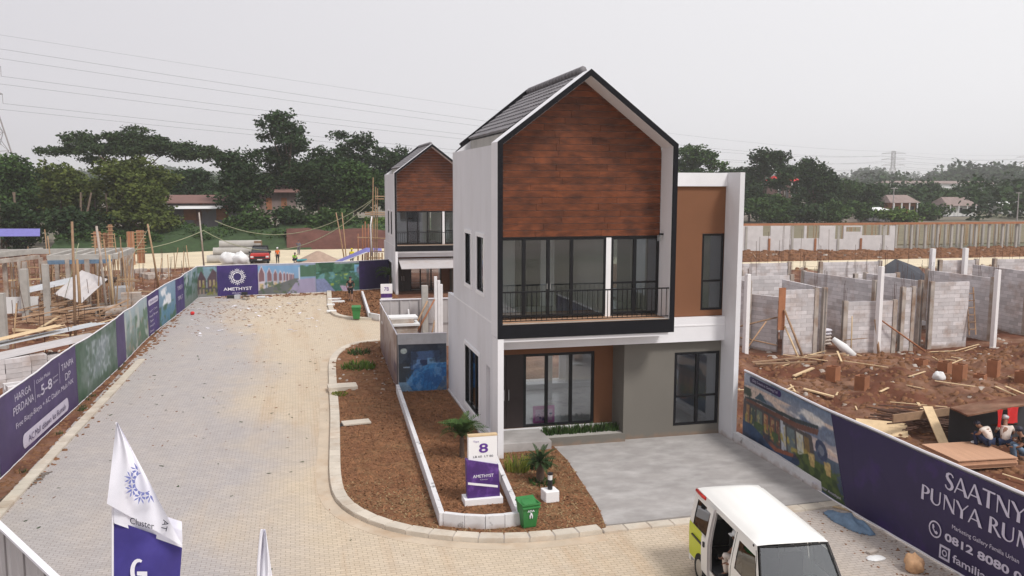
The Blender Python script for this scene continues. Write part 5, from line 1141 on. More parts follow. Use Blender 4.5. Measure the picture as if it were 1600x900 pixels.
ros = [[(225+(x*math.cos(.5)-z*math.sin(.5))*33, 754-(x*math.sin(.5)+z*math.cos(.5))*36) for x, z in p] for p in rosette(0, 0, 1)]
ros = [p for p in ros if all(q_[0] < 184+(q_[1]-664)*.52 for q_ in p)]
link(bpy.data.objects.new('emblem', flagshape(FPp, ros, 'bluegrey_ink', -.155, 'emblem')), fr)
def flagtext(P, txt, o, ux, vy, mt, off, root):
    v, f = text_mesh(txt, .005); v = v-v.min(0); v = v/v[:, 1].max()
    me = bpy.data.meshes.new('lettering'); me.from_pydata([tuple(P(o[0]+ux[0]*a+vy[0]*b, o[1]+ux[1]*a+vy[1]*b, off)) for a, b in v], [], f); me.materials.append(M[mt]); me.update()
    link(bpy.data.objects.new('lettering', me), root)
flagtext(FPp, 'Cluster', (203, 818), (9, 2.2), (0, -10), 'lett_dark', -.155, fr); flagtext(FPp, 'TA', (251, 828), (2.4, -9), (9, 2.4), 'lett_dark', -.155, fr)
gsw = []
for i in range(14):
    a0 = R(60+i*19); a1 = R(60+(i+1)*19); w0, w1 = 3+3.2*math.sin(PI*i/14), 3+3.2*math.sin(PI*(i+1)/14)
    gsw.append([(216+12*math.cos(a0)*1.05, 893-20*math.sin(a0)), (216+12*math.cos(a1)*1.05, 893-20*math.sin(a1)), (216+(12-w1)*math.cos(a1), 893-(20-w1*1.3)*math.sin(a1)), (216+(12-w0)*math.cos(a0), 893-(20-w0*1.3)*math.sin(a0))])
gsw.append([(214, 893), (230, 893), (230, 900), (226, 912), (222, 900), (214, 899)])
link(bpy.data.objects.new('emblem', flagshape(FPp, gsw, 'lett', -.09, 'emblem')), fr)
flag(7.2, 'feather_flag', 'narrow white feather flag tip at the bottom edge, right of the larger flag', [(409, 827), (408, 835), (404, 880), (400, 1100)], None,
    [('white_cloth', 'flag_white', [(409, 827), (404, 870), (398, 1050)], [(415, 827), (424, 890), (446, 1050)], 0.)], None)
# ------------------------------------------------------------------ people
BJ = dict(pelvis=(0, 0, .92), waist=(0, .01, 1.10), chest=(0, 0, 1.30), neck=(0, .0, 1.45), jaw=(0, .025, 1.53), brow=(0, .02, 1.62),
    shoL=(-.17, 0, 1.38), elbL=(-.23, -.02, 1.10), wriL=(-.24, .07, .86), hanL=(-.24, .10, .79), shoR=(.17, 0, 1.38), elbR=(.23, -.02, 1.10), wriR=(.24, .07, .86), hanR=(.24, .10, .79),
    hipL=(-.09, 0, .88), kneL=(-.10, .03, .48), ankL=(-.10, -.02, .08), toeL=(-.12, .15, .035), hipR=(.09, 0, .88), kneR=(.10, .03, .48), ankR=(.10, -.02, .08), toeR=(.12, .15, .035))
BR = dict(pelvis=.135, waist=.12, chest=.135, neck=.052, jaw=.075, brow=.088, sho=.062, elb=.043, wri=.028, han=.034, hip=.088, kne=.058, ank=.04, toe=.036)
BE = [('pelvis', 'waist'), ('waist', 'chest'), ('chest', 'neck'), ('neck', 'jaw'), ('jaw', 'brow')]+[e for s_ in 'LR' for e in (('chest', 'sho'+s_), ('sho'+s_, 'elb'+s_), ('elb'+s_, 'wri'+s_), ('wri'+s_, 'han'+s_), ('pelvis', 'hip'+s_), ('hip'+s_, 'kne'+s_), ('kne'+s_, 'ank'+s_), ('ank'+s_, 'toe'+s_))]
def skin(name, J, keys, scale, parent, mt, extra=None, fingers=False, root=0):
    idx = {k: i for i, k in enumerate(keys)}; ed = [(idx[a], idx[b]) for a, b in BE if a in idx and b in idx]
    me = bpy.data.meshes.new(name); me.from_pydata([J[k] for k in keys], ed, []); o = bpy.data.objects.new(name, me); COL.objects.link(o)
    md = o.modifiers.new('skin', 'SKIN'); 
    for i, k in enumerate(keys):
        kk = k if k in BR else k[:3]; r = BR[kk]*(scale[kk] if isinstance(scale, dict) and kk in scale else (scale if not isinstance(scale, dict) else scale.get('*', 1)))
        fl = .72 if kk in ('pelvis', 'waist', 'chest') else 1.
        me.skin_vertices[0].data[i].radius = (r, r*fl if kk in ('pelvis', 'waist', 'chest') else r); me.skin_vertices[0].data[i].use_root = (i == root)
    o.modifiers.new('sub', 'SUBSURF').levels = 1; o.modifiers['sub'].render_levels = 1
    dg = bpy.context.evaluated_depsgraph_get(); m2 = bpy.data.meshes.new_from_object(o.evaluated_get(dg)); bpy.data.objects.remove(o)
    vs = [tuple(v.co) for v in m2.vertices]; fs = [tuple(p.vertices) for p in m2.polygons]; mb = MB(); mb.add(vs, fs)
    if fingers:
        for s_ in 'LR':
            w = Vector(J['wri'+s_]); h = Vector(J['han'+s_]); d = (h-w).normalized(); side = Vector((1, 0, 0)); side = (side-d*side.dot(d)).normalized(); cu = d.cross(side)
            sg_ = 1 if s_ == 'L' else -1
            for q, ln in ((-.024, .060), (-.008, .072), (.008, .068), (.024, .052)):
                a = h+side*q; mb.tube([a, a+d*ln*.5, a+d*ln*.85+cu*.02*sg_, a+d*ln+cu*.035*sg_], [.009, .0085, .008, .006], 5)
            a = w+d*.03+side*.025*sg_; mb.tube([a, a+d*.03+side*.03*sg_, a+d*.055+side*.035*sg_], [.011, .010, .008], 5)
        f = Vector(J['jaw']); b = Vector(J['brow']); n = (f-Vector(J['neck'])); fw = Vector(J.get('_face', (0, 1, 0)))
        up = (b-f).normalized(); sd_ = up.cross(fw).normalized()
        c = (f+b)/2; mb.ball(tuple(c+fw*.098-up*.005), .014, .016, .024, 6, 5)       # nose
        mb.ball(tuple(c+fw*.088-up*.045), .024, .010, .008, 6, 4)                   # lips
        for q in (-1, 1): mb.ball(tuple(c+sd_*.087*q), .012, .018, .028, 6, 4)      # ears
        mb2 = MB()
        for q in (-1, 1): mb2.ball(tuple(c+fw*.088+up*.02+sd_*.033*q), .010, .008, .009, 6, 4)
        o = mb.build(name, mt, parent, True); mb2.build('eyes', M['lett_dark'], parent); return o
    return mb.build(name, mt, parent, True)
def person(x, y, z, rz, label, pose, shirt, trousers, hat=None, hair='lett_dark', short=False, longsleeve=False, group=None, sc=1.):
    r = empty('person', (x, y, z), rz, label, 'person', group); r.scale = (sc, sc, sc)
    J = dict(BJ); J.update(pose)
    skin('body', J, list(k for k in J if not k.startswith('_')), 1., r, M['skin'], fingers=True)
    ks = ['pelvis', 'waist', 'chest', 'neck', 'shoL', 'elbL', 'shoR', 'elbR']+(['wriL', 'wriR'] if longsleeve else [])
    JS = dict(J)
    if not longsleeve:
        for s_ in 'LR': JS['elb'+s_] = tuple(np.array(J['sho'+s_])*.35+np.array(J['elb'+s_])*.65)
    JS['neck'] = tuple(np.array(J['neck'])*.55+np.array(J['chest'])*.45)
    skin('shirt', JS, ks, {'*': 1.17, 'neck': 1.5, 'elb': 1.35, 'wri': 1.4}, r, M[shirt])
    kt = ['pelvis', 'hipL', 'kneL', 'hipR', 'kneR']+([] if short else ['ankL', 'ankR'])
    skin('trousers', J, kt, {'*': 1.2, 'pelvis': 1.1, 'kne': 1.3, 'ank': 1.45}, r, M[trousers])
    b = Vector(J['brow']); j = Vector(J['jaw']); u = (b-j).normalized(); fw = Vector(J.get('_face', (0, 1, 0)))
    if hat:
        hb_ = MB(Matrix.Translation(b+u*.045) @ u.to_track_quat('Z', 'Y').to_matrix().to_4x4()); hb_.ball((0, 0, 0), .108, .115, .085, 12, 8); hb_.build('hat', M[hat], r, True)
        MB().bar(tuple(b+u*.03+fw*.06), tuple(b+u*.015+fw*.17), .15, .012).build('hat_brim', M[hat], r)
    else: MB().ball(tuple(b+u*.035-fw*.022), .098, .102, .085, 12, 8).build('hair', M[hair], r, True)
    for s_ in 'LR':
        a, t = Vector(J['ank'+s_]), Vector(J['toe'+s_]); MB().tube([tuple(a+Vector((0, 0, -.03))-(t-a)*.25), tuple((a+t)/2+Vector((0, 0, -.015))), tuple(t)], [.045, .05, .035], 8).build('shoe', M['plastic'], r)
    return r
q = at(548, 471, .08); person(q[0], q[1], .09, R(-8), 'person in black shirt and black shorts walking away over the far garden', dict(kneL=(-.10, .20, .52), ankL=(-.10, .12, .12), toeL=(-.11, .28, .08), kneR=(.10, -.03, .48), ankR=(.10, -.22, .12), toeR=(.11, -.10, .03), elbL=(-.25, -.10, 1.12), wriL=(-.22, -.02, .90), hanL=(-.21, .02, .84), elbR=(.25, .06, 1.12), wriR=(.21, .22, .98), hanR=(.2, .28, .94)), 'cloth_black', 'cloth_black', None, short=True, sc=1.02)
q = at(434, 412); person(q[0], q[1], 0.03, R(175), 'person in orange vest and white helmet standing on the far road', {}, 'cloth_orange', 'cloth_black', 'hat_white', sc=.96)
q = at(467, 398); person(q[0], q[1], 0.03, R(150), 'person in grey clothes with a raised arm on the far road', dict(elbR=(.30, .05, 1.22), wriR=(.22, .18, 1.42), hanR=(.20, .2, 1.5)), 'cloth_grey', 'cloth_grey', None, longsleeve=True, sc=.95)
SIT = dict(pelvis=(0, 0, .28), waist=(0, .03, .44), chest=(0, .10, .62), neck=(0, .17, .76), jaw=(0, .22, .83), brow=(0, .24, .92), shoL=(-.17, .10, .70), shoR=(.17, .10, .70), elbL=(-.24, .22, .48), wriL=(-.16, .40, .42), hanL=(-.12, .46, .42), elbR=(.24, .22, .48), wriR=(.16, .40, .42), hanR=(.12, .46, .42),
    hipL=(-.09, .04, .26), kneL=(-.16, .38, .50), ankL=(-.14, .32, .08), toeL=(-.15, .48, .04), hipR=(.09, .04, .26), kneR=(.16, .38, .50), ankR=(.14, .32, .08), toeR=(.15, .48, .04))
q = at(460, 412); person(q[0], q[1], .15, R(200), 'person in lime green shirt crouching on the far road beside a dark bundle', SIT, 'cloth_lime', 'cloth_navy', None)
q = at(472, 413); tag(MB().tube([(-.5, 0, .12), (.2, 0, .14)], .13, 8).tube([(.2, 0, .14), (.5, 0, .14)], .14, 8).build('bundle', mat('teal_bundle', (.05, .26, .30), .7, .2, 4), None, loc=(q[0], q[1], .28)), 'teal and dark bundle lying beside the crouching person', 'bundle')
q = at(553, 419); person(q[0], q[1]+3, .0, R(170), 'person in yellow shirt under the violet tarpaulin behind the end hoarding', {}, 'cloth_yellow', 'cloth_navy', 'cloth_yellow')
SB = dict(SIT); SB.update(chest=(0, .16, .56), neck=(0, .27, .64), jaw=(0, .36, .66), brow=(0, .42, .72), shoL=(-.17, .18, .62), shoR=(.17, .18, .62))
wx = at(1546, 696, .42); person(wx[0], wx[1], .28, R(20), 'person in off white shirt crouching forward by the plywood, left of the pair', SB, 'cloth_white', 'cloth_navy', None)
wx = at(1570, 696, .40); person(wx[0], wx[1], .26, R(-35), 'person in white shirt and grey cap sitting by the plywood, right of the pair', SIT, 'cloth_white', 'cloth_navy', 'galv')
wx = at(1603, 712, .2); person(wx[0], wx[1], .05, R(60), 'person in dark top with yellow stripes at the right edge of the frame', SIT, 'cloth_dots', 'cloth_blue', None)

# ------------------------------------------------------------------ the van
def van(x, y, ang):
    v = empty('minibus', (x, y, 0), ang, 'white minibus with lime rear panel and open sliding door parked at the kerb', 'van')
    hw = lambda z: .82-.02*max(0, .6-z)/.3-(.15*((z-1.0)/.86)**1.25 if z > 1.0 else 0)
    WS = lambda z: 3.62-(z-1.02)*.66 if z > 1.02 else 3.62+.34*min(1, (1.02-z)/.18)
    RE = lambda z: .02+.10*max(0, z-1.0)
    Zs = [.30, .48, .75, 1.00, 1.08, 1.3, 1.62, 1.70, 1.80]
    cols = [('r', RE), ('c', lambda z: .16), ('c', lambda z: .22+.05*(z-1)), ('c', lambda z: .6), ('c', lambda z: 1.10), ('c', lambda z: 1.22), ('c', lambda z: 1.7), ('c', lambda z: 2.20), ('c', lambda z: 2.34), ('c', lambda z: 2.42), ('c', lambda z: min(3.0, WS(z)-.16)), ('c', lambda z: WS(z)-.10), ('c', WS)]
    def side(sg_, door):
        mb = MB(); P = [[(max(c[1](z), RE(z)), sg_*hw(z), z) for c in cols] for z in Zs]; idx = {}
        vs = [p for row in P for p in row]; fs = []; n = len(cols)
        for j in range(len(Zs)-1):
            for i in range(n-1):
                win = 4 <= j <= 5 and (i in (2, 3) or i in (9, 10) or (not door and i in (5, 6)))
                if win or (door and i in (5, 6) and 1 <= j <= 6): continue
                f = (j*n+i, j*n+i+1, (j+1)*n+i+1, (j+1)*n+i); fs.append(f if sg_ < 0 else f[::-1])
        return mb.add(vs, fs)
    body = MB()
    for sg_ in (-1, 1): s_ = side(sg_, sg_ < 0); body.add(s_.v, s_.f)
    # rear, front faces
    rv = [(RE(z), s*hw(z), z) for z in Zs for s in (-1, 1)]; body.add(rv, [(2*j+1, 2*j, 2*j+2, 2*j+3) for j in range(len(Zs)-1)])
    fz = [.30, .48, .75, .84, 1.02]; fv = [(WS(z)+.05*(z < .8), s*hw(z)*k, z) for z in fz for s, k in ((-1, 1), (-1, .5), (1, .5), (1, 1))]
    fv = [(p[0]+(.06 if i % 4 in (1, 2) else 0), p[1], p[2]) for i, p in enumerate(fv)]
    body.add(fv, [(4*j+i, 4*j+i+1, 4*j+i+5, 4*j+i+4) for j in range(len(fz)-1) for i in range(3)])
    # windscreen surround: A pillars are the strips between column 11 and 12; header
    body.build('body', M['vanwhite'], v, True)
    # roof with shallow crown and ribs
    rf = MB(); nx, ny = 22, 15; vs = []
    for i in range(nx+1):
        t = i/nx; xx = .10+(WS(1.80)-.10)*t
        for j in range(ny+1):
            s = -1+2*j/ny; yy = s*hw(1.80); e = 1-abs(s)**5
            zz = 1.80+.085*e*min(1, (t*14+.25))*min(1, ((1-t)*9+.15)); zz += .008*(1 if (j % 3 == 1 and .12 < t < .72) else 0)
            vs.append((xx, yy*1.0, zz))
    k = ny+1; rf.add(vs, [(i*k+j, (i+1)*k+j, (i+1)*k+j+1, i*k+j+1) for i in range(nx) for j in range(ny)]); rf.build('roof', M['vanwhite'], v, True)
    ws = MB(); xa, xb = WS(1.78), WS(1.03); ws_v = []
    for i in range(5):
        t = i/4; z = 1.77+(1.04-1.77)*t
        for j in range(9):
            s = -1+j/4; ws_v.append((WS(z)+.05*(1-s*s)*(.3+t*.7)-.02, s*(hw(z)-.06), z))
    ws.add(ws_v, [(i*9+j, i*9+j+1, i*9+j+10, i*9+j+9) for i in range(4) for j in range(8)]); ws.build('windscreen', M['windscreen'], v, True)
    fr_ = MB()
    for s in (-1, 1): fr_.tube([(WS(z)-.01, s*(hw(z)-.045), z) for z in (1.03, 1.2, 1.4, 1.6, 1.78)], .016, 5)
    fr_.tube([(WS(1.78)+.03*(1-s*s), s*(hw(1.78)-.04), 1.785) for s in (-1, -.5, 0, .5, 1)], .014, 5); fr_.tube([(WS(1.03)+.05*(1-s*s), s*(hw(1.03)-.04), 1.035) for s in (-1, -.5, 0, .5, 1)], .02, 5); fr_.build('windscreen_seal', M['rubber'], v, True)
    for xx in (.60, 1.16, 2.27, 3.30):
        for s in ((-1, 1) if xx != .60 else (1,)): MB().tube([(min(xx, WS(z)-.05), s*(hw(z)+.002), z) for z in (.4, .75, 1.0, 1.3, 1.62, 1.72)], .006, 4).build('panel_gap', M['plastic'], v)
    for s in (-1, 1): MB().tube([(.3, s*hw(1.80), 1.80), (1.6, s*(hw(1.80)+.004), 1.805), (2.95, s*hw(1.8), 1.80)], .014, 5).build('drip_rail', M['vanwhite'], v)
    hd_ = MB(); hv = [(WS(1.02)-.02, s*.80, 1.03) for s in (-1, 0, 1)]+[(WS(.9)+.04, s*.78, .90) for s in (-1, 0, 1)]
    for s in (-1, 1):
        for i0, i1 in (((4, 6)),):
            pass
        rg = [(2.5, s), (2.5, s)]
    def pane(name, x0, x1, fx, s, z0=1.08, z1=1.62, mt='vanglass'):
        zz = [z0, 1.3, z1]; vs = [(fx0(z), s*(hw(z)-.012), z) for z in zz for fx0 in (x0, x1)]; MB().add(vs, [(0, 1, 3, 2), (2, 3, 5, 4)]).build(name, M[mt], v, True)
    c_ = lambda a: (lambda z: a)
    for s in (-1, 1):
        pane('rear_side_window', c_(.22), c_(1.10), None, s); pane('front_side_window', c_(2.42), lambda z: WS(z)-.10, None, s)
        if s > 0: pane('middle_window', c_(1.22), c_(2.20), None, s)
        mr_ = MB().box(-.07, .05, -.11, .11, -.10, .10).build('side_mirror', M['plastic'], v, loc=(3.42, s*.98, 1.12), bevel=.03)
        MB().bar((3.40, s*.82, 1.06), (3.42, s*.93, 1.10), .03).build('mirror_arm', M['plastic'], mr_) if False else MB().bar((-.02, -s*.16, -.05), (0, -s*.08, 0), .03).build('mirror_arm', M['plastic'], mr_)
        MB().box(WS(.7)-.02, WS(.7)+.05, s*.66-.13, s*.66+.13, .62, .84).build('headlight', M['windscreen'], v, bevel=.02)
        MB().box(.0, .04, s*.70-.06, s*.70+.06, .70, 1.0).build('tail_light', M['redlamp'], v, bevel=.01)
        for xx in (.72, 3.05):
            w = MB().tube([(xx, s*.70, .30), (xx, s*.835, .30)], .30, 22).build('wheel', M['rubber'], v); MB().tube([(xx, s*.836, .30), (xx, s*.845, .30)], .18, 16).build('rim', M['chrome'], w)
    MB().tube([(.06, -hw(1.74)*.985, 1.745), (.42, -hw(1.74)*1.005, 1.745), (.62, -hw(1.76)*1.0, 1.755)], .038, 8).build('red_roof_strip', M['redlamp'], v, True)
    lm_ = MB(); lv = []
    for z in (.34, .48, .75, 1.0, 1.08):
        for xx in (.035, .3, .6, .86 if .4 < z < 1.02 else .7): lv.append((max(xx, RE(z)), -hw(z)-.006, z))
    lm_.add(lv, [(j*4+i, j*4+i+1, j*4+i+5, j*4+i+4) for j in range(4) for i in range(3)]); lm_.build('lime_panel', M['vanlime'], v, True)
    # sliding door pushed back over the rear side
    sdm = MB(); dz = [.34, .48, .75, 1.0, 1.08, 1.3, 1.62, 1.74]; dv = [(xx, -hw(z)-.05, z) for z in dz for xx in (.86, .90, 1.08, 1.20)]
    fs = [(j*4+i, j*4+i+1, j*4+i+5, j*4+i+4) for j in range(7) for i in range(3) if not (4 <= j <= 5 and i < 2)]; sdm.add(dv, fs); sd_ = sdm.build('sliding_door', M['vanwhite'], v, True)
    MB().add([(1.20, -hw(z)+o, z) for z in dz for o in (-.05, .05)], [(2*j, 2*j+1, 2*j+3, 2*j+2) for j in range(7)]).build('door_edge', M['sheet'], sd_)
    MB().box(1.0, 1.06, -.90, -.87, .90, 1.0).build('door_handle', M['plastic'], sd_); MB().box(2.5, 2.62, -.85, -.825, .90, .94).build('door_handle', M['plastic'], v)
    MB().bar((.25, -.845, .86), (1.1, -.845, .86), .03, .03).build('door_rail', M['plastic'], v)
    MB().box(.08, 3.3, -.74, .74, .42, .46).build('cabin_floor', M['inner_dark'], v)
    for xx, yy in ((2.35, .38), (2.35, -.38), (1.35, .35), (.65, .35), (.65, -.35), (1.30, -.2)):
        st = MB().box(xx, xx+.42, yy-.24, yy+.24, .60, .74).build('seat', M['rubber'], v, bevel=.03); MB().box(xx-.08, xx+.04, yy-.23, yy+.23, .74, 1.28).build('seat_back', M['rubber'], st, bevel=.03)
    MB().box(3.1, 3.5, -.7, .7, .85, .99).build('dashboard', M['inner_dark'], v, bevel=.04); MB().box(3.16, 3.36, -.5, -.2, 1.0, 1.04).build('paper', M['lett'], v); MB().box(3.2, 3.42, .25, .45, 1.0, 1.05).build('paper', M['pink'], v)
    MB().tube([(3.0+.16*math.sin(a)*.4, .38+.18*math.cos(a), 1.02+.16*math.sin(a)) for a in np.linspace(0, 2*PI, 17)], .014, 5).build('steering_wheel', M['plastic'], v)
    MB().bar((.05, -.8, .30), (.05, .8, .30), .12, .2).build('bumper', M['vanwhite'], v); MB().box(WS(.4)-.02, WS(.4)+.12, -.80, .80, .26, .50).build('bumper', M['vanwhite'], v, bevel=.04)
    MB().box(WS(.7)+.06, WS(.7)+.10, -.4, .4, .62, .78).build('grille', M['plastic'], v)
    for y0 in (-.5, .1): MB().bar((WS(1.04)+.05, y0, 1.05), (WS(1.15)+.045, y0+.5, 1.16), .018, .012).build('wiper', M['plastic'], v)
    MB().box(WS(1.02)-.03, WS(.84)+.02, -.76, .76, .845, .99).build('bonnet', M['vanwhite'], v, bevel=.05)
    MB().ball((2.98, -hw(1.78)-.01, 1.76), .03, .012, .025, 6, 5).build('marker_lamp', M['plastic'], v)
    return v
hx, hy = 2.5-2.19, -8.22+11.37
vang = math.atan2(-hy, -hx); VX, VY = 3.23, -8.02
van(VX, VY, vang)
def vloc(a, b, c): return (VX+a*math.cos(vang)-b*math.sin(vang), VY+a*math.sin(vang)+b*math.cos(vang), c)
LEAN = dict(SIT); LEAN.update(pelvis=(0, 0, .30), chest=(0, .08, .66), neck=(0, .12, .80), jaw=(0, .16, .87), brow=(0, .17, .96), shoL=(-.17, .06, .72), shoR=(.17, .06, .72))
vp = vloc(1.72, -.30, .42); person(vp[0], vp[1], .50, vang+R(180), 'person in spotted shirt and white cap sitting in the open door of the minibus', LEAN, 'cloth_dots', 'cloth_white', 'hat_white', sc=.95)

# ------------------------------------------------------------------ right building site
BW, BH = .62, .205
blk = {}
def block_mesh(w):
    w = round(w, 2)
    if w not in blk: blk[w] = MB().box(.006, w-.006, -.052, .052, .004, BH-.008).mesh('block', M['aac'])
    return blk[w]
def block_wall(a, b, h, label, cat='wall', cols=(0, 1), step=None, gaps=(), z0=None, joined=False, ch=None):
    a = Vector((*a, 0)); b = Vector((*b, 0)); L_ = (b-a).length; d = (b-a)/L_; ang = math.atan2(d.y, d.x); z0 = min(sh(a.x, a.y), sh(b.x, b.y), 0)-.05 if z0 is None else z0
    r = empty('block_wall', (a.x, a.y, z0), ang, label, cat); rows = int(round((h-z0)/BH)); H_ = rows*BH
    MB().box(0, L_, -.044, .044, 0, H_-.01).build('mortar_core', M['mortar'], r) if not gaps else None
    c0 = .225 if 0 in cols else 0; c1 = L_-.225 if 1 in cols else L_
    for j in range(rows):
        x = c0-(BW/2 if j % 2 else 0)
        top_cut = step(j/rows) if step else L_
        while x < c1-.02:
            xs, xe = max(x, c0), min(x+BW, c1, top_cut)
            if xe-xs > .06:
                o = inst('block', block_mesh(xe-xs), r, (xs, random.uniform(-.003, .003), j*BH))
            x += BW
    hc = (H_+.05) if ch is None else ch
    for k in cols:
        xx = 0 if k == 0 else L_-.22
        MB().box(xx, xx+.22, -.10, .10, 0, hc).build('concrete_column', M['concrete_old'], r)
        rb_ = MB()
        for q in ((.03, -.05), (.12, -.05), (.03, .05), (.12, .05)): rb_.tube([(xx+q[0], q[1], hc), (xx+q[0]+random.uniform(-.03, .03), q[1], hc+random.uniform(.5, 1.1))], .009, 4)
        rb_.build('rebar', M['rebar'], r)
    return r
bwl = [((17.0, 12.4), (18.85, 12.45), 3.3, 'tall block wall nearest the show house with a brown board on its left edge', (1,)),
 ((19.25, 12.4), (19.45, 16.6), 3.2, 'side block wall behind the concrete column, left of the white sacks', (0,)),
 ((15.7, 16.2), (17.2, 13.2), 2.85, 'sloping topped side wall behind the leftmost tall block wall', (0,)),
 ((20.1, 12.2), (23.0, 12.05), 2.55, 'low block wall with a mid column in front of the white sleeved post', (0, 1)),
 ((23.35, 12.2), (24.2, 12.3), 3.1, 'narrow block wall between the low wall and the wide doorway', (0, 1)),
 ((25.45, 12.75), (27.75, 12.7), 3.3, 'tall block wall with a stained left column right of the wide doorway', (0,)),
 ((29.55, 12.9), (29.2, 17.6), 3.38, 'long grey party wall running back beside the right white post', (0, 1)),
 ((25.3, 13.1), (25.0, 17.4), 3.35, 'party wall with dark column running back behind the wide doorway', (0, 1)),
 ((22.75, 13.3), (22.0, 18.8), 3.35, 'party wall sloping back behind the low block wall', (0, 1)),
 ((17.3, 18.5), (21.2, 18.4), 3.3, 'rear block wall behind the tall wall nearest the show house', (0, 1)),
 ((22.1, 18.9), (25.0, 18.8), 2.9, 'rear block wall behind the white sleeved post', (0, 1)),
 ((25.2, 18.6), (28.2, 18.6), 3.2, 'rear block wall between the two party walls', (0, 1)),
 ((30.6, 15.2), (32.0, 15.2), 3.0, 'short block wall behind the right white post', (0,)),
 ((31.6, 19.5), (34.4, 19.5), 3.8, 'rear block wall at the right with two white posts', (0, 1)),
 ((33.0, 13.3), (35.9, 13.2), 3.5, 'tall block wall cut by the right edge of the frame', (0, 1)),
 ((33.0, 14.2), (33.2, 18.5), 3.5, 'side block wall behind the wall at the right edge', (0,)),
 ((20.4, 24.2), (24.6, 24.2), 3.3, 'farthest block wall below the cream road, left part', (0, 1)),
 ((16.3, 14.4), (16.1, 18.2), 3.45, 'leftmost side wall with a pale edge behind the timber props', (0, 1)),
 ((26.5, 24.0), (31.0, 23.9), 3.4, 'farthest block wall below the cream road, right part', (0, 1)),
 ((19.0, 20.2), (19.1, 24.0), 3.3, 'far side wall below the cream road', (0, 1)),
 ((15.9, 20.5), (18.2, 20.4), 3.4, 'rear wall piece behind the leftmost side wall', (0, 1)),
 ((35.5, 19.5), (39.0, 19.3), 3.7, 'far rear block wall at the right edge of the frame', (0, 1))]
for a, b, h, lab, cols in bwl: block_wall(a, b, h, lab, 'wall', cols)
def simple(name, mb, mt, label, cat, group=None, smooth=False, bevel=0): return tag(mb.build(name, mt, None, smooth, bevel=bevel), label, cat, group)
simple('board', MB().box(16.62, 16.98, 12.25, 12.29, 1.3, 3.35), M['formwork'], 'upright brown board on the left edge of the nearest tall block wall', 'board')
for i, (px_, py_, pt, lab) in enumerate(((1370, 553, 416, 'tall white sleeved post in front of the low block wall'), (1551, 543, 421, 'tall white sleeved post right of the ladder'), (1164, 562, 428, 'white sleeved post close to the right wall of the show house'))):
    q = at(px_, py_); t = htop(px_, q[0], q[1], pt); r = empty('sleeved_post', (q[0], q[1], 0), .2, lab, 'post'); MB().box(-.11, .11, -.11, .11, -.1, t).build('sleeve', M['pvc'], r, bevel=.01)
    rb_ = MB(); [rb_.tube([(a, b, t), (a, b, t+.25)], .012, 4) for a, b in ((-.07, -.07), (.07, .07))]; rb_.build('rebar', M['rebar'], r)
for (x, y, h) in ((30.9, 19.2, 4.5), (33.2, 19.2, 4.5)): simple('sleeved_post', MB().box(x-.12, x+.12, y-.12, y+.12, 0, h), M['pvc'], 'white sleeved post standing behind the right party wall', 'post', 'white posts behind the right party wall')
def pole(pa_, pb_, r, mt, label, cat='pole', name='pole', group=None): return simple(name, MB().tube([pa_, tuple((np.array(pa_)+np.array(pb_))/2+np.array([.02, .02, 0])), pb_], [r, r*.9, r*.8], 6), M[mt], label, cat, group, True)
pole((17.5, 11.3, 0), (16.9, 12.2, 2.3), .06, 'timber', 'thick timber prop leaning on the nearest tall block wall', 'prop', 'timber_prop')
pole((17.2, 11.2, 0), (16.95, 12.2, 1.5), .05, 'timber_pale', 'paler timber prop leaning beside the thick prop', 'prop', 'timber_prop')
pole((24.2, 11.3, .1), (22.0, 11.95, 1.7), .05, 'formwork', 'long timber prop leaning from the white post down to the right', 'prop', 'timber_prop')
pole((21.8, 11.6, 0), (21.72, 11.9, 1.7), .07, 'timber', 'timber prop tied to the foot of the white post', 'prop', 'timber_prop')
pole((20.3, 11.7, 0), (20.45, 11.95, 1.9), .035, 'timber_pale', 'thin vertical batten on the low block wall', 'batten', 'batten')
pole((20.0, 11.85, .75), (21.3, 11.85, .8), .025, 'timber', 'thin horizontal batten on the low block wall', 'batten', 'batten')
for i, (a, b) in enumerate((((14.8, 12.6, 1.5), (16.9, 12.6, 1.9)), ((14.9, 12.4, .2), (16.2, 12.6, 1.7)), ((15.0, 12.9, .9), (16.8, 12.6, .5)), ((14.9, 12.3, 0), (15.0, 12.5, 1.2)))): pole(a, b, .045, 'timber', 'timber of the rough scaffold beside the right wall of the show house', 'timber', 'scaffold_timber', 'rough scaffold timbers by the side wall')
lad = empty('ladder', (27.9, 12.4, 0), 0, 'small wooden ladder against the block wall left of the right white post', 'ladder')
for s in (-.2, .2): MB().bar((s, -.0, .6), (s+.1, .5, 3.0), .05).build('rail', M['timber'], lad)
for i in range(6): MB().bar((-.2+.02*i, .1*i*.8, .9+.36*i), (.2+.02*i, .1*i*.8, .9+.36*i), .04).build('rung', M['timber'], lad)
q = at(1287, 540); r_ = empty('cement_bags', (q[0], q[1], 0), .1, 'stack of white cement bags between the nearest walls', 'bags')
for i in range(5): MB().ball((random.uniform(-.05, .05), 0, .12+i*.17), .42, .28, .10, 12, 6).build('bag', M['lett'] if i > 2 else M['cloth_white'], r_, True)
simple('white_tarpaulin', MB().tube([(19.2, 11.6, .9), (19.6, 11.3, .5), (20.0, 11.0, .12)], [.12, .22, .16], 8), M['inner'], 'long white sack trailing from the cement bags', 'sack', smooth=True)
q = at(1430, 515); slab('white_beam', q[0], q[1], .25, 1.6, .35, .25, 0, M['inner'], 'white painted concrete beam lying in the wide doorway', 'beam')
tp = MB(); tp.add([(31.0, 27.5, 0), (37.4, 27.2, 0), (33.6, 27.6, 4.2), (31.3, 32, 0), (36, 32, 0)], [(0, 1, 2), (3, 0, 2), (1, 4, 2), (4, 3, 2)])
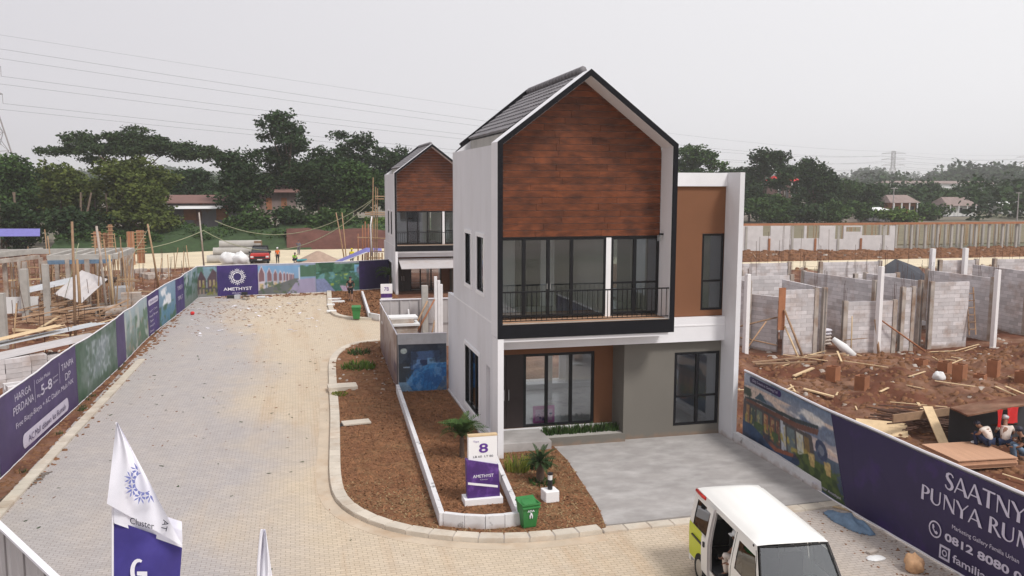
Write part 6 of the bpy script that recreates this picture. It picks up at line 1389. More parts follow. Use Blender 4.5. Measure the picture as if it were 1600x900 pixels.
q = at(1395, 440); o_ = simple('dark_tarpaulin', MB().add([(q[0]+a, q[1]+b, c) for a, b, c in ((-1.3, 0, 0), (3.8, 0, 0), (-.5, .4, 1.4), (.6, .6, 1.9), (3.0, .6, 1.1), (3.8, .8, 0), (-1.3, 1.5, 0))], [(0, 1, 4, 3, 2), (1, 5, 4), (0, 2, 6), (2, 3, 4, 5, 6)]), mat('black_tarp', (.05, .055, .07), .6, .2, 1), 'dark tarpaulin heap behind the rear block walls', 'tarpaulin')
q = at(1300, 437); slab('blue_box', q[0], q[1], 0, 1.2, .8, 1.1, .1, M['cloth_blue'], 'blue covered stack behind the rear block walls', 'stack')
# thin rebar bundles standing up behind
rbm = MB().tube([(0, 0, 0), (0, 0, 4.3)], .013, 4).mesh('starter_bar', M['rebar'])
rbr = empty('starter_bars', (0, 0, 0), 0, 'rows of thin rusty starter bars rising behind the block walls', 'rebar')
for k in range(46): x = random.uniform(17, 62); y = 20+random.random()*14; inst('starter_bar', rbm, rbr, (x, y, 0), (random.uniform(-.03, .03), random.uniform(-.03, .03), 0), (1, 1, random.uniform(.8, 1.3)))
# footing boxes of brown plywood
for i, (px_, py_, hh, op) in enumerate(((1301, 600, .62, 1), (1346, 613, .60, 0), (1438, 584, .45, 0), (1475, 590, .62, 0), (1498, 606, .85, 0), (1531, 594, .45, 0), (1552, 584, .80, 1), (1596, 597, .5, 0), (1640, 600, .6, 0))):
    q = at(px_, py_, .05); r = empty('footing_box', (q[0], q[1], sh(*q)-.05), random.uniform(.35, .55), 'brown plywood footing box in the dug soil, %s' % ('split in two boards, nearest the house', 'square, left of the pale rubble', 'low, behind the plastic bag', 'behind and left of the tallest box', 'tall, just right of the plastic bag', 'low, between the two tall boxes', 'wide and tall at right', 'at the right edge', 'outside the frame')[i], 'box', 'plywood footing boxes')
    w = .21
    for a in ((-w, w, -w, -w+.03), (-w, w, w-.03, w), (-w, -w+.03, -w+.032, w-.032), (w-.03, w, -w+.032, w-.032)):
        MB().box(a[0], a[1], a[2], a[3], 0, hh).build('board', M['formwork'], r)
    MB().box(-w+.04, w-.04, -w+.04, w-.04, 0, hh*.55).build('fill', M['concrete_old'] if op else M['clod'], r)
# plywood stack
pA, pB, pC_, pD = [np.array(at(*p, .42)) for p in ((1443, 691), (1527, 688), (1593, 712), (1495, 719))]
cx = (pA+pB+pC_+pD)/4; ax = (pC_-pB+pD-pA)/2; pa_ = math.atan2(ax[1], ax[0]); lx = np.linalg.norm(ax); ly = np.linalg.norm((pB-pA+pC_-pD)/2)
ps = empty('plywood_stack', (cx[0], cx[1], .10), pa_, 'stack of new tan plywood sheets behind the right hoarding', 'plywood')
shm = MB().box(-lx/2, lx/2, -ly/2, ly/2, 0, .028).mesh('plywood_sheet', M['plywood'])
for i in range(9): inst('plywood_sheet', shm, ps, (random.uniform(-.04, .04), random.uniform(-.03, .03), .033*i), (0, 0, random.uniform(-.012, .012)))
q = at(1523, 690, .45); simple('grinder', MB().ball((q[0], q[1], .44), .14, .09, .05, 8, 6), M['galv'], 'grey hand tool lying on the plywood stack', 'tool')
q0 = at(1479, 692, .3); q1 = at(1449, 640, .9); simple('leaning_plank', MB().bar((*q0, .1), (q1[0], q1[1], 1.0), .30, .04), M['timber_pale'], 'yellow plank leaning over the rebar pile', 'plank')
q = at(1378, 665, .3); slab('plywood_offcut', q[0], q[1], .1, 1.6, 1.2, .03, -.6, M['timber_pale'], 'pale plywood sheet propped on the soil behind the purple hoarding', 'plywood', rx=.35)
rp = empty('rebar_pile', (0, 0, 0), 0, 'dark pile of long rebar behind the plywood stack', 'rebar')
q0 = at(1405, 668, .2); q1 = at(1540, 668, .3)
for i in range(60):
    t = random.random(); a = (q0[0]+random.uniform(-.4, .8), q0[1]+random.uniform(-.9, 1.5), .12+.5*random.random()); b = (q1[0]+random.uniform(-.5, .5), q1[1]+random.uniform(-.9, 1.5), .12+.5*random.random()); MB().tube([a, b], .022, 4, False).build('bar', M['rebar'], rp)
a = at(1395, 655, .7); b = at(1500, 645, .7); simple('long_board', MB().bar((*a, .72), (*b, .80), .05, .26), M['timber'], 'long weathered board along the back of the rebar pile', 'board')
# lean-to over the workers
lt = empty('lean_to', (0, 0, 0), 0, 'low dark lean-to roof over the crouching people at the right edge', 'shelter')
c1, c2_ = at(1512, 646, 1.45), at(1640, 626, 1.6); n_ = np.array([.25, 1.0]); 
MB().add([(*c1, 1.40), (*c2_, 1.62), (c2_[0]+.5, c2_[1]+1.3, 1.50), (c1[0]+.5, c1[1]+1.3, 1.28), (*c1, 1.35), (*c2_, 1.57), (c2_[0]+.5, c2_[1]+1.3, 1.45), (c1[0]+.5, c1[1]+1.3, 1.23)], [(0, 1, 2, 3), (7, 6, 5, 4), (0, 4, 5, 1), (1, 5, 6, 2), (2, 6, 7, 3), (3, 7, 4, 0)]).build('roof_sheet', M['soil'], lt)
for t in (.97,):
    p = (c1[0]+(c2_[0]-c1[0])*t, c1[1]+(c2_[1]-c1[1])*t); MB().tube([(p[0], p[1]+.06, 0), (p[0], p[1]+.06, 1.4+.2*t)], .035, 6).build('post', M['timber'], lt)
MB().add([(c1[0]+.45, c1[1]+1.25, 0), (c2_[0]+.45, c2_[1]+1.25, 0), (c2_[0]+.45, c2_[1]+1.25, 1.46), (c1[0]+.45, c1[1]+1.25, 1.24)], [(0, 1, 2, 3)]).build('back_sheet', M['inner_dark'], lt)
for (px_, w_, h_, lab) in ((1559, .22, .55, 'narrow red cloth hanging from the lean-to edge'), (1579, .45, .50, 'wide red cloth hanging from the lean-to edge at the right')):
    t = (px_-1512)/(1640-1512.); p = (c1[0]+(c2_[0]-c1[0])*t, c1[1]+(c2_[1]-c1[1])*t); z = 1.42+.2*t; V = []; n = 8; dd = np.array([c2_[0]-c1[0], c2_[1]-c1[1]]); dd /= np.linalg.norm(dd)
    for j in range(6):
        for i in range(n): s = (i/(n-1)-.5)*w_*(1-.06*j*(w_ < .3)); o2 = .03*math.sin(i*1.4+j*.5); V.append((p[0]+dd[0]*s+dd[1]*(.07+o2), p[1]+dd[1]*s-dd[0]*(.07+o2), z-h_*j/5))
    simple('red_cloth', MB().add(V, [(j*n+i, j*n+i+1, j*n+n+i+1, j*n+n+i) for j in range(5) for i in range(n-1)]), M['redcloth'], lab, 'cloth', smooth=True)
q = at(1466, 607, .2); rock('plastic_bag', q[0], q[1], sh(*q), .22, M['inner'], 'white plastic bag on the brown soil left of the tall footing box', 'bag', 3.)
q = at(1390, 588, .2)
for i in range(5): simple('pale_sheet', MB().bar((q[0]-.6+i*.3, q[1]+i*.2, .25), (q[0]+.3+i*.3, q[1]-.5+i*.2, .22), .4, .02), M['inner'], 'pale broken sheet on the soil between the footing boxes', 'sheet', 'pale broken sheets on the soil')
for a, b, lab in (((1175, 570), (1320, 563), 'long grey plank lying in front of the nearest block walls'), ((1180, 577), (1275, 574), 'second grey plank in front of the nearest block walls'), ((1240, 590), (1270, 586), 'short pale plank on the soil near the hoarding'), ((1255, 616), (1303, 621), 'pale plank just behind the top of the right hoarding'), ((1262, 555), (1325, 565), 'thin pale batten below the cement bags')):
    p, q = at(*a, .15), at(*b, .15); simple('plank', MB().bar((*p, sh(*p)+.12), (*q, sh(*q)+.14), .16, .05), M['timber'] if 'grey' in lab else M['timber_pale'], lab, 'plank')
# --- long unfinished wall at the back
bwall = empty('long_block_wall', (0, 0, 0), 0, 'long white block wall with empty window openings across the back of the right site', 'wall')
x0, y0, x1, y1 = 46.5, 72.2, 67, 69.2
wa = math.atan2(y1-y0, x1-x0); wl = math.hypot(x1-x0, y1-y0)
mbw = MB(); holes_wall(mbw, 'y', -.1, .1, 0, wl, 0, 3.15, [(3.6, 4.6, 1.9, 3.15), (7.2, 8.9, 1.6, 3.15), (9.2, 10.9, 1.6, 3.15), (12.9, 14.0, 1.5, 3.15), (14.3, 16.2, 2.4, 3.0), (16.4, 20.0, 1.95, 3.15)])
o = mbw.build('wall_panels', M['aac_far'], bwall, loc=(x0, y0, 0), rot=(0, 0, wa))
for i in range(7): o = MB().box(-.13, .13, -.2, -.12, 0, 1.6 if i % 2 else 3.1).build('column', M['formwork'] if i % 2 else M['concrete'], bwall, loc=(x0+(x1-x0)*(i+.5)/7, y0+(y1-y0)*(i+.5)/7, 0), rot=(0, 0, wa))
beam = MB().bar((46.5, 72.2, 3.30), (110, 69.5, 3.30), .35, .26).build('ring_beam', M['formwork'], None); tag(beam, 'long brown formwork beam along the top of the far columns', 'beam')
colm = MB().box(-.14, .14, -.14, .14, 0, 3.15).mesh('concrete_column', M['concrete'])
thinm = MB().tube([(0, 0, 0), (0, 0, 3.1)], .05, 5).mesh('prop', M['bamboo'])
for i in range(44):
    o = inst('concrete_column', colm, None, (67+i*.98+random.uniform(-.3, .3), 71.3-i*.03+(2.2 if i % 2 else 0), 0)); tag(o, 'pale concrete column under the long far beam', 'column', 'concrete columns under the far beam')
for i in range(110):
    o = inst('bamboo_prop', thinm, None, (58+i*.46+random.uniform(-.3, .3), 73.5+random.random()*3, 0), (random.uniform(-.05, .05), random.uniform(-.05, .05), 0)); tag(o, 'thin bamboo prop under the long far beam', 'prop', 'bamboo props under the far beam')
tag(MB().box(50, 190, 79, 138, -.12, .02).build('green_field', M['field']), kind='structure')
# ------------------------------------------------------------------ left building site
q1 = at(74, 402, 3.5); q2 = at(176, 400, 3.5); q3 = at(203, 390, 3.5)
fr_ = empty('unfinished_frame', (0, 0, 0), 0, 'unfinished concrete frame with pale ring beam and many columns beyond the street hoarding', 'building')
MB().bar((*q1, 3.46), (*q2, 3.46), .28, .34).build('ring_beam', M['concrete'], fr_); MB().bar((q2[0]+.15, q2[1], 3.46), (q3[0]+.15, q3[1], 3.46), .28, .34).build('ring_beam', M['concrete'], fr_)
MB().bar((q1[0], q1[1]-.2, 3.18), (q2[0], q2[1]-.2, 3.18), .05, .26).build('formwork_board', M['cloth_blue'], fr_)
for k in range(5):
    t = k/4; a = (q1[0]+(q2[0]-q1[0])*t, q1[1]); MB().bar((a[0], a[1]+.2, 3.5), (a[0]+.3, q3[1], 3.5), .22, .22).build('cross_beam', M['concrete'], fr_)
MB().bar((q3[0]-11, q3[1]+.1, 3.46), (q3[0], q3[1], 3.46), .28, .34).build('ring_beam', M['concrete'], fr_)
qa = at(-70, 405, 3.3); qb = at(66, 391, 3.5); qc = at(60, 399, 3.5)
MB().bar((*qa, 3.3), (*qb, 3.5), .3, .36).build('ring_beam', M['concrete'], fr_); MB().bar((*at(-60, 415, 3.3), 3.3), (*qc, 3.4), .25, .25).build('ring_beam', M['concrete_old'], fr_)
cm = MB().box(-.12, .12, -.12, .12, 0, 3.3).mesh('concrete_column', M['concrete_old'])
for px_, py_ in ((176, 489), (75, 489), (68, 475), (43, 486), (35, 478), (193, 462), (198, 458), (203, 456), (208, 452), (110, 486), (140, 486), (12, 488), (22, 470), (92, 470), (125, 468), (155, 470)):
    q = at(px_, py_); inst('concrete_column', cm, fr_, (q[0], q[1], 0), (0, 0, random.uniform(-.1, .1)), (1, 1, random.uniform(.96, 1.03)))
pm = MB().tube([(0, 0, 0), (.03, 0, 3.2)], .035, 5).mesh('prop', M['timber'])
for i in range(60):
    q = at(random.uniform(5, 205), random.uniform(455, 486)); inst('prop', pm, fr_, (q[0], q[1], 0), (random.uniform(-.12, .12), random.uniform(-.12, .12), 0), (1, 1, random.uniform(.8, 1.02)))
for i in range(16):
    a = at(random.uniform(0, 150), random.uniform(460, 482)); z = random.choice((1.1, 1.7, 2.4)); MB().bar((*a, z), (a[0]+random.uniform(2, 4), a[1]+random.uniform(-.5, .5), z+random.uniform(-.1, .1)), .05, .1).build('cross_timber', M['timber'] if i % 2 else M['timber_pale'], fr_)
q = at(43, 520); cm2 = MB().box(-.19, .19, -.19, .19, 0, 3.5)
simple('concrete_column', MB().box(at(42, 500)[0]-.2, at(42, 500)[0]+.2, at(42, 500)[1]-.2, at(42, 500)[1]+.2, 0, 3.1), M['concrete'], 'thick concrete column in front of the unfinished frame, nearest the left edge', 'column')
simple('concrete_column', MB().box(at(76, 505)[0]-.16, at(76, 505)[0]+.16, at(76, 505)[1]-.16, at(76, 505)[1]+.16, 0, 3.5), M['concrete'], 'slim concrete column in front of the unfinished frame, left of the tall pole', 'column')
q = at(4, 545); simple('concrete_column', MB().box(q[0]-.45, q[0]+.25, q[1]-.2, q[1]+.2, 0, htop(4, q[0], q[1], 458)), M['concrete'], 'broad concrete column at the very left edge of the frame', 'column')
for (bx_, by_, tx, ty, rr_, mt, lab) in ((118, 545, 123, 346, .075, 'timber', 'tall timber pole rising behind the green site plan print'), (126, 505, 126, 405, .10, 'bamboo', 'thick paler timber lashed to the tall pole'), (168, 495, 160, 353, .09, 'concrete_old', 'grey timber pole beyond the unfinished frame corner'), (178, 492, 176, 398, .08, 'timber_pale', 'pale square post beside the grey timber pole'), (248, 450, 237, 350, .085, 'bamboo', 'leaning bamboo pole near the bend of the hoarding'), (319, 420, 315, 332, .09, 'concrete_old', 'upright bamboo pole behind the corner of the two hoardings'), (538, 405, 527, 332, .08, 'bamboo', 'left one of two crossing bamboo poles on the far road'), (541, 405, 536, 332, .07, 'bamboo', 'right one of two crossing bamboo poles on the far road'), (193, 470, 193, 370, .05, 'timber', 'thin pole by the right end of the unfinished frame')):
    q = at(bx_, by_); d = math.hypot(q[0]-C0[0], q[1]-C0[1]); t = htop(tx, q[0], q[1], ty); dx = (tx-bx_)/F_PX*d; pole((q[0], q[1], 0), (q[0]+dx, q[1], t), rr_, mt, lab)
for (a, b, za, zb_, lab) in (((123, 380), (100, 470), 4.6, 1.2, 'rope running down from the tall timber pole'), ((235, 352), (170, 460), 4.6, 1.0, 'rope stretched from the leaning bamboo to the frame')):
    q = at(*a, za); q2_ = at(*b, zb_); pole((*q, za), (*q2_, zb_), .02, 'rope', lab, 'rope', 'rope')
for i, (px_, py_, pt, w_) in enumerate(((154, 412, 362, .62), (168, 412, 364, .5), (175, 413, 351, .4), (206, 414, 362, .62), (221, 411, 360, .72))):
    q = at(px_, py_); t = htop(px_, q[0], q[1], pt); r = empty('column_formwork', (q[0], q[1], 0), random.uniform(-.2, .2), ('reddish column formwork with clamps, leftmost of the cluster of three', 'dull column formwork in the middle of the cluster of three', 'tallest reddish column formwork, right of the cluster of three', 'plain reddish column formwork beyond the frame corner', 'wide column formwork with clamps, nearest the leaning bamboo')[i], 'formwork', 'column formwork towers')
    MB().box(-w_/2, w_/2, -w_/2, w_/2, 0, t).build('boards', M['formwork'], r)
    if i != 3:
        for k in range(7):
            z = t*(.35+.1*k); MB().bar((-w_*.8, -w_/2-.05, z), (w_*.8, -w_/2-.05, z+random.uniform(-.03, .03)), .07).build('clamp', M['bamboo'], r)
    for s in (-.4, .1, .42): MB().box(w_*s-.03, w_*s+.05, -w_/2-.03, -w_/2-.005, 0, t).build('batten', M['timber'], r)
def corr(name, c, lx, ly, rz, rx, ry, mt, label, cat='roofing sheet', n=None):
    n = n or int(ly/.10); V = []; st = 2
    for i in range(n+1):
        for j in range(st): V.append((-lx/2+lx*j/(st-1), -ly/2+ly*i/n, .022*math.sin(i*PI*.5)))
    o = MB().add(V, [(i*2, i*2+1, i*2+3, i*2+2) for i in range(n)]).build(name, mt, None, True); o.location = c; o.rotation_euler = (rx, ry, rz); return tag(o, label, cat)
q = at(55, 532, 1.5); corr('corrugated_sheet', (q[0]-.3, q[1], 1.60), 6.4, 1.7, R(38), R(-6), R(-5), M['galv'], 'long corrugated sheets lying over the block pallets by the street hoarding')
q = at(60, 528, 1.55); corr('corrugated_sheet', (q[0]-1.2, q[1]-.8, 1.70), 5.0, 1.0, R(41), R(-5), R(-6), M['timber_pale'], 'yellowed sheet lying on top of the long corrugated sheets')
q = at(70, 540, 1.45); corr('corrugated_sheet', (q[0]-.2, q[1]-.4, 1.45), 5.4, 1.2, R(46), R(3), R(-3), M['sheet'], 'lower grey corrugated sheet above the block pallets')
q = at(127, 445, 2.0); corr('corrugated_sheet', (q[0], q[1], 1.9), 2.6, 1.8, R(60), R(20), R(-28), M['sheet'], 'pale corrugated sheet tilted under the unfinished frame')
q = at(152, 436, 2.0); corr('corrugated_sheet', (q[0], q[1], 2.1), 2.4, 1.5, R(20), R(-15), R(10), M['galv'], 'grey corrugated sheet tilted right of the pale one')
q = at(90, 445, 1.9); corr('corrugated_sheet', (q[0], q[1], 2.0), 3.2, .7, R(10), R(25), R(-12), M['galv'], 'narrow shiny corrugated sheets left of the tall pole')
q = at(27, 478, .8); simple('white_board', MB().bar((q[0]-1.6, q[1], .85), (q[0]+1.2, q[1], .85), .05, 1.0), M['inner'], 'white board standing upright near the left edge', 'board')
def pallet(px_, py_, nx_, ny_, nz_, label, rz=.1, z=0., mt='aac'):
    q = at(px_, py_, .5); r = empty('block_pallet', (q[0], q[1], z), rz, label, 'pallet'); bm = MB().box(-.29, .29, -.095, .095, .003, .195).mesh('block', M[mt])
    for k in range(nz_):
        for i in range(nx_):
            for j in range(ny_):
                if k == nz_-1 and random.random() < .15: continue
                inst('block', bm, r, ((i-(nx_-1)/2)*.60+random.uniform(-.012, .012), (j-(ny_-1)/2)*.20+random.uniform(-.01, .01), .12+k*.20), (0, 0, random.uniform(-.03, .03)))
    for j in (-1, 0, 1): MB().box(-nx_*.3, nx_*.3, j*ny_*.085-.05, j*ny_*.085+.05, 0, .11).build('bearer', M['timber'], r)
    return r
pallet(6, 590, 2, 5, 6, 'pallet of grey blocks at the left edge under the corrugated sheets', .45)
pallet(46, 585, 2, 4, 6, 'pallet of grey blocks in the middle under the corrugated sheets', .5)
pallet(82, 575, 1, 4, 5, 'small pallet of grey blocks right behind the HARGA PERDANA print', .55)
pallet(24, 618, 1, 5, 4, 'low row of grey blocks nearest the street hoarding', .5)
pallet(206, 477, 2, 4, 6, 'stack of grey boards and blocks beyond the pale garden prints', .15, mt='concrete_old')
pallet(228, 472, 3, 5, 4, 'wide low stack of grey blocks beside the taller stack', .1, mt='concrete_old')
q = at(187, 475); slab('metal_box', q[0], q[1], 0, 1.3, 1.2, 1.2, .2, M['galv'], 'blue grey metal box left of the stacked boards', 'box', .02)
q = at(158, 500); o_ = simple('culvert_pipe', MB(), M['concrete'], '', '') if False else None
cr = empty('culvert_pipe', (q[0], q[1], .38), R(-25), 'round concrete culvert pipe lying near the hoarding', 'pipe')
def pipe(parent, L_, r, mt, n=22, name='shell', loc=(0, 0, 0)):
    mb = MB(); V = []
    for x in (0, L_):
        for rr_ in (r, r*.78):
            for k in range(n): a = 2*PI*k/n; V.append((rr_*math.cos(a), x, rr_*math.sin(a)))
    F_ = []
    for k in range(n):
        k2 = (k+1) % n; F_ += [(k, 2*n+k, 2*n+k2, k2), (n+k, n+k2, 3*n+k2, 3*n+k), (k, k2, n+k2, n+k), (2*n+k, 3*n+k, 3*n+k2, 2*n+k2)]
    return mb.add(V, F_).build(name, mt, parent, False, loc=loc)
pipe(cr, 1.5, .38, M['concrete_old'])
q = at(135, 492)
for i, (dx_, dy_, w_, h_, lab) in enumerate(((-.4, .3, .9, .5, 'cracked concrete block left of the culvert pipe'), (.8, 1.2, 1.3, .5, 'second rough concrete block behind the culvert pipe'), (-1.6, -.3, .7, .6, 'broken concrete lump under the tall pole'))): slab('concrete_lump', q[0]+dx_, q[1]+dy_, 0, w_, .6, h_, random.uniform(-.3, .3), M['concrete_old'], lab, 'concrete', .03)
# brushwood of sticks beside the white board
sk_ = MB()
for i in range(90):
    a = at(random.uniform(10, 115), random.uniform(478, 512)); z = random.uniform(.1, .8); an = random.gauss(.25, .35); l_ = random.uniform(1.2, 3.6); sk_.bar((*a, z), (a[0]+l_*math.cos(an), a[1]+l_*math.sin(an)*.6, z+random.uniform(-.2, .5)), .05, .05)
tag(sk_.build('stick_pile', M['timber']), kind='stuff')
for i, (a, b, lab) in enumerate((((8, 384), (54, 378), 'violet blue tarpaulin roof beyond the frame at the left edge'), ((555, 402), (598, 388), 'violet tarpaulin shelter roof behind the end hoarding'))):
    if i == 0:
        p = at(25, 393, 1.5); o = MB().add([(-9, 0, 2.6), (4, 0, 2.5), (3.4, 2.5, 3.2), (-9, 2.5, 3.3)], [(0, 1, 2, 3)]).build('tarpaulin', M['tarp'], None, loc=(p[0]-4, 78, 0)); tag(o, lab, 'tarpaulin')
tr_ = empty('tarpaulin_shelter', (0, 0, 0), 0, 'violet tarpaulin shelter on timber posts behind the end hoarding, by the distant house', 'shelter')
a = at(532, 409, 1.0); b = at(574, 388, 2.6); c_ = at(597, 388, 2.6); yb = 50.
Z1 = lambda px_, py_, yy: (float(C0[0]+ray(px_, py_)[0]*(yy-C0[1])/ray(px_, py_)[1]), yy, float(C0[2]+ray(px_, py_)[2]*(yy-C0[1])/ray(px_, py_)[1]))
V = [Z1(522, 409, 58), Z1(530, 411, 54), Z1(573, 394, 55), Z1(572, 387, 60), Z1(596, 388, 60), Z1(597, 394, 55)]
MB().add(V, [(0, 1, 2, 3), (3, 2, 5, 4)]).build('tarpaulin', M['tarp'], tr_); MB().bar(V[1], V[2], .12, .06).build('edge_board', M['inner'], tr_)
for px_ in (573, 582, 592, 597): p = Z1(px_, 395, 55); MB().bar((p[0], p[1], 0), p, .12).build('post', M['bamboo'], tr_)
MB().bar(Z1(573, 403, 55), Z1(597, 403, 55), .10).build('rail', M['bamboo'], tr_)
# scaffold beside the distant house
sc_ = empty('bamboo_scaffold', (0, 0, 0), 0, 'tall bamboo scaffold poles against the left wall of the distant house', 'scaffold')
for px_, pt in ((582, 277), (586, 292), (589, 294), (579, 330)): 
    p = Z1(px_-1, 405, 52); t = Z1(px_+1, pt, 52); MB().tube([(p[0], 52, 0), t], [.07, .04], 6).build('pole', M['bamboo'], sc_)
for a, b in (((570, 332), (612, 333)), ((570, 335), (610, 336)), ((586, 307), (606, 307)), ((586, 311), (600, 311)), ((558, 371), (612, 373)), ((580, 392), (600, 393))): MB().tube([Z1(a[0], a[1], 51.8), Z1(b[0], b[1], 51.8)], .05, 5).build('ledger', M['bamboo'], sc_)
for i, (px_, pt) in enumerate(((559, 365), (566, 352), (570, 346), (575, 350))): p = Z1(px_, 400, 66); t = Z1(px_+.5, pt, 66); pole((p[0], 66, 0), t, .08, 'formwork', 'reddish scaffold pole left of the tall bamboo scaffold', 'pole', 'scaffold_pole', 'reddish poles left of the tall scaffold')
simple('white_pipe', MB().tube([Z1(581, 338, 51.5), Z1(579, 352, 51.5), Z1(580, 380, 51.5), Z1(581, 400, 51.5)], .06, 6), M['pvc'], 'white plastic pipe hanging on the bamboo scaffold', 'pipe', smooth=True)
# pipes, bags, pickup
pp = empty('pipe_stack', (-14.0, 70.0, 0), 0, 'stack of large pale concrete pipes beside the dark pickup', 'pipes')
for i, (zz, x0_, yy) in enumerate(((.4, -.8, -.4), (.4, -.6, .45), (1.15, -.2, .0), (1.15, .2, .8), (1.85, .4, .4))):
    o = pipe(pp, 4.2, .42, M['concrete'], 16, 'pipe', (x0_, yy, zz)); o.rotation_euler = (0, 0, R(-90))
MB().box(3.9, 4.7, .0, .5, 0, 2.2).build('timber_bundle', M['timber'], pp)
for i, (px_, lab) in enumerate(((358, 'left white bulk bag in front of the concrete pipes'), (377, 'right white bulk bag beside the dark pickup'))):
    q = at(px_, 414); r = rock('bulk_bag', q[0], q[1], 0, .85, M['inner'], lab, 'bag', 3.+i, (1, .8, .85))
def pickup(x, y):
    r = empty('pickup_truck', (x, y, .03), 0, 'dark cabbed red pickup truck parked on the far road, front towards the camera', 'pickup')
    prof = [(-.92, .35), (.92, .35), (.95, .80), (.90, 1.05), (-.90, 1.05), (-.95, .80)]
    MB().ext_y(prof, 0, 1.4).build('bonnet', M['red'], r, bevel=.05)
    cab = MB(); cv = [(-.90, 1.1, 1.05), (.90, 1.1, 1.05), (.74, 1.75, 1.68), (-.74, 1.75, 1.68), (-.90, 3.0, 1.05), (.90, 3.0, 1.05), (.74, 2.9, 1.70), (-.74, 2.9, 1.70)]
    cab.add(cv, [(3, 2, 6, 7), (1, 5, 6, 2), (4, 0, 3, 7), (5, 4, 7, 6)]).build('cab', M['black'], r); MB().add([(-.86, 1.12, 1.08), (.86, 1.12, 1.08), (.70, 1.72, 1.64), (-.70, 1.72, 1.64)], [(0, 1, 2, 3)]).build('windscreen', M['vanglass'], r)
    MB().box(-.92, .92, 1.41, 5.0, .40, 1.04).build('bed', M['black'], r, bevel=.03); MB().box(-.95, .95, -.08, .02, .30, .55).build('bumper', M['plastic'], r); MB().box(-.55, .55, -.03, -.005, .60, .78).build('grille', M['plastic'], r)
    MB().box(-.25, .25, -.10, -.085, .40, .50).build('number_plate', M['inner'], r)
    for s in (-1, 1):
        MB().box(s*.75-.14, s*.75+.14, -.02, .0, .66, .82).build('headlight', M['inner'], r)
        MB().box(s*1.04-.08, s*1.04+.08, 1.2, 1.28, 1.05, 1.22).build('side_mirror', M['plastic'], r)
        for yy in (.75, 4.0): MB().tube([(s*.70, yy, .33), (s*.93, yy, .33)], .36, 16).build('wheel', M['rubber'], r)
q = at(406, 413); pickup(q[0], q[1])
q = at(497, 411); 
n = 24; U_, V_ = np.meshgrid(np.linspace(-1, 1, n), np.linspace(-1, 1, n)); Zm = 1.35*np.clip(1-np.sqrt(U_**2+V_**2), 0, 1)**.9+.08*fbm(U_*4+3, V_*4); Vv = np.stack([U_*2.6, V_*2.2, Zm-.05], -1).reshape(-1, 3); ii = np.arange(n*n).reshape(n, n)
o = link(bpy.data.objects.new('sand_heap', npmesh('sand_heap', Vv, np.stack([ii[:-1, :-1], ii[:-1, 1:], ii[1:, 1:], ii[1:, :-1]], -1).reshape(-1, 4), M['sandmound'], True))); o.location = (q[0], q[1], 0); tag(o, 'grey brown sand heap on the far road behind the end hoarding', 'sand heap')
# brown retaining bank and green slope behind the far road
def bank(name, x0, x1, y0, y1, z0_, z1_, mt, seed, nx=60, ny=14):
    X_, Y_ = np.meshgrid(np.linspace(x0, x1, nx), np.linspace(y0, y1, ny)); t = (Y_-y0)/(y1-y0); Z_ = z0_+(z1_-z0_)*np.clip(t*1.6, 0, 1)**.8+(fbm(X_*.4+seed, Y_*.4, 3)-.5)*.9*np.clip(t*3, 0, 1)
    ii = np.arange(nx*ny).reshape(ny, nx); o = link(bpy.data.objects.new(name, npmesh(name, np.stack([X_, Y_, Z_], -1).reshape(-1, 3), np.stack([ii[:-1, :-1], ii[:-1, 1:], ii[1:, 1:], ii[1:, :-1]], -1).reshape(-1, 4), mt, True))); return tag(o, kind='structure')
bank('soil_bank', -7, 24, 86.5, 91, -.1, 2.3, mat('red_bank_soil', (.11, .045, .035), .95, .3, 1.), 3)
bank('grass_bank', -34, -4, 86, 100, -.1, 2.4, M['grass'], 9)
bank('grass_bank', -8, 26, 90.5, 104, 2.0, 3.2, M['grass'], 5)
# sheds by the trees
def shed(name, x, y, w, d, h, z, label, mt_w='shedwall', mt_r='roofred'):
    r = empty(name, (x, y, z), 0, label, 'shed'); MB().box(0, w, 0, d, 0, h).build('wall', M[mt_w], r)
    MB().add([(-.6, -.9, h-.1), (w+.6, -.9, h-.1), (w+.6, d, h+.9), (-.6, d, h+.9), (-.6, -.9, h-.2), (w+.6, -.9, h-.2)], [(0, 1, 2, 3), (4, 5, 1, 0)]).build('roof', M[mt_r], r)
    for i in range(2): MB().box(w*(.2+.4*i), w*(.35+.4*i), -.03, .02, h*.3, h*.75).build('window', M['formwork'], r)
    return r
p = Z1(262, 352, 104); shed('shed', p[0], 104, 10.8, 5, 3.6, 2.0, 'grey metal shed with old red roof beside the olive trees')
MB().add([(p[0]-.5, 101.6, 4.7), (p[0]+7.5, 101.6, 4.7), (p[0]+7.5, 104, 5.2), (p[0]-.5, 104, 5.2)], [(0, 1, 2, 3)]).build('awning', M['inner'], bpy.data.objects['shed'], loc=(-p[0], -104, -2.0))
p = Z1(405, 345, 112); shed('shed', p[0], 112, 5.5, 4, 4.0, 3.0, 'low brown roofed hut half hidden between the dark trees', 'roofgrey')
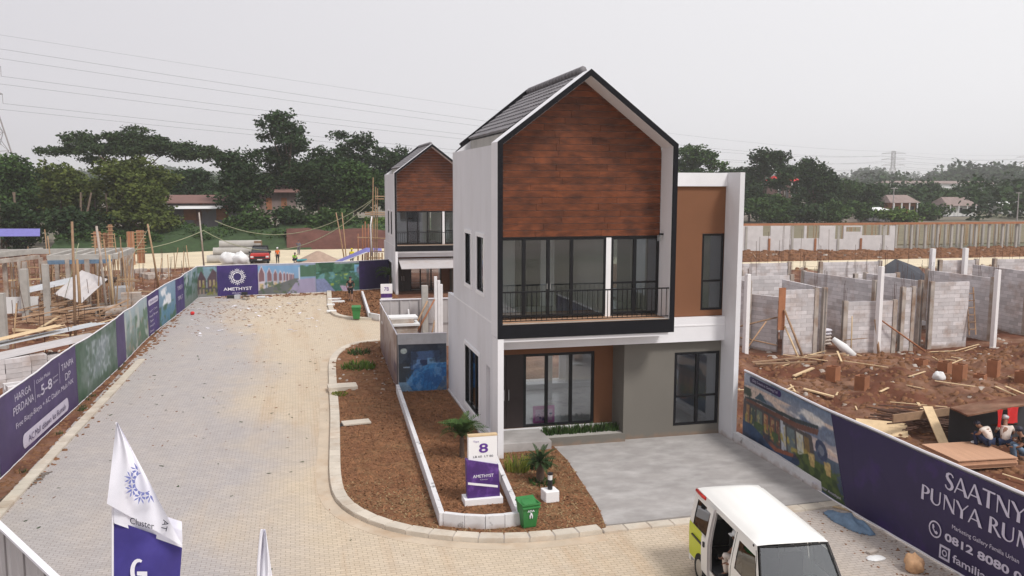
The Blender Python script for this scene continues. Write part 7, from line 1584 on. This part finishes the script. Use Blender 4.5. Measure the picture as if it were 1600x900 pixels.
# ------------------------------------------------------------------ the empty lot behind the show house
for (px_, py_, pt, w_, mt, lab) in ((664, 527, 446, .30, 'concrete', 'stout grey concrete column rising from the empty lot'), (681, 527, 432, .14, 'pvc', 'tallest white sleeved post in the empty lot'), (686, 525, 438, .13, 'pvc', 'middle white sleeved post in the empty lot'), (690, 527, 444, .12, 'pvc', 'rightmost white sleeved post in the empty lot')):
    p = Z1(px_, 500, 17.5); t = htop(px_, p[0], 17.5, pt); simple('lot_post', MB().box(p[0]-w_/2, p[0]+w_/2, 17.5-w_/2, 17.5+w_/2, 0, t), M[mt], lab, 'post', bevel=.01)
for i, (a, b, yy) in enumerate((((642, 522, ), (668, 470), 17), ((648, 524), (679, 468), 16.8), ((641, 522), (638, 483), 18), ((674, 524), (679, 500), 17.2), ((656, 520), (661, 476), 17.9))):
    pole(Z1(*a, yy), Z1(*b, yy+.3), .05, ('timber', 'formwork', 'pvc')[i % 3], ('grey diagonal prop against the stout column', 'brown diagonal prop crossing the grey one', 'slim white pole left of the stout column', 'short timber batten right of the stout column', 'upright brown batten tied to the stout column')[i], 'prop', 'timber_prop')
p = Z1(626, 520, 16.5); r_ = empty('concrete_pit', (p[0], 16.5, 0), 0, 'square concrete block tower with pale lid inside the empty lot', 'pit')
for k in range(7): MB().box(-.75+.01*(k % 2), .75, -.5, .5, k*.22, k*.22+.21).build('block_course', M['concrete_old'], r_)
MB().box(-.85, .85, -.6, .6, 1.56, 1.66).build('lid', M['inner'], r_); MB().box(-.75, .8, -.3, .6, 1.86, 1.94).build('lid', M['inner'], r_); MB().box(-.6, .6, -.4, .4, 1.665, 1.855).build('core', M['concrete_old'], r_)
block_wall((1.2, 12.5), (3.4, 12.5), 1.1, 'low block wall just behind the bedroom poster', 'wall', (0,))

# ------------------------------------------------------------------ trees
def leaf_cloud(lobes, size, per, seed, flat=1.):
    rg = np.random.default_rng(seed); C_ = []; T_ = []
    for (cx, cy, cz, rx, ry, rz) in lobes:
        n = max(6, int(per*(rx*ry+rx*rz+ry*rz)/3)); d = rg.normal(size=(n, 3)); d /= np.linalg.norm(d, axis=1)[:, None]
        rr = rg.uniform(.55, 1.03, n)**.6*(1+.18*rg.normal(size=n)*.6)
        c = d*rr[:, None]*np.array([rx, ry, rz])+np.array([cx, cy, cz]); k = 11
        leaves = np.repeat(c, k, 0)+rg.normal(size=(n*k, 3))*size*np.array([1.25, 1.25, .75]); C_.append(leaves); T_.append(np.repeat(rg.random(n)**1.3, k)*.75+rg.random(n*k)*.25)
    P = np.concatenate(C_); T = np.concatenate(T_); n = len(P)
    a = rg.normal(size=(n, 3)); a[:, 2] *= .45; a /= np.linalg.norm(a, axis=1)[:, None]; b = rg.normal(size=(n, 3)); b -= a*(a*b).sum(1)[:, None]; b /= np.linalg.norm(b, axis=1)[:, None]
    s = size*rg.uniform(.5, 1.15, n)[:, None]; a = a*s; b = b*s*.62
    V = np.stack([P-a, P-b*.9, P+a, P+b], 1).reshape(-1, 3); return V, np.arange(n*4).reshape(-1, 4), np.repeat(T, 4)
def tree(name, x, y, z0_, h, w, kind, mt, label, seed, group='trees beyond the building sites', size=.34, per=8.6, trunk=True):
    rg = random.Random(seed); r = empty(name, (x, y, z0_), 0, label, 'tree', group); L_ = []; R_ = w/2
    if kind == 'round':
        nl = 15
        for i in range(nl):
            t = rg.uniform(.25, .93); a = rg.uniform(0, 2*PI); q = math.sqrt(rg.random())*.72*math.sqrt(max(.1, 1-((t-.52)/.52)**2)); s = rg.uniform(.26, .42)
            L_.append((R_*q*math.cos(a), R_*q*math.sin(a), h*t, R_*s, R_*s, min(h*.15, R_*s)*rg.uniform(.75, 1.1)))
        L_.append((0, 0, h*.55, R_*.62, R_*.62, h*.30)); L_.append((rg.uniform(-.2, .2)*R_, 0, h*.86, R_*.36, R_*.36, h*.12))
    elif kind == 'umbrella':
        for i in range(30):
            a = rg.uniform(0, 2*PI); q = math.sqrt(rg.random())*.9; zz = h*(.96-.30*q**2.2)-rg.uniform(0, .09)*h; s = rg.uniform(.09, .18)
            L_.append((R_*q*math.cos(a), R_*q*math.sin(a)*.7, zz, R_*s*1.3, R_*s*1.3, h*.034))
    elif kind == 'layered':
        for i in range(17):
            t = .34+.62*i/16; a = rg.uniform(0, 2*PI); wd = R_*(1.0-.45*abs(t-.62)*1.6); q = rg.uniform(.15, .8)
            L_.append((wd*q*math.cos(a), wd*q*math.sin(a), h*t, wd*rg.uniform(.32, .55), wd*rg.uniform(.3, .5), h*rg.uniform(.035, .075)))
        L_.append((0, 0, h*.6, R_*.3, R_*.3, h*.22))
    elif kind == 'open':
        for i in range(24):
            t = rg.uniform(.3, .98); a = rg.uniform(0, 2*PI); q = rg.uniform(.2, .85)*math.sqrt(max(.15, 1-((t-.6)/.5)**2)); s = rg.uniform(.12, .25)
            L_.append((R_*q*math.cos(a), R_*q*math.sin(a), h*t, R_*s, R_*s, R_*s*.75))
    elif kind == 'low':
        for i in range(12):
            a = rg.uniform(0, 2*PI); q = rg.random()*.75; L_.append((R_*q*math.cos(a), R_*q*math.sin(a), h*rg.uniform(.2, .75), R_*.35, R_*.35, h*.25))
    V, Fq, T = leaf_cloud(L_, size, per/size**1.25*.42, seed); o = link(bpy.data.objects.new('crown', tintmesh('crown', V, Fq, T, M[mt])), r)
    if trunk:
        tk = MB(); tr = .016*h+.10; fork = h*(.30 if kind != 'umbrella' else .42)
        tk.tube([(0, 0, -.3), (.1, 0, fork*.5), (-.05, .1, fork)], [tr*1.3, tr, tr*.85], 9)
        for l in rg.sample(L_, min(len(L_), 9)): tk.tube([(-.05, .1, fork*.92), (l[0]*.45, l[1]*.45, fork+(l[2]-fork)*.55), (l[0]*.9, l[1]*.9, l[2])], [tr*.6, tr*.32, tr*.12], 6)
        tk.build('trunk', M['trunk'], r, True)
    return r
TL = [(8, 104, 250, 125, 'round', 'leaf_green', 'green tree at the left edge below the lattice pylon'), (62, 112, 262, 95, 'open', 'leaf_dark', 'dark loose tree between the left edge and the olive trees'), (112, 101, 262, 130, 'round', 'leaf_olive', 'olive green tree left of the widest olive crown'),
 (212, 98, 243, 140, 'round', 'leaf_olive', 'broad olive green tree in front of the umbrella shaped tree'), (228, 93, 296, 100, 'round', 'leaf_olive', 'lower olive tree just left of the grey shed'), (207, 130, 192, 275, 'umbrella', 'leaf_rain', 'wide umbrella shaped tree rising above the olive trees'),
 (308, 122, 262, 95, 'round', 'leaf_dark', 'dark tree behind the grey shed roof'), (381, 103, 238, 98, 'round', 'leaf_dark', 'dark rounded tree right of the grey shed'), (455, 114, 173, 112, 'layered', 'leaf_dark', 'tallest dark tree with layered branches at centre left'),
 (500, 101, 228, 105, 'round', 'leaf_dark', 'dense dark tree right of the tallest tree'), (548, 120, 206, 105, 'layered', 'leaf_dark', 'dark tree with wide flat branches behind the dense one'), (556, 101, 258, 110, 'round', 'leaf_green', 'mid green tree beside the bamboo scaffold'),
 (612, 117, 236, 90, 'round', 'leaf_dark', 'dark tree just left of the distant house roof'), (655, 122, 250, 90, 'round', 'leaf_dark', 'dark tree behind the distant house'), (385, 95, 318, 70, 'low', 'leaf_green', 'leafy green bush under the dark rounded tree'), (455, 96, 322, 80, 'low', 'leaf_dark', 'dark undergrowth below the tallest tree'),
 (300, 106, 330, 50, 'low', 'leaf_green', 'green bush in front of the grey shed'), (520, 95, 325, 90, 'low', 'leaf_green', 'green undergrowth above the brown bank'), (30, 96, 310, 90, 'low', 'leaf_dark', 'dark undergrowth at the left edge'), (120, 94, 322, 120, 'low', 'leaf_dark', 'dark undergrowth below the left olive tree'), (590, 97, 340, 70, 'low', 'leaf_bright', 'bright green undergrowth by the scaffold foot'), (430, 118, 258, 60, 'round', 'leaf_green', 'green crown behind the hut between the dark trees')]
for i, (px_, yy, pt, wpx, kd, mt, lab) in enumerate(TL):
    p = Z1(px_, 380, yy); dist = math.hypot(p[0]-C0[0], yy-C0[1]); dep = (p[0]-C0[0])*FW[0]+(yy-C0[1])*FW[1]; zb_ = 2.2 if yy > 95 and px_ > 250 else 0.
    t = float(C0[2]+ray(px_, pt)[2]*(yy-C0[1])/ray(px_, pt)[1]); nm = {'umbrella': 'rain_tree', 'low': 'bush'}.get(kd, 'broadleaf_tree')
    tree(nm, p[0], yy, zb_, t-zb_, wpx*dep/F_PX, kd, mt, lab, 40+i, 'trees behind the left building site', .30 if kd != 'umbrella' else .30)
for i in range(16):
    px_ = random.uniform(0, 290); p = Z1(px_, 380, 93+random.random()*8); simple('tree_trunk', MB().tube([(p[0], p[1], 0), (p[0]+random.uniform(-.6, .6), p[1], 3), (p[0]+random.uniform(-1, 1), p[1], 7)], [.22, .18, .1], 7), M['trunk'], 'slim bare trunk in the shade under the olive trees', 'tree trunk', 'slim trunks under the olive trees', True)
TR_ = [(1082, 150, 229, 110, 'layered', 'leaf_green', 'bright leaved tree right behind the black gable edge'), (1140, 168, 262, 80, 'round', 'leaf_dark', 'dark rounded tree above the roof beam of the show house wing'), (1192, 162, 237, 95, 'open', 'leaf_dark', 'tall loose dark tree right of the show house'),
 (1228, 146, 262, 70, 'open', 'leaf_dark', 'dark tree with gaps beside the loose tall tree'), (1272, 152, 253, 88, 'round', 'leaf_dark', 'large round dark tree in the middle of the right tree line'), (1330, 172, 283, 62, 'round', 'leaf_green', 'mid green tree right of the large round tree'),
 (1368, 158, 292, 70, 'round', 'leaf_dark', 'dark low tree left of the grey roofed house'), (1444, 215, 288, 72, 'round', 'leaf_dark', 'dark tree behind the two village houses'), (1470, 178, 298, 48, 'round', 'leaf_green', 'olive topped tree between the two village houses'),
 (1496, 240, 296, 38, 'round', 'leaf_dark', 'small round dark tree above the right village house'), (1200, 140, 305, 110, 'low', 'leaf_green', 'green undergrowth at the left end of the right tree line'), (1300, 140, 316, 90, 'low', 'leaf_green', 'green undergrowth below the large round tree'),
 (1345, 142, 318, 50, 'round', 'leaf_green', 'grey green rounded bush left of the pale roof'), (1402, 141, 324, 70, 'low', 'leaf_bright', 'bright green banana clump in front of the grey roofed house'), (1455, 150, 318, 60, 'low', 'leaf_green', 'green shrubs between the two village houses'), (1250, 138, 322, 80, 'low', 'leaf_dark', 'dark undergrowth behind the long block wall'),
 (1555, 210, 312, 60, 'low', 'leaf_green', 'pale green shrubs right of the village houses'), (1590, 190, 318, 50, 'low', 'leaf_dark', 'dark shrubs at the right edge'), (1170, 150, 290, 60, 'round', 'leaf_dark', 'dark tree directly beside the right wall of the show house'), (1610, 260, 300, 60, 'round', 'leaf_green', 'tree at the far right edge')]
for i, (px_, yy, pt, wpx, kd, mt, lab) in enumerate(TR_):
    p = Z1(px_, 340, yy); dep = (p[0]-C0[0])*FW[0]+(yy-C0[1])*FW[1]; t = float(C0[2]+ray(px_, pt)[2]*(yy-C0[1])/ray(px_, pt)[1])
    tree({'low': 'bush'}.get(kd, 'broadleaf_tree'), p[0], yy, 0, t, wpx*dep/F_PX, kd, mt, lab, 90+i, 'trees behind the right building site', .42)
# far woods along the horizon: one mass each
def woods(name, d0, d1, px0, px1, n, h0, h1, mt, seed, size):
    rg = np.random.default_rng(seed); L_ = []
    for i in range(n):
        px_ = rg.uniform(px0, px1); d = rg.uniform(d0, d1); r = ray(px_, 300); k = d/math.hypot(r[0], r[1]); x, y = C0[0]+r[0]*k, C0[1]+r[1]*k; h = rg.uniform(h0, h1); w = h*rg.uniform(.6, 1.1)
        L_.append((x, y, h*.45, w, w, h*.55))
    V, Fq, T = leaf_cloud(L_, size, 5.2/size**1.25*.13, seed); return tag(link(bpy.data.objects.new(name, tintmesh(name, V, Fq, T, M[mt]))), kind='stuff')
woods('far_woods', 230, 420, -200, 1800, 120, 6, 11, 'leaf_dark', 5, .8); woods('far_woods', 450, 800, -300, 1900, 200, 9, 16, 'leaf_dark', 6, 1.3); woods('far_woods', 800, 1500, -300, 1900, 260, 14, 24, 'leaf_dark', 7, 2.1)
woods('far_woods', 600, 900, 1500, 1800, 40, 16, 24, 'leaf_dark', 8, 1.8)
# --- village houses
def village_house(x, y, w, d, h, rh, label, mt_w, mt_r, rz=0, z=0.):
    r = empty('village_house', (x, y, z), rz, label, 'house'); MB().box(-w/2, w/2, 0, d, 0, h).build('wall', M[mt_w], r)
    MB().add([(-w/2-.6, -1, h-.2), (w/2+.6, -1, h-.2), (w/2-.6, d/2, h+rh), (-w/2+.6, d/2, h+rh), (w/2+.6, d+1, h-.2), (-w/2-.6, d+1, h-.2)], [(0, 1, 2, 3), (1, 4, 2), (4, 5, 3, 2), (5, 0, 3)]).build('roof', M[mt_r], r)
    for k in range(3):
        xx = -w*.35+w*.35*k; f = MB().box(xx-.6, xx+.6, -.05, .0, h*.3, h*.75).build('window', M['inner_dark'], r)
    for k in range(4): MB().box(-w/2+.2+(w-.6)*k/3, -w/2+.45+(w-.6)*k/3, -1.0, -.8, 0, h-.25).build('porch_post', M['inner'], r)
    return r
for px_, yy, w, d, h, rh, mw, mr, pt, lab in ((1410, 152, 7, 5, 4.2, 1.6, 'redcloth', 'roofgrey', 312, 'village house with a grey tiled roof and reddish wall'), (1500, 168, 8.5, 6, 3.0, 2.0, 'inner', 'roofgrey', 320, 'village house with a wide grey roof and white porch'), (1585, 185, 9, 5, 2.6, .8, 'inner', 'inner', 332, 'low white roofed building at the right edge'), (1228, 235, 8, 6, 9.5, 1.6, 'roofred', 'redcloth', 268, 'distant building with a small red top between the dark trees'), (1372, 146, 5, 4, 2.6, .5, 'shedwall', 'inner', 334, 'tiny pale roofed hut among the bushes'), (1470, 330, 60, 10, 9, 1, 'inner', 'roofgrey', 300, 'long hazy white building far behind the village'), (1570, 600, 70, 20, 13, 2, 'roofred', 'roofred', 296, 'distant hazy reddish building on the right horizon')):
    p = Z1(px_, 335, yy); village_house(p[0], yy, w, d, h, rh, lab, mw if mw != 'redcloth' else 'formwork', mr)
# --- pylons and lines
def pylon(x, y, h, rz, label, wb=9., k_=1.):
    r = empty('lattice_pylon', (x, y, 0), rz, label, 'pylon'); wd = lambda z: wb*(.5-.41*(z/h/.62)**.8) if z < h*.62 else wb*.09
    lv = [0, .14, .26, .37, .47, .55, .62, .70, .78, .86, .94, 1.0]; tb = .09*k_
    lg = MB()
    for sx_ in (-1, 1):
        for sy_ in (-1, 1): lg.tube([(sx_*wd(h*t), sy_*wd(h*t), h*t) for t in (0, .62, 1)], [.22, .16, .12], 4)
    lg.build('legs', M['steelgrey'], r)
    br = MB()
    for a, b in zip(lv[:-1], lv[1:]):
        wa_, wb_ = wd(h*a), wd(h*b)
        for s in (-1, 1):
            for (p, q) in (((-wa_, s*wa_, h*a), (wb_, s*wb_, h*b)), ((wa_, s*wa_, h*a), (-wb_, s*wb_, h*b)), ((s*wa_, -wa_, h*a), (s*wb_, wb_, h*b)), ((s*wa_, wa_, h*a), (s*wb_, -wb_, h*b)), ((-wb_, s*wb_, h*b), (wb_, s*wb_, h*b))): br.bar(p, q, tb)
    br.build('bracing', M['steelgrey'], r)
    for t in (.66, .80, .94):
        am = MB()
        for s in (-1, 1):
            tip = (s*wb*.62, 0, h*t); am.bar((0, -.5, h*t), tip, .14*k_); am.bar((0, .5, h*t), tip, .14*k_); am.bar((0, 0, h*(t+.045)), tip, .12*k_); am.bar((tip[0], 0, tip[2]), (tip[0], 0, tip[2]-2), .08)
        am.build('crossarm', M['steelgrey'], r)
    return r, (x, y, h, rz, wb)
def ppos(px_, dist): r = ray(px_, 300); k = dist/math.hypot(r[0], r[1]); return float(C0[0]+r[0]*k), float(C0[1]+r[1]*k)
pl0 = ppos(-9, 225); pl1 = ppos(1393, 1000); pl2 = ppos(1600, 1150); ang0 = math.atan2(pl1[1]-pl0[1], pl1[0]-pl0[0])-PI/2
_, A0 = pylon(*pl0, 41, ang0, 'large lattice pylon cut by the left edge of the frame', 11.); _, A1 = pylon(*pl1, 43, -.9, 'hazy lattice pylon standing behind the grey roofed village house', 19., 2.2); _, A2 = pylon(*pl2, 42, -.9, 'faint lattice pylon at the right edge of the frame', 16., 2.2)
wr = empty('power_lines', (0, 0, 0), 0, 'thin power lines sagging across the whole sky between the pylons', 'power lines')
def tip(A, t, s): x, y, h, rz, wb = A; return np.array([x+s*wb*.62*math.cos(rz), y+s*wb*.62*math.sin(rz), h*t-2])
for A, B, sag in ((A0, A1, 9.), (A1, A2, 3.)):
    for t in (.66, .80, .94):
        for s in (-1, 1):
            a, b = tip(A, t, s), tip(B, t, s); MB().tube([tuple(a+(b-a)*k/20-np.array([0, 0, sag*4*(k/20)*(1-k/20)])) for k in range(21)], [.028+.05*k/20 for k in range(21)] if A is A0 else .08, 4, False).build('wire', M['wire'], wr)
    a, b = tip(A, 1.04, 0), tip(B, 1.04, 0); MB().tube([tuple(a+(b-a)*k/20-np.array([0, 0, sag*.7*4*(k/20)*(1-k/20)])) for k in range(21)], [.02+.04*k/20 for k in range(21)], 4, False).build('wire', M['wire'], wr)
# street cables sagging in front of the trees
def cable(a, b, ya, yb_, sag, lab):
    p, q = np.array(Z1(*a, ya)), np.array(Z1(*b, yb_)); tag(MB().tube([tuple(p+(q-p)*k/18-np.array([0, 0, sag*4*(k/18)*(1-k/18)])) for k in range(19)], .035, 5, False).build('cable', M['rope'], None), lab, 'cable')
cable((336, 345), (583, 311), 60, 52, 2.1, 'upper cable sagging from the corner pole to the bamboo scaffold'); cable((318, 360), (580, 315), 58, 52, 2.9, 'lower cable sagging in front of the trees'); cable((200, 392), (318, 360), 50, 58, .3, 'cable from the column formwork to the corner pole')
# thin poles and wires of the village
for px_, d, pt, lab in ((1395, 150, 293, 'dark street light pole in front of the hazy pylon'), (1590, 140, 300, 'dark utility pole with crossarms at the right edge')):
    p = Z1(px_, 330, d); t = htop(px_, p[0], p[1], pt); r = empty('utility_pole', (p[0], p[1], 0), 0, lab, 'pole'); MB().tube([(0, 0, 0), (0, 0, t)], [.16, .10], 6).build('pole', M['steelgrey'], r); MB().bar((-.8, 0, t-.2), (.8, 0, t-.2), .15).build('crossarm', M['steelgrey'], r)
# ------------------------------------------------------------------ haze
hzm = bpy.data.materials.new('haze_air'); hzm.use_nodes = True; hn = hzm.node_tree; hn.nodes.clear(); ho = hn.nodes.new('ShaderNodeOutputMaterial'); pv = hn.nodes.new('ShaderNodeVolumePrincipled')
pv.inputs['Color'].default_value = (.97, .98, 1, 1); pv.inputs['Density'].default_value = .00036; pv.inputs['Anisotropy'].default_value = .2; hn.links.new(pv.outputs[0], ho.inputs['Volume'])
hz = MB().box(-2450, 2450, -950, 3250, -2.0, 64).build('haze', hzm); hz['kind'] = 'stuff'

# ------------------------------------------------------------------ more site clutter on the left
cl = empty('standing_rebar', (0, 0, 0), 0, 'rows of standing rusty rebar and thin poles across the left building site', 'rebar')
rb2 = MB().tube([(0, 0, 0), (.03, 0, 1.9)], .016, 4).mesh('bar', M['rebar']); rb3 = MB().tube([(0, 0, 0), (.05, 0, 2.6)], .035, 5).mesh('thin_pole', M['bamboo'])
for i in range(150):
    x, y = -15.2-26*random.random()**1.3, random.uniform(16, 62); inst('bar' if i % 3 else 'thin_pole', rb2 if i % 3 else rb3, cl, (x, y, sh(x, y)), (random.uniform(-.15, .15), random.uniform(-.15, .15), 0), (1, 1, random.uniform(.6, 1.3)))
for i in range(8):
    q = at(random.uniform(215, 300), random.uniform(415, 440)); slab('concrete_footing', q[0], q[1], sh(*q)-.05, random.uniform(.6, 1.6), random.uniform(.4, .8), random.uniform(.3, .6), random.uniform(0, 1), M['concrete_old'], 'pale concrete footing in the soil beyond the bend of the street hoarding', 'footing', .02, group='pale footings beyond the bend')

# leafy ground cover on the green banks
V, Fq, T = leaf_cloud([(x, 93+random.uniform(-4, 8), 1.6+random.uniform(-.6, .8), 2.2, 1.8, .7) for x in np.linspace(-33, 25, 60)], .22, 14, 77)
tag(link(bpy.data.objects.new('ground_cover', tintmesh('ground_cover', V, Fq, T, M['leaf_green']))), kind='stuff')

# loose planks and boards heaped across the left site
for i in range(26):
    q = at(random.uniform(0, 200), random.uniform(468, 540)); zz = sh(*q)+random.uniform(.1, .9); an = random.gauss(.5, .5); l_ = random.uniform(1.6, 4.2)
    if q[0] > -15.2 or q[0]+l_*math.cos(an) > -14.5: continue
    tag(MB().bar((*q, zz), (q[0]+l_*math.cos(an), q[1]+l_*math.sin(an), zz+random.uniform(-.4, .5)), random.uniform(.10, .24), .04).build('plank', M[('timber', 'timber', 'timber_pale', 'concrete_old')[i % 4]], None), 'loose plank heaped on the soil under the unfinished frame', 'plank', 'planks heaped on the left site')
for i in range(12):
    q = at(random.uniform(30, 210), random.uniform(455, 500)); h_ = random.uniform(3.0, 5.2); tag(MB().tube([(*q, 0), (q[0]+random.uniform(-.5, .5), q[1], h_)], [.05, .035], 5).build('bamboo_pole', M['bamboo'], None), 'bamboo pole standing among the columns of the unfinished frame', 'pole', 'bamboo poles in the unfinished frame')
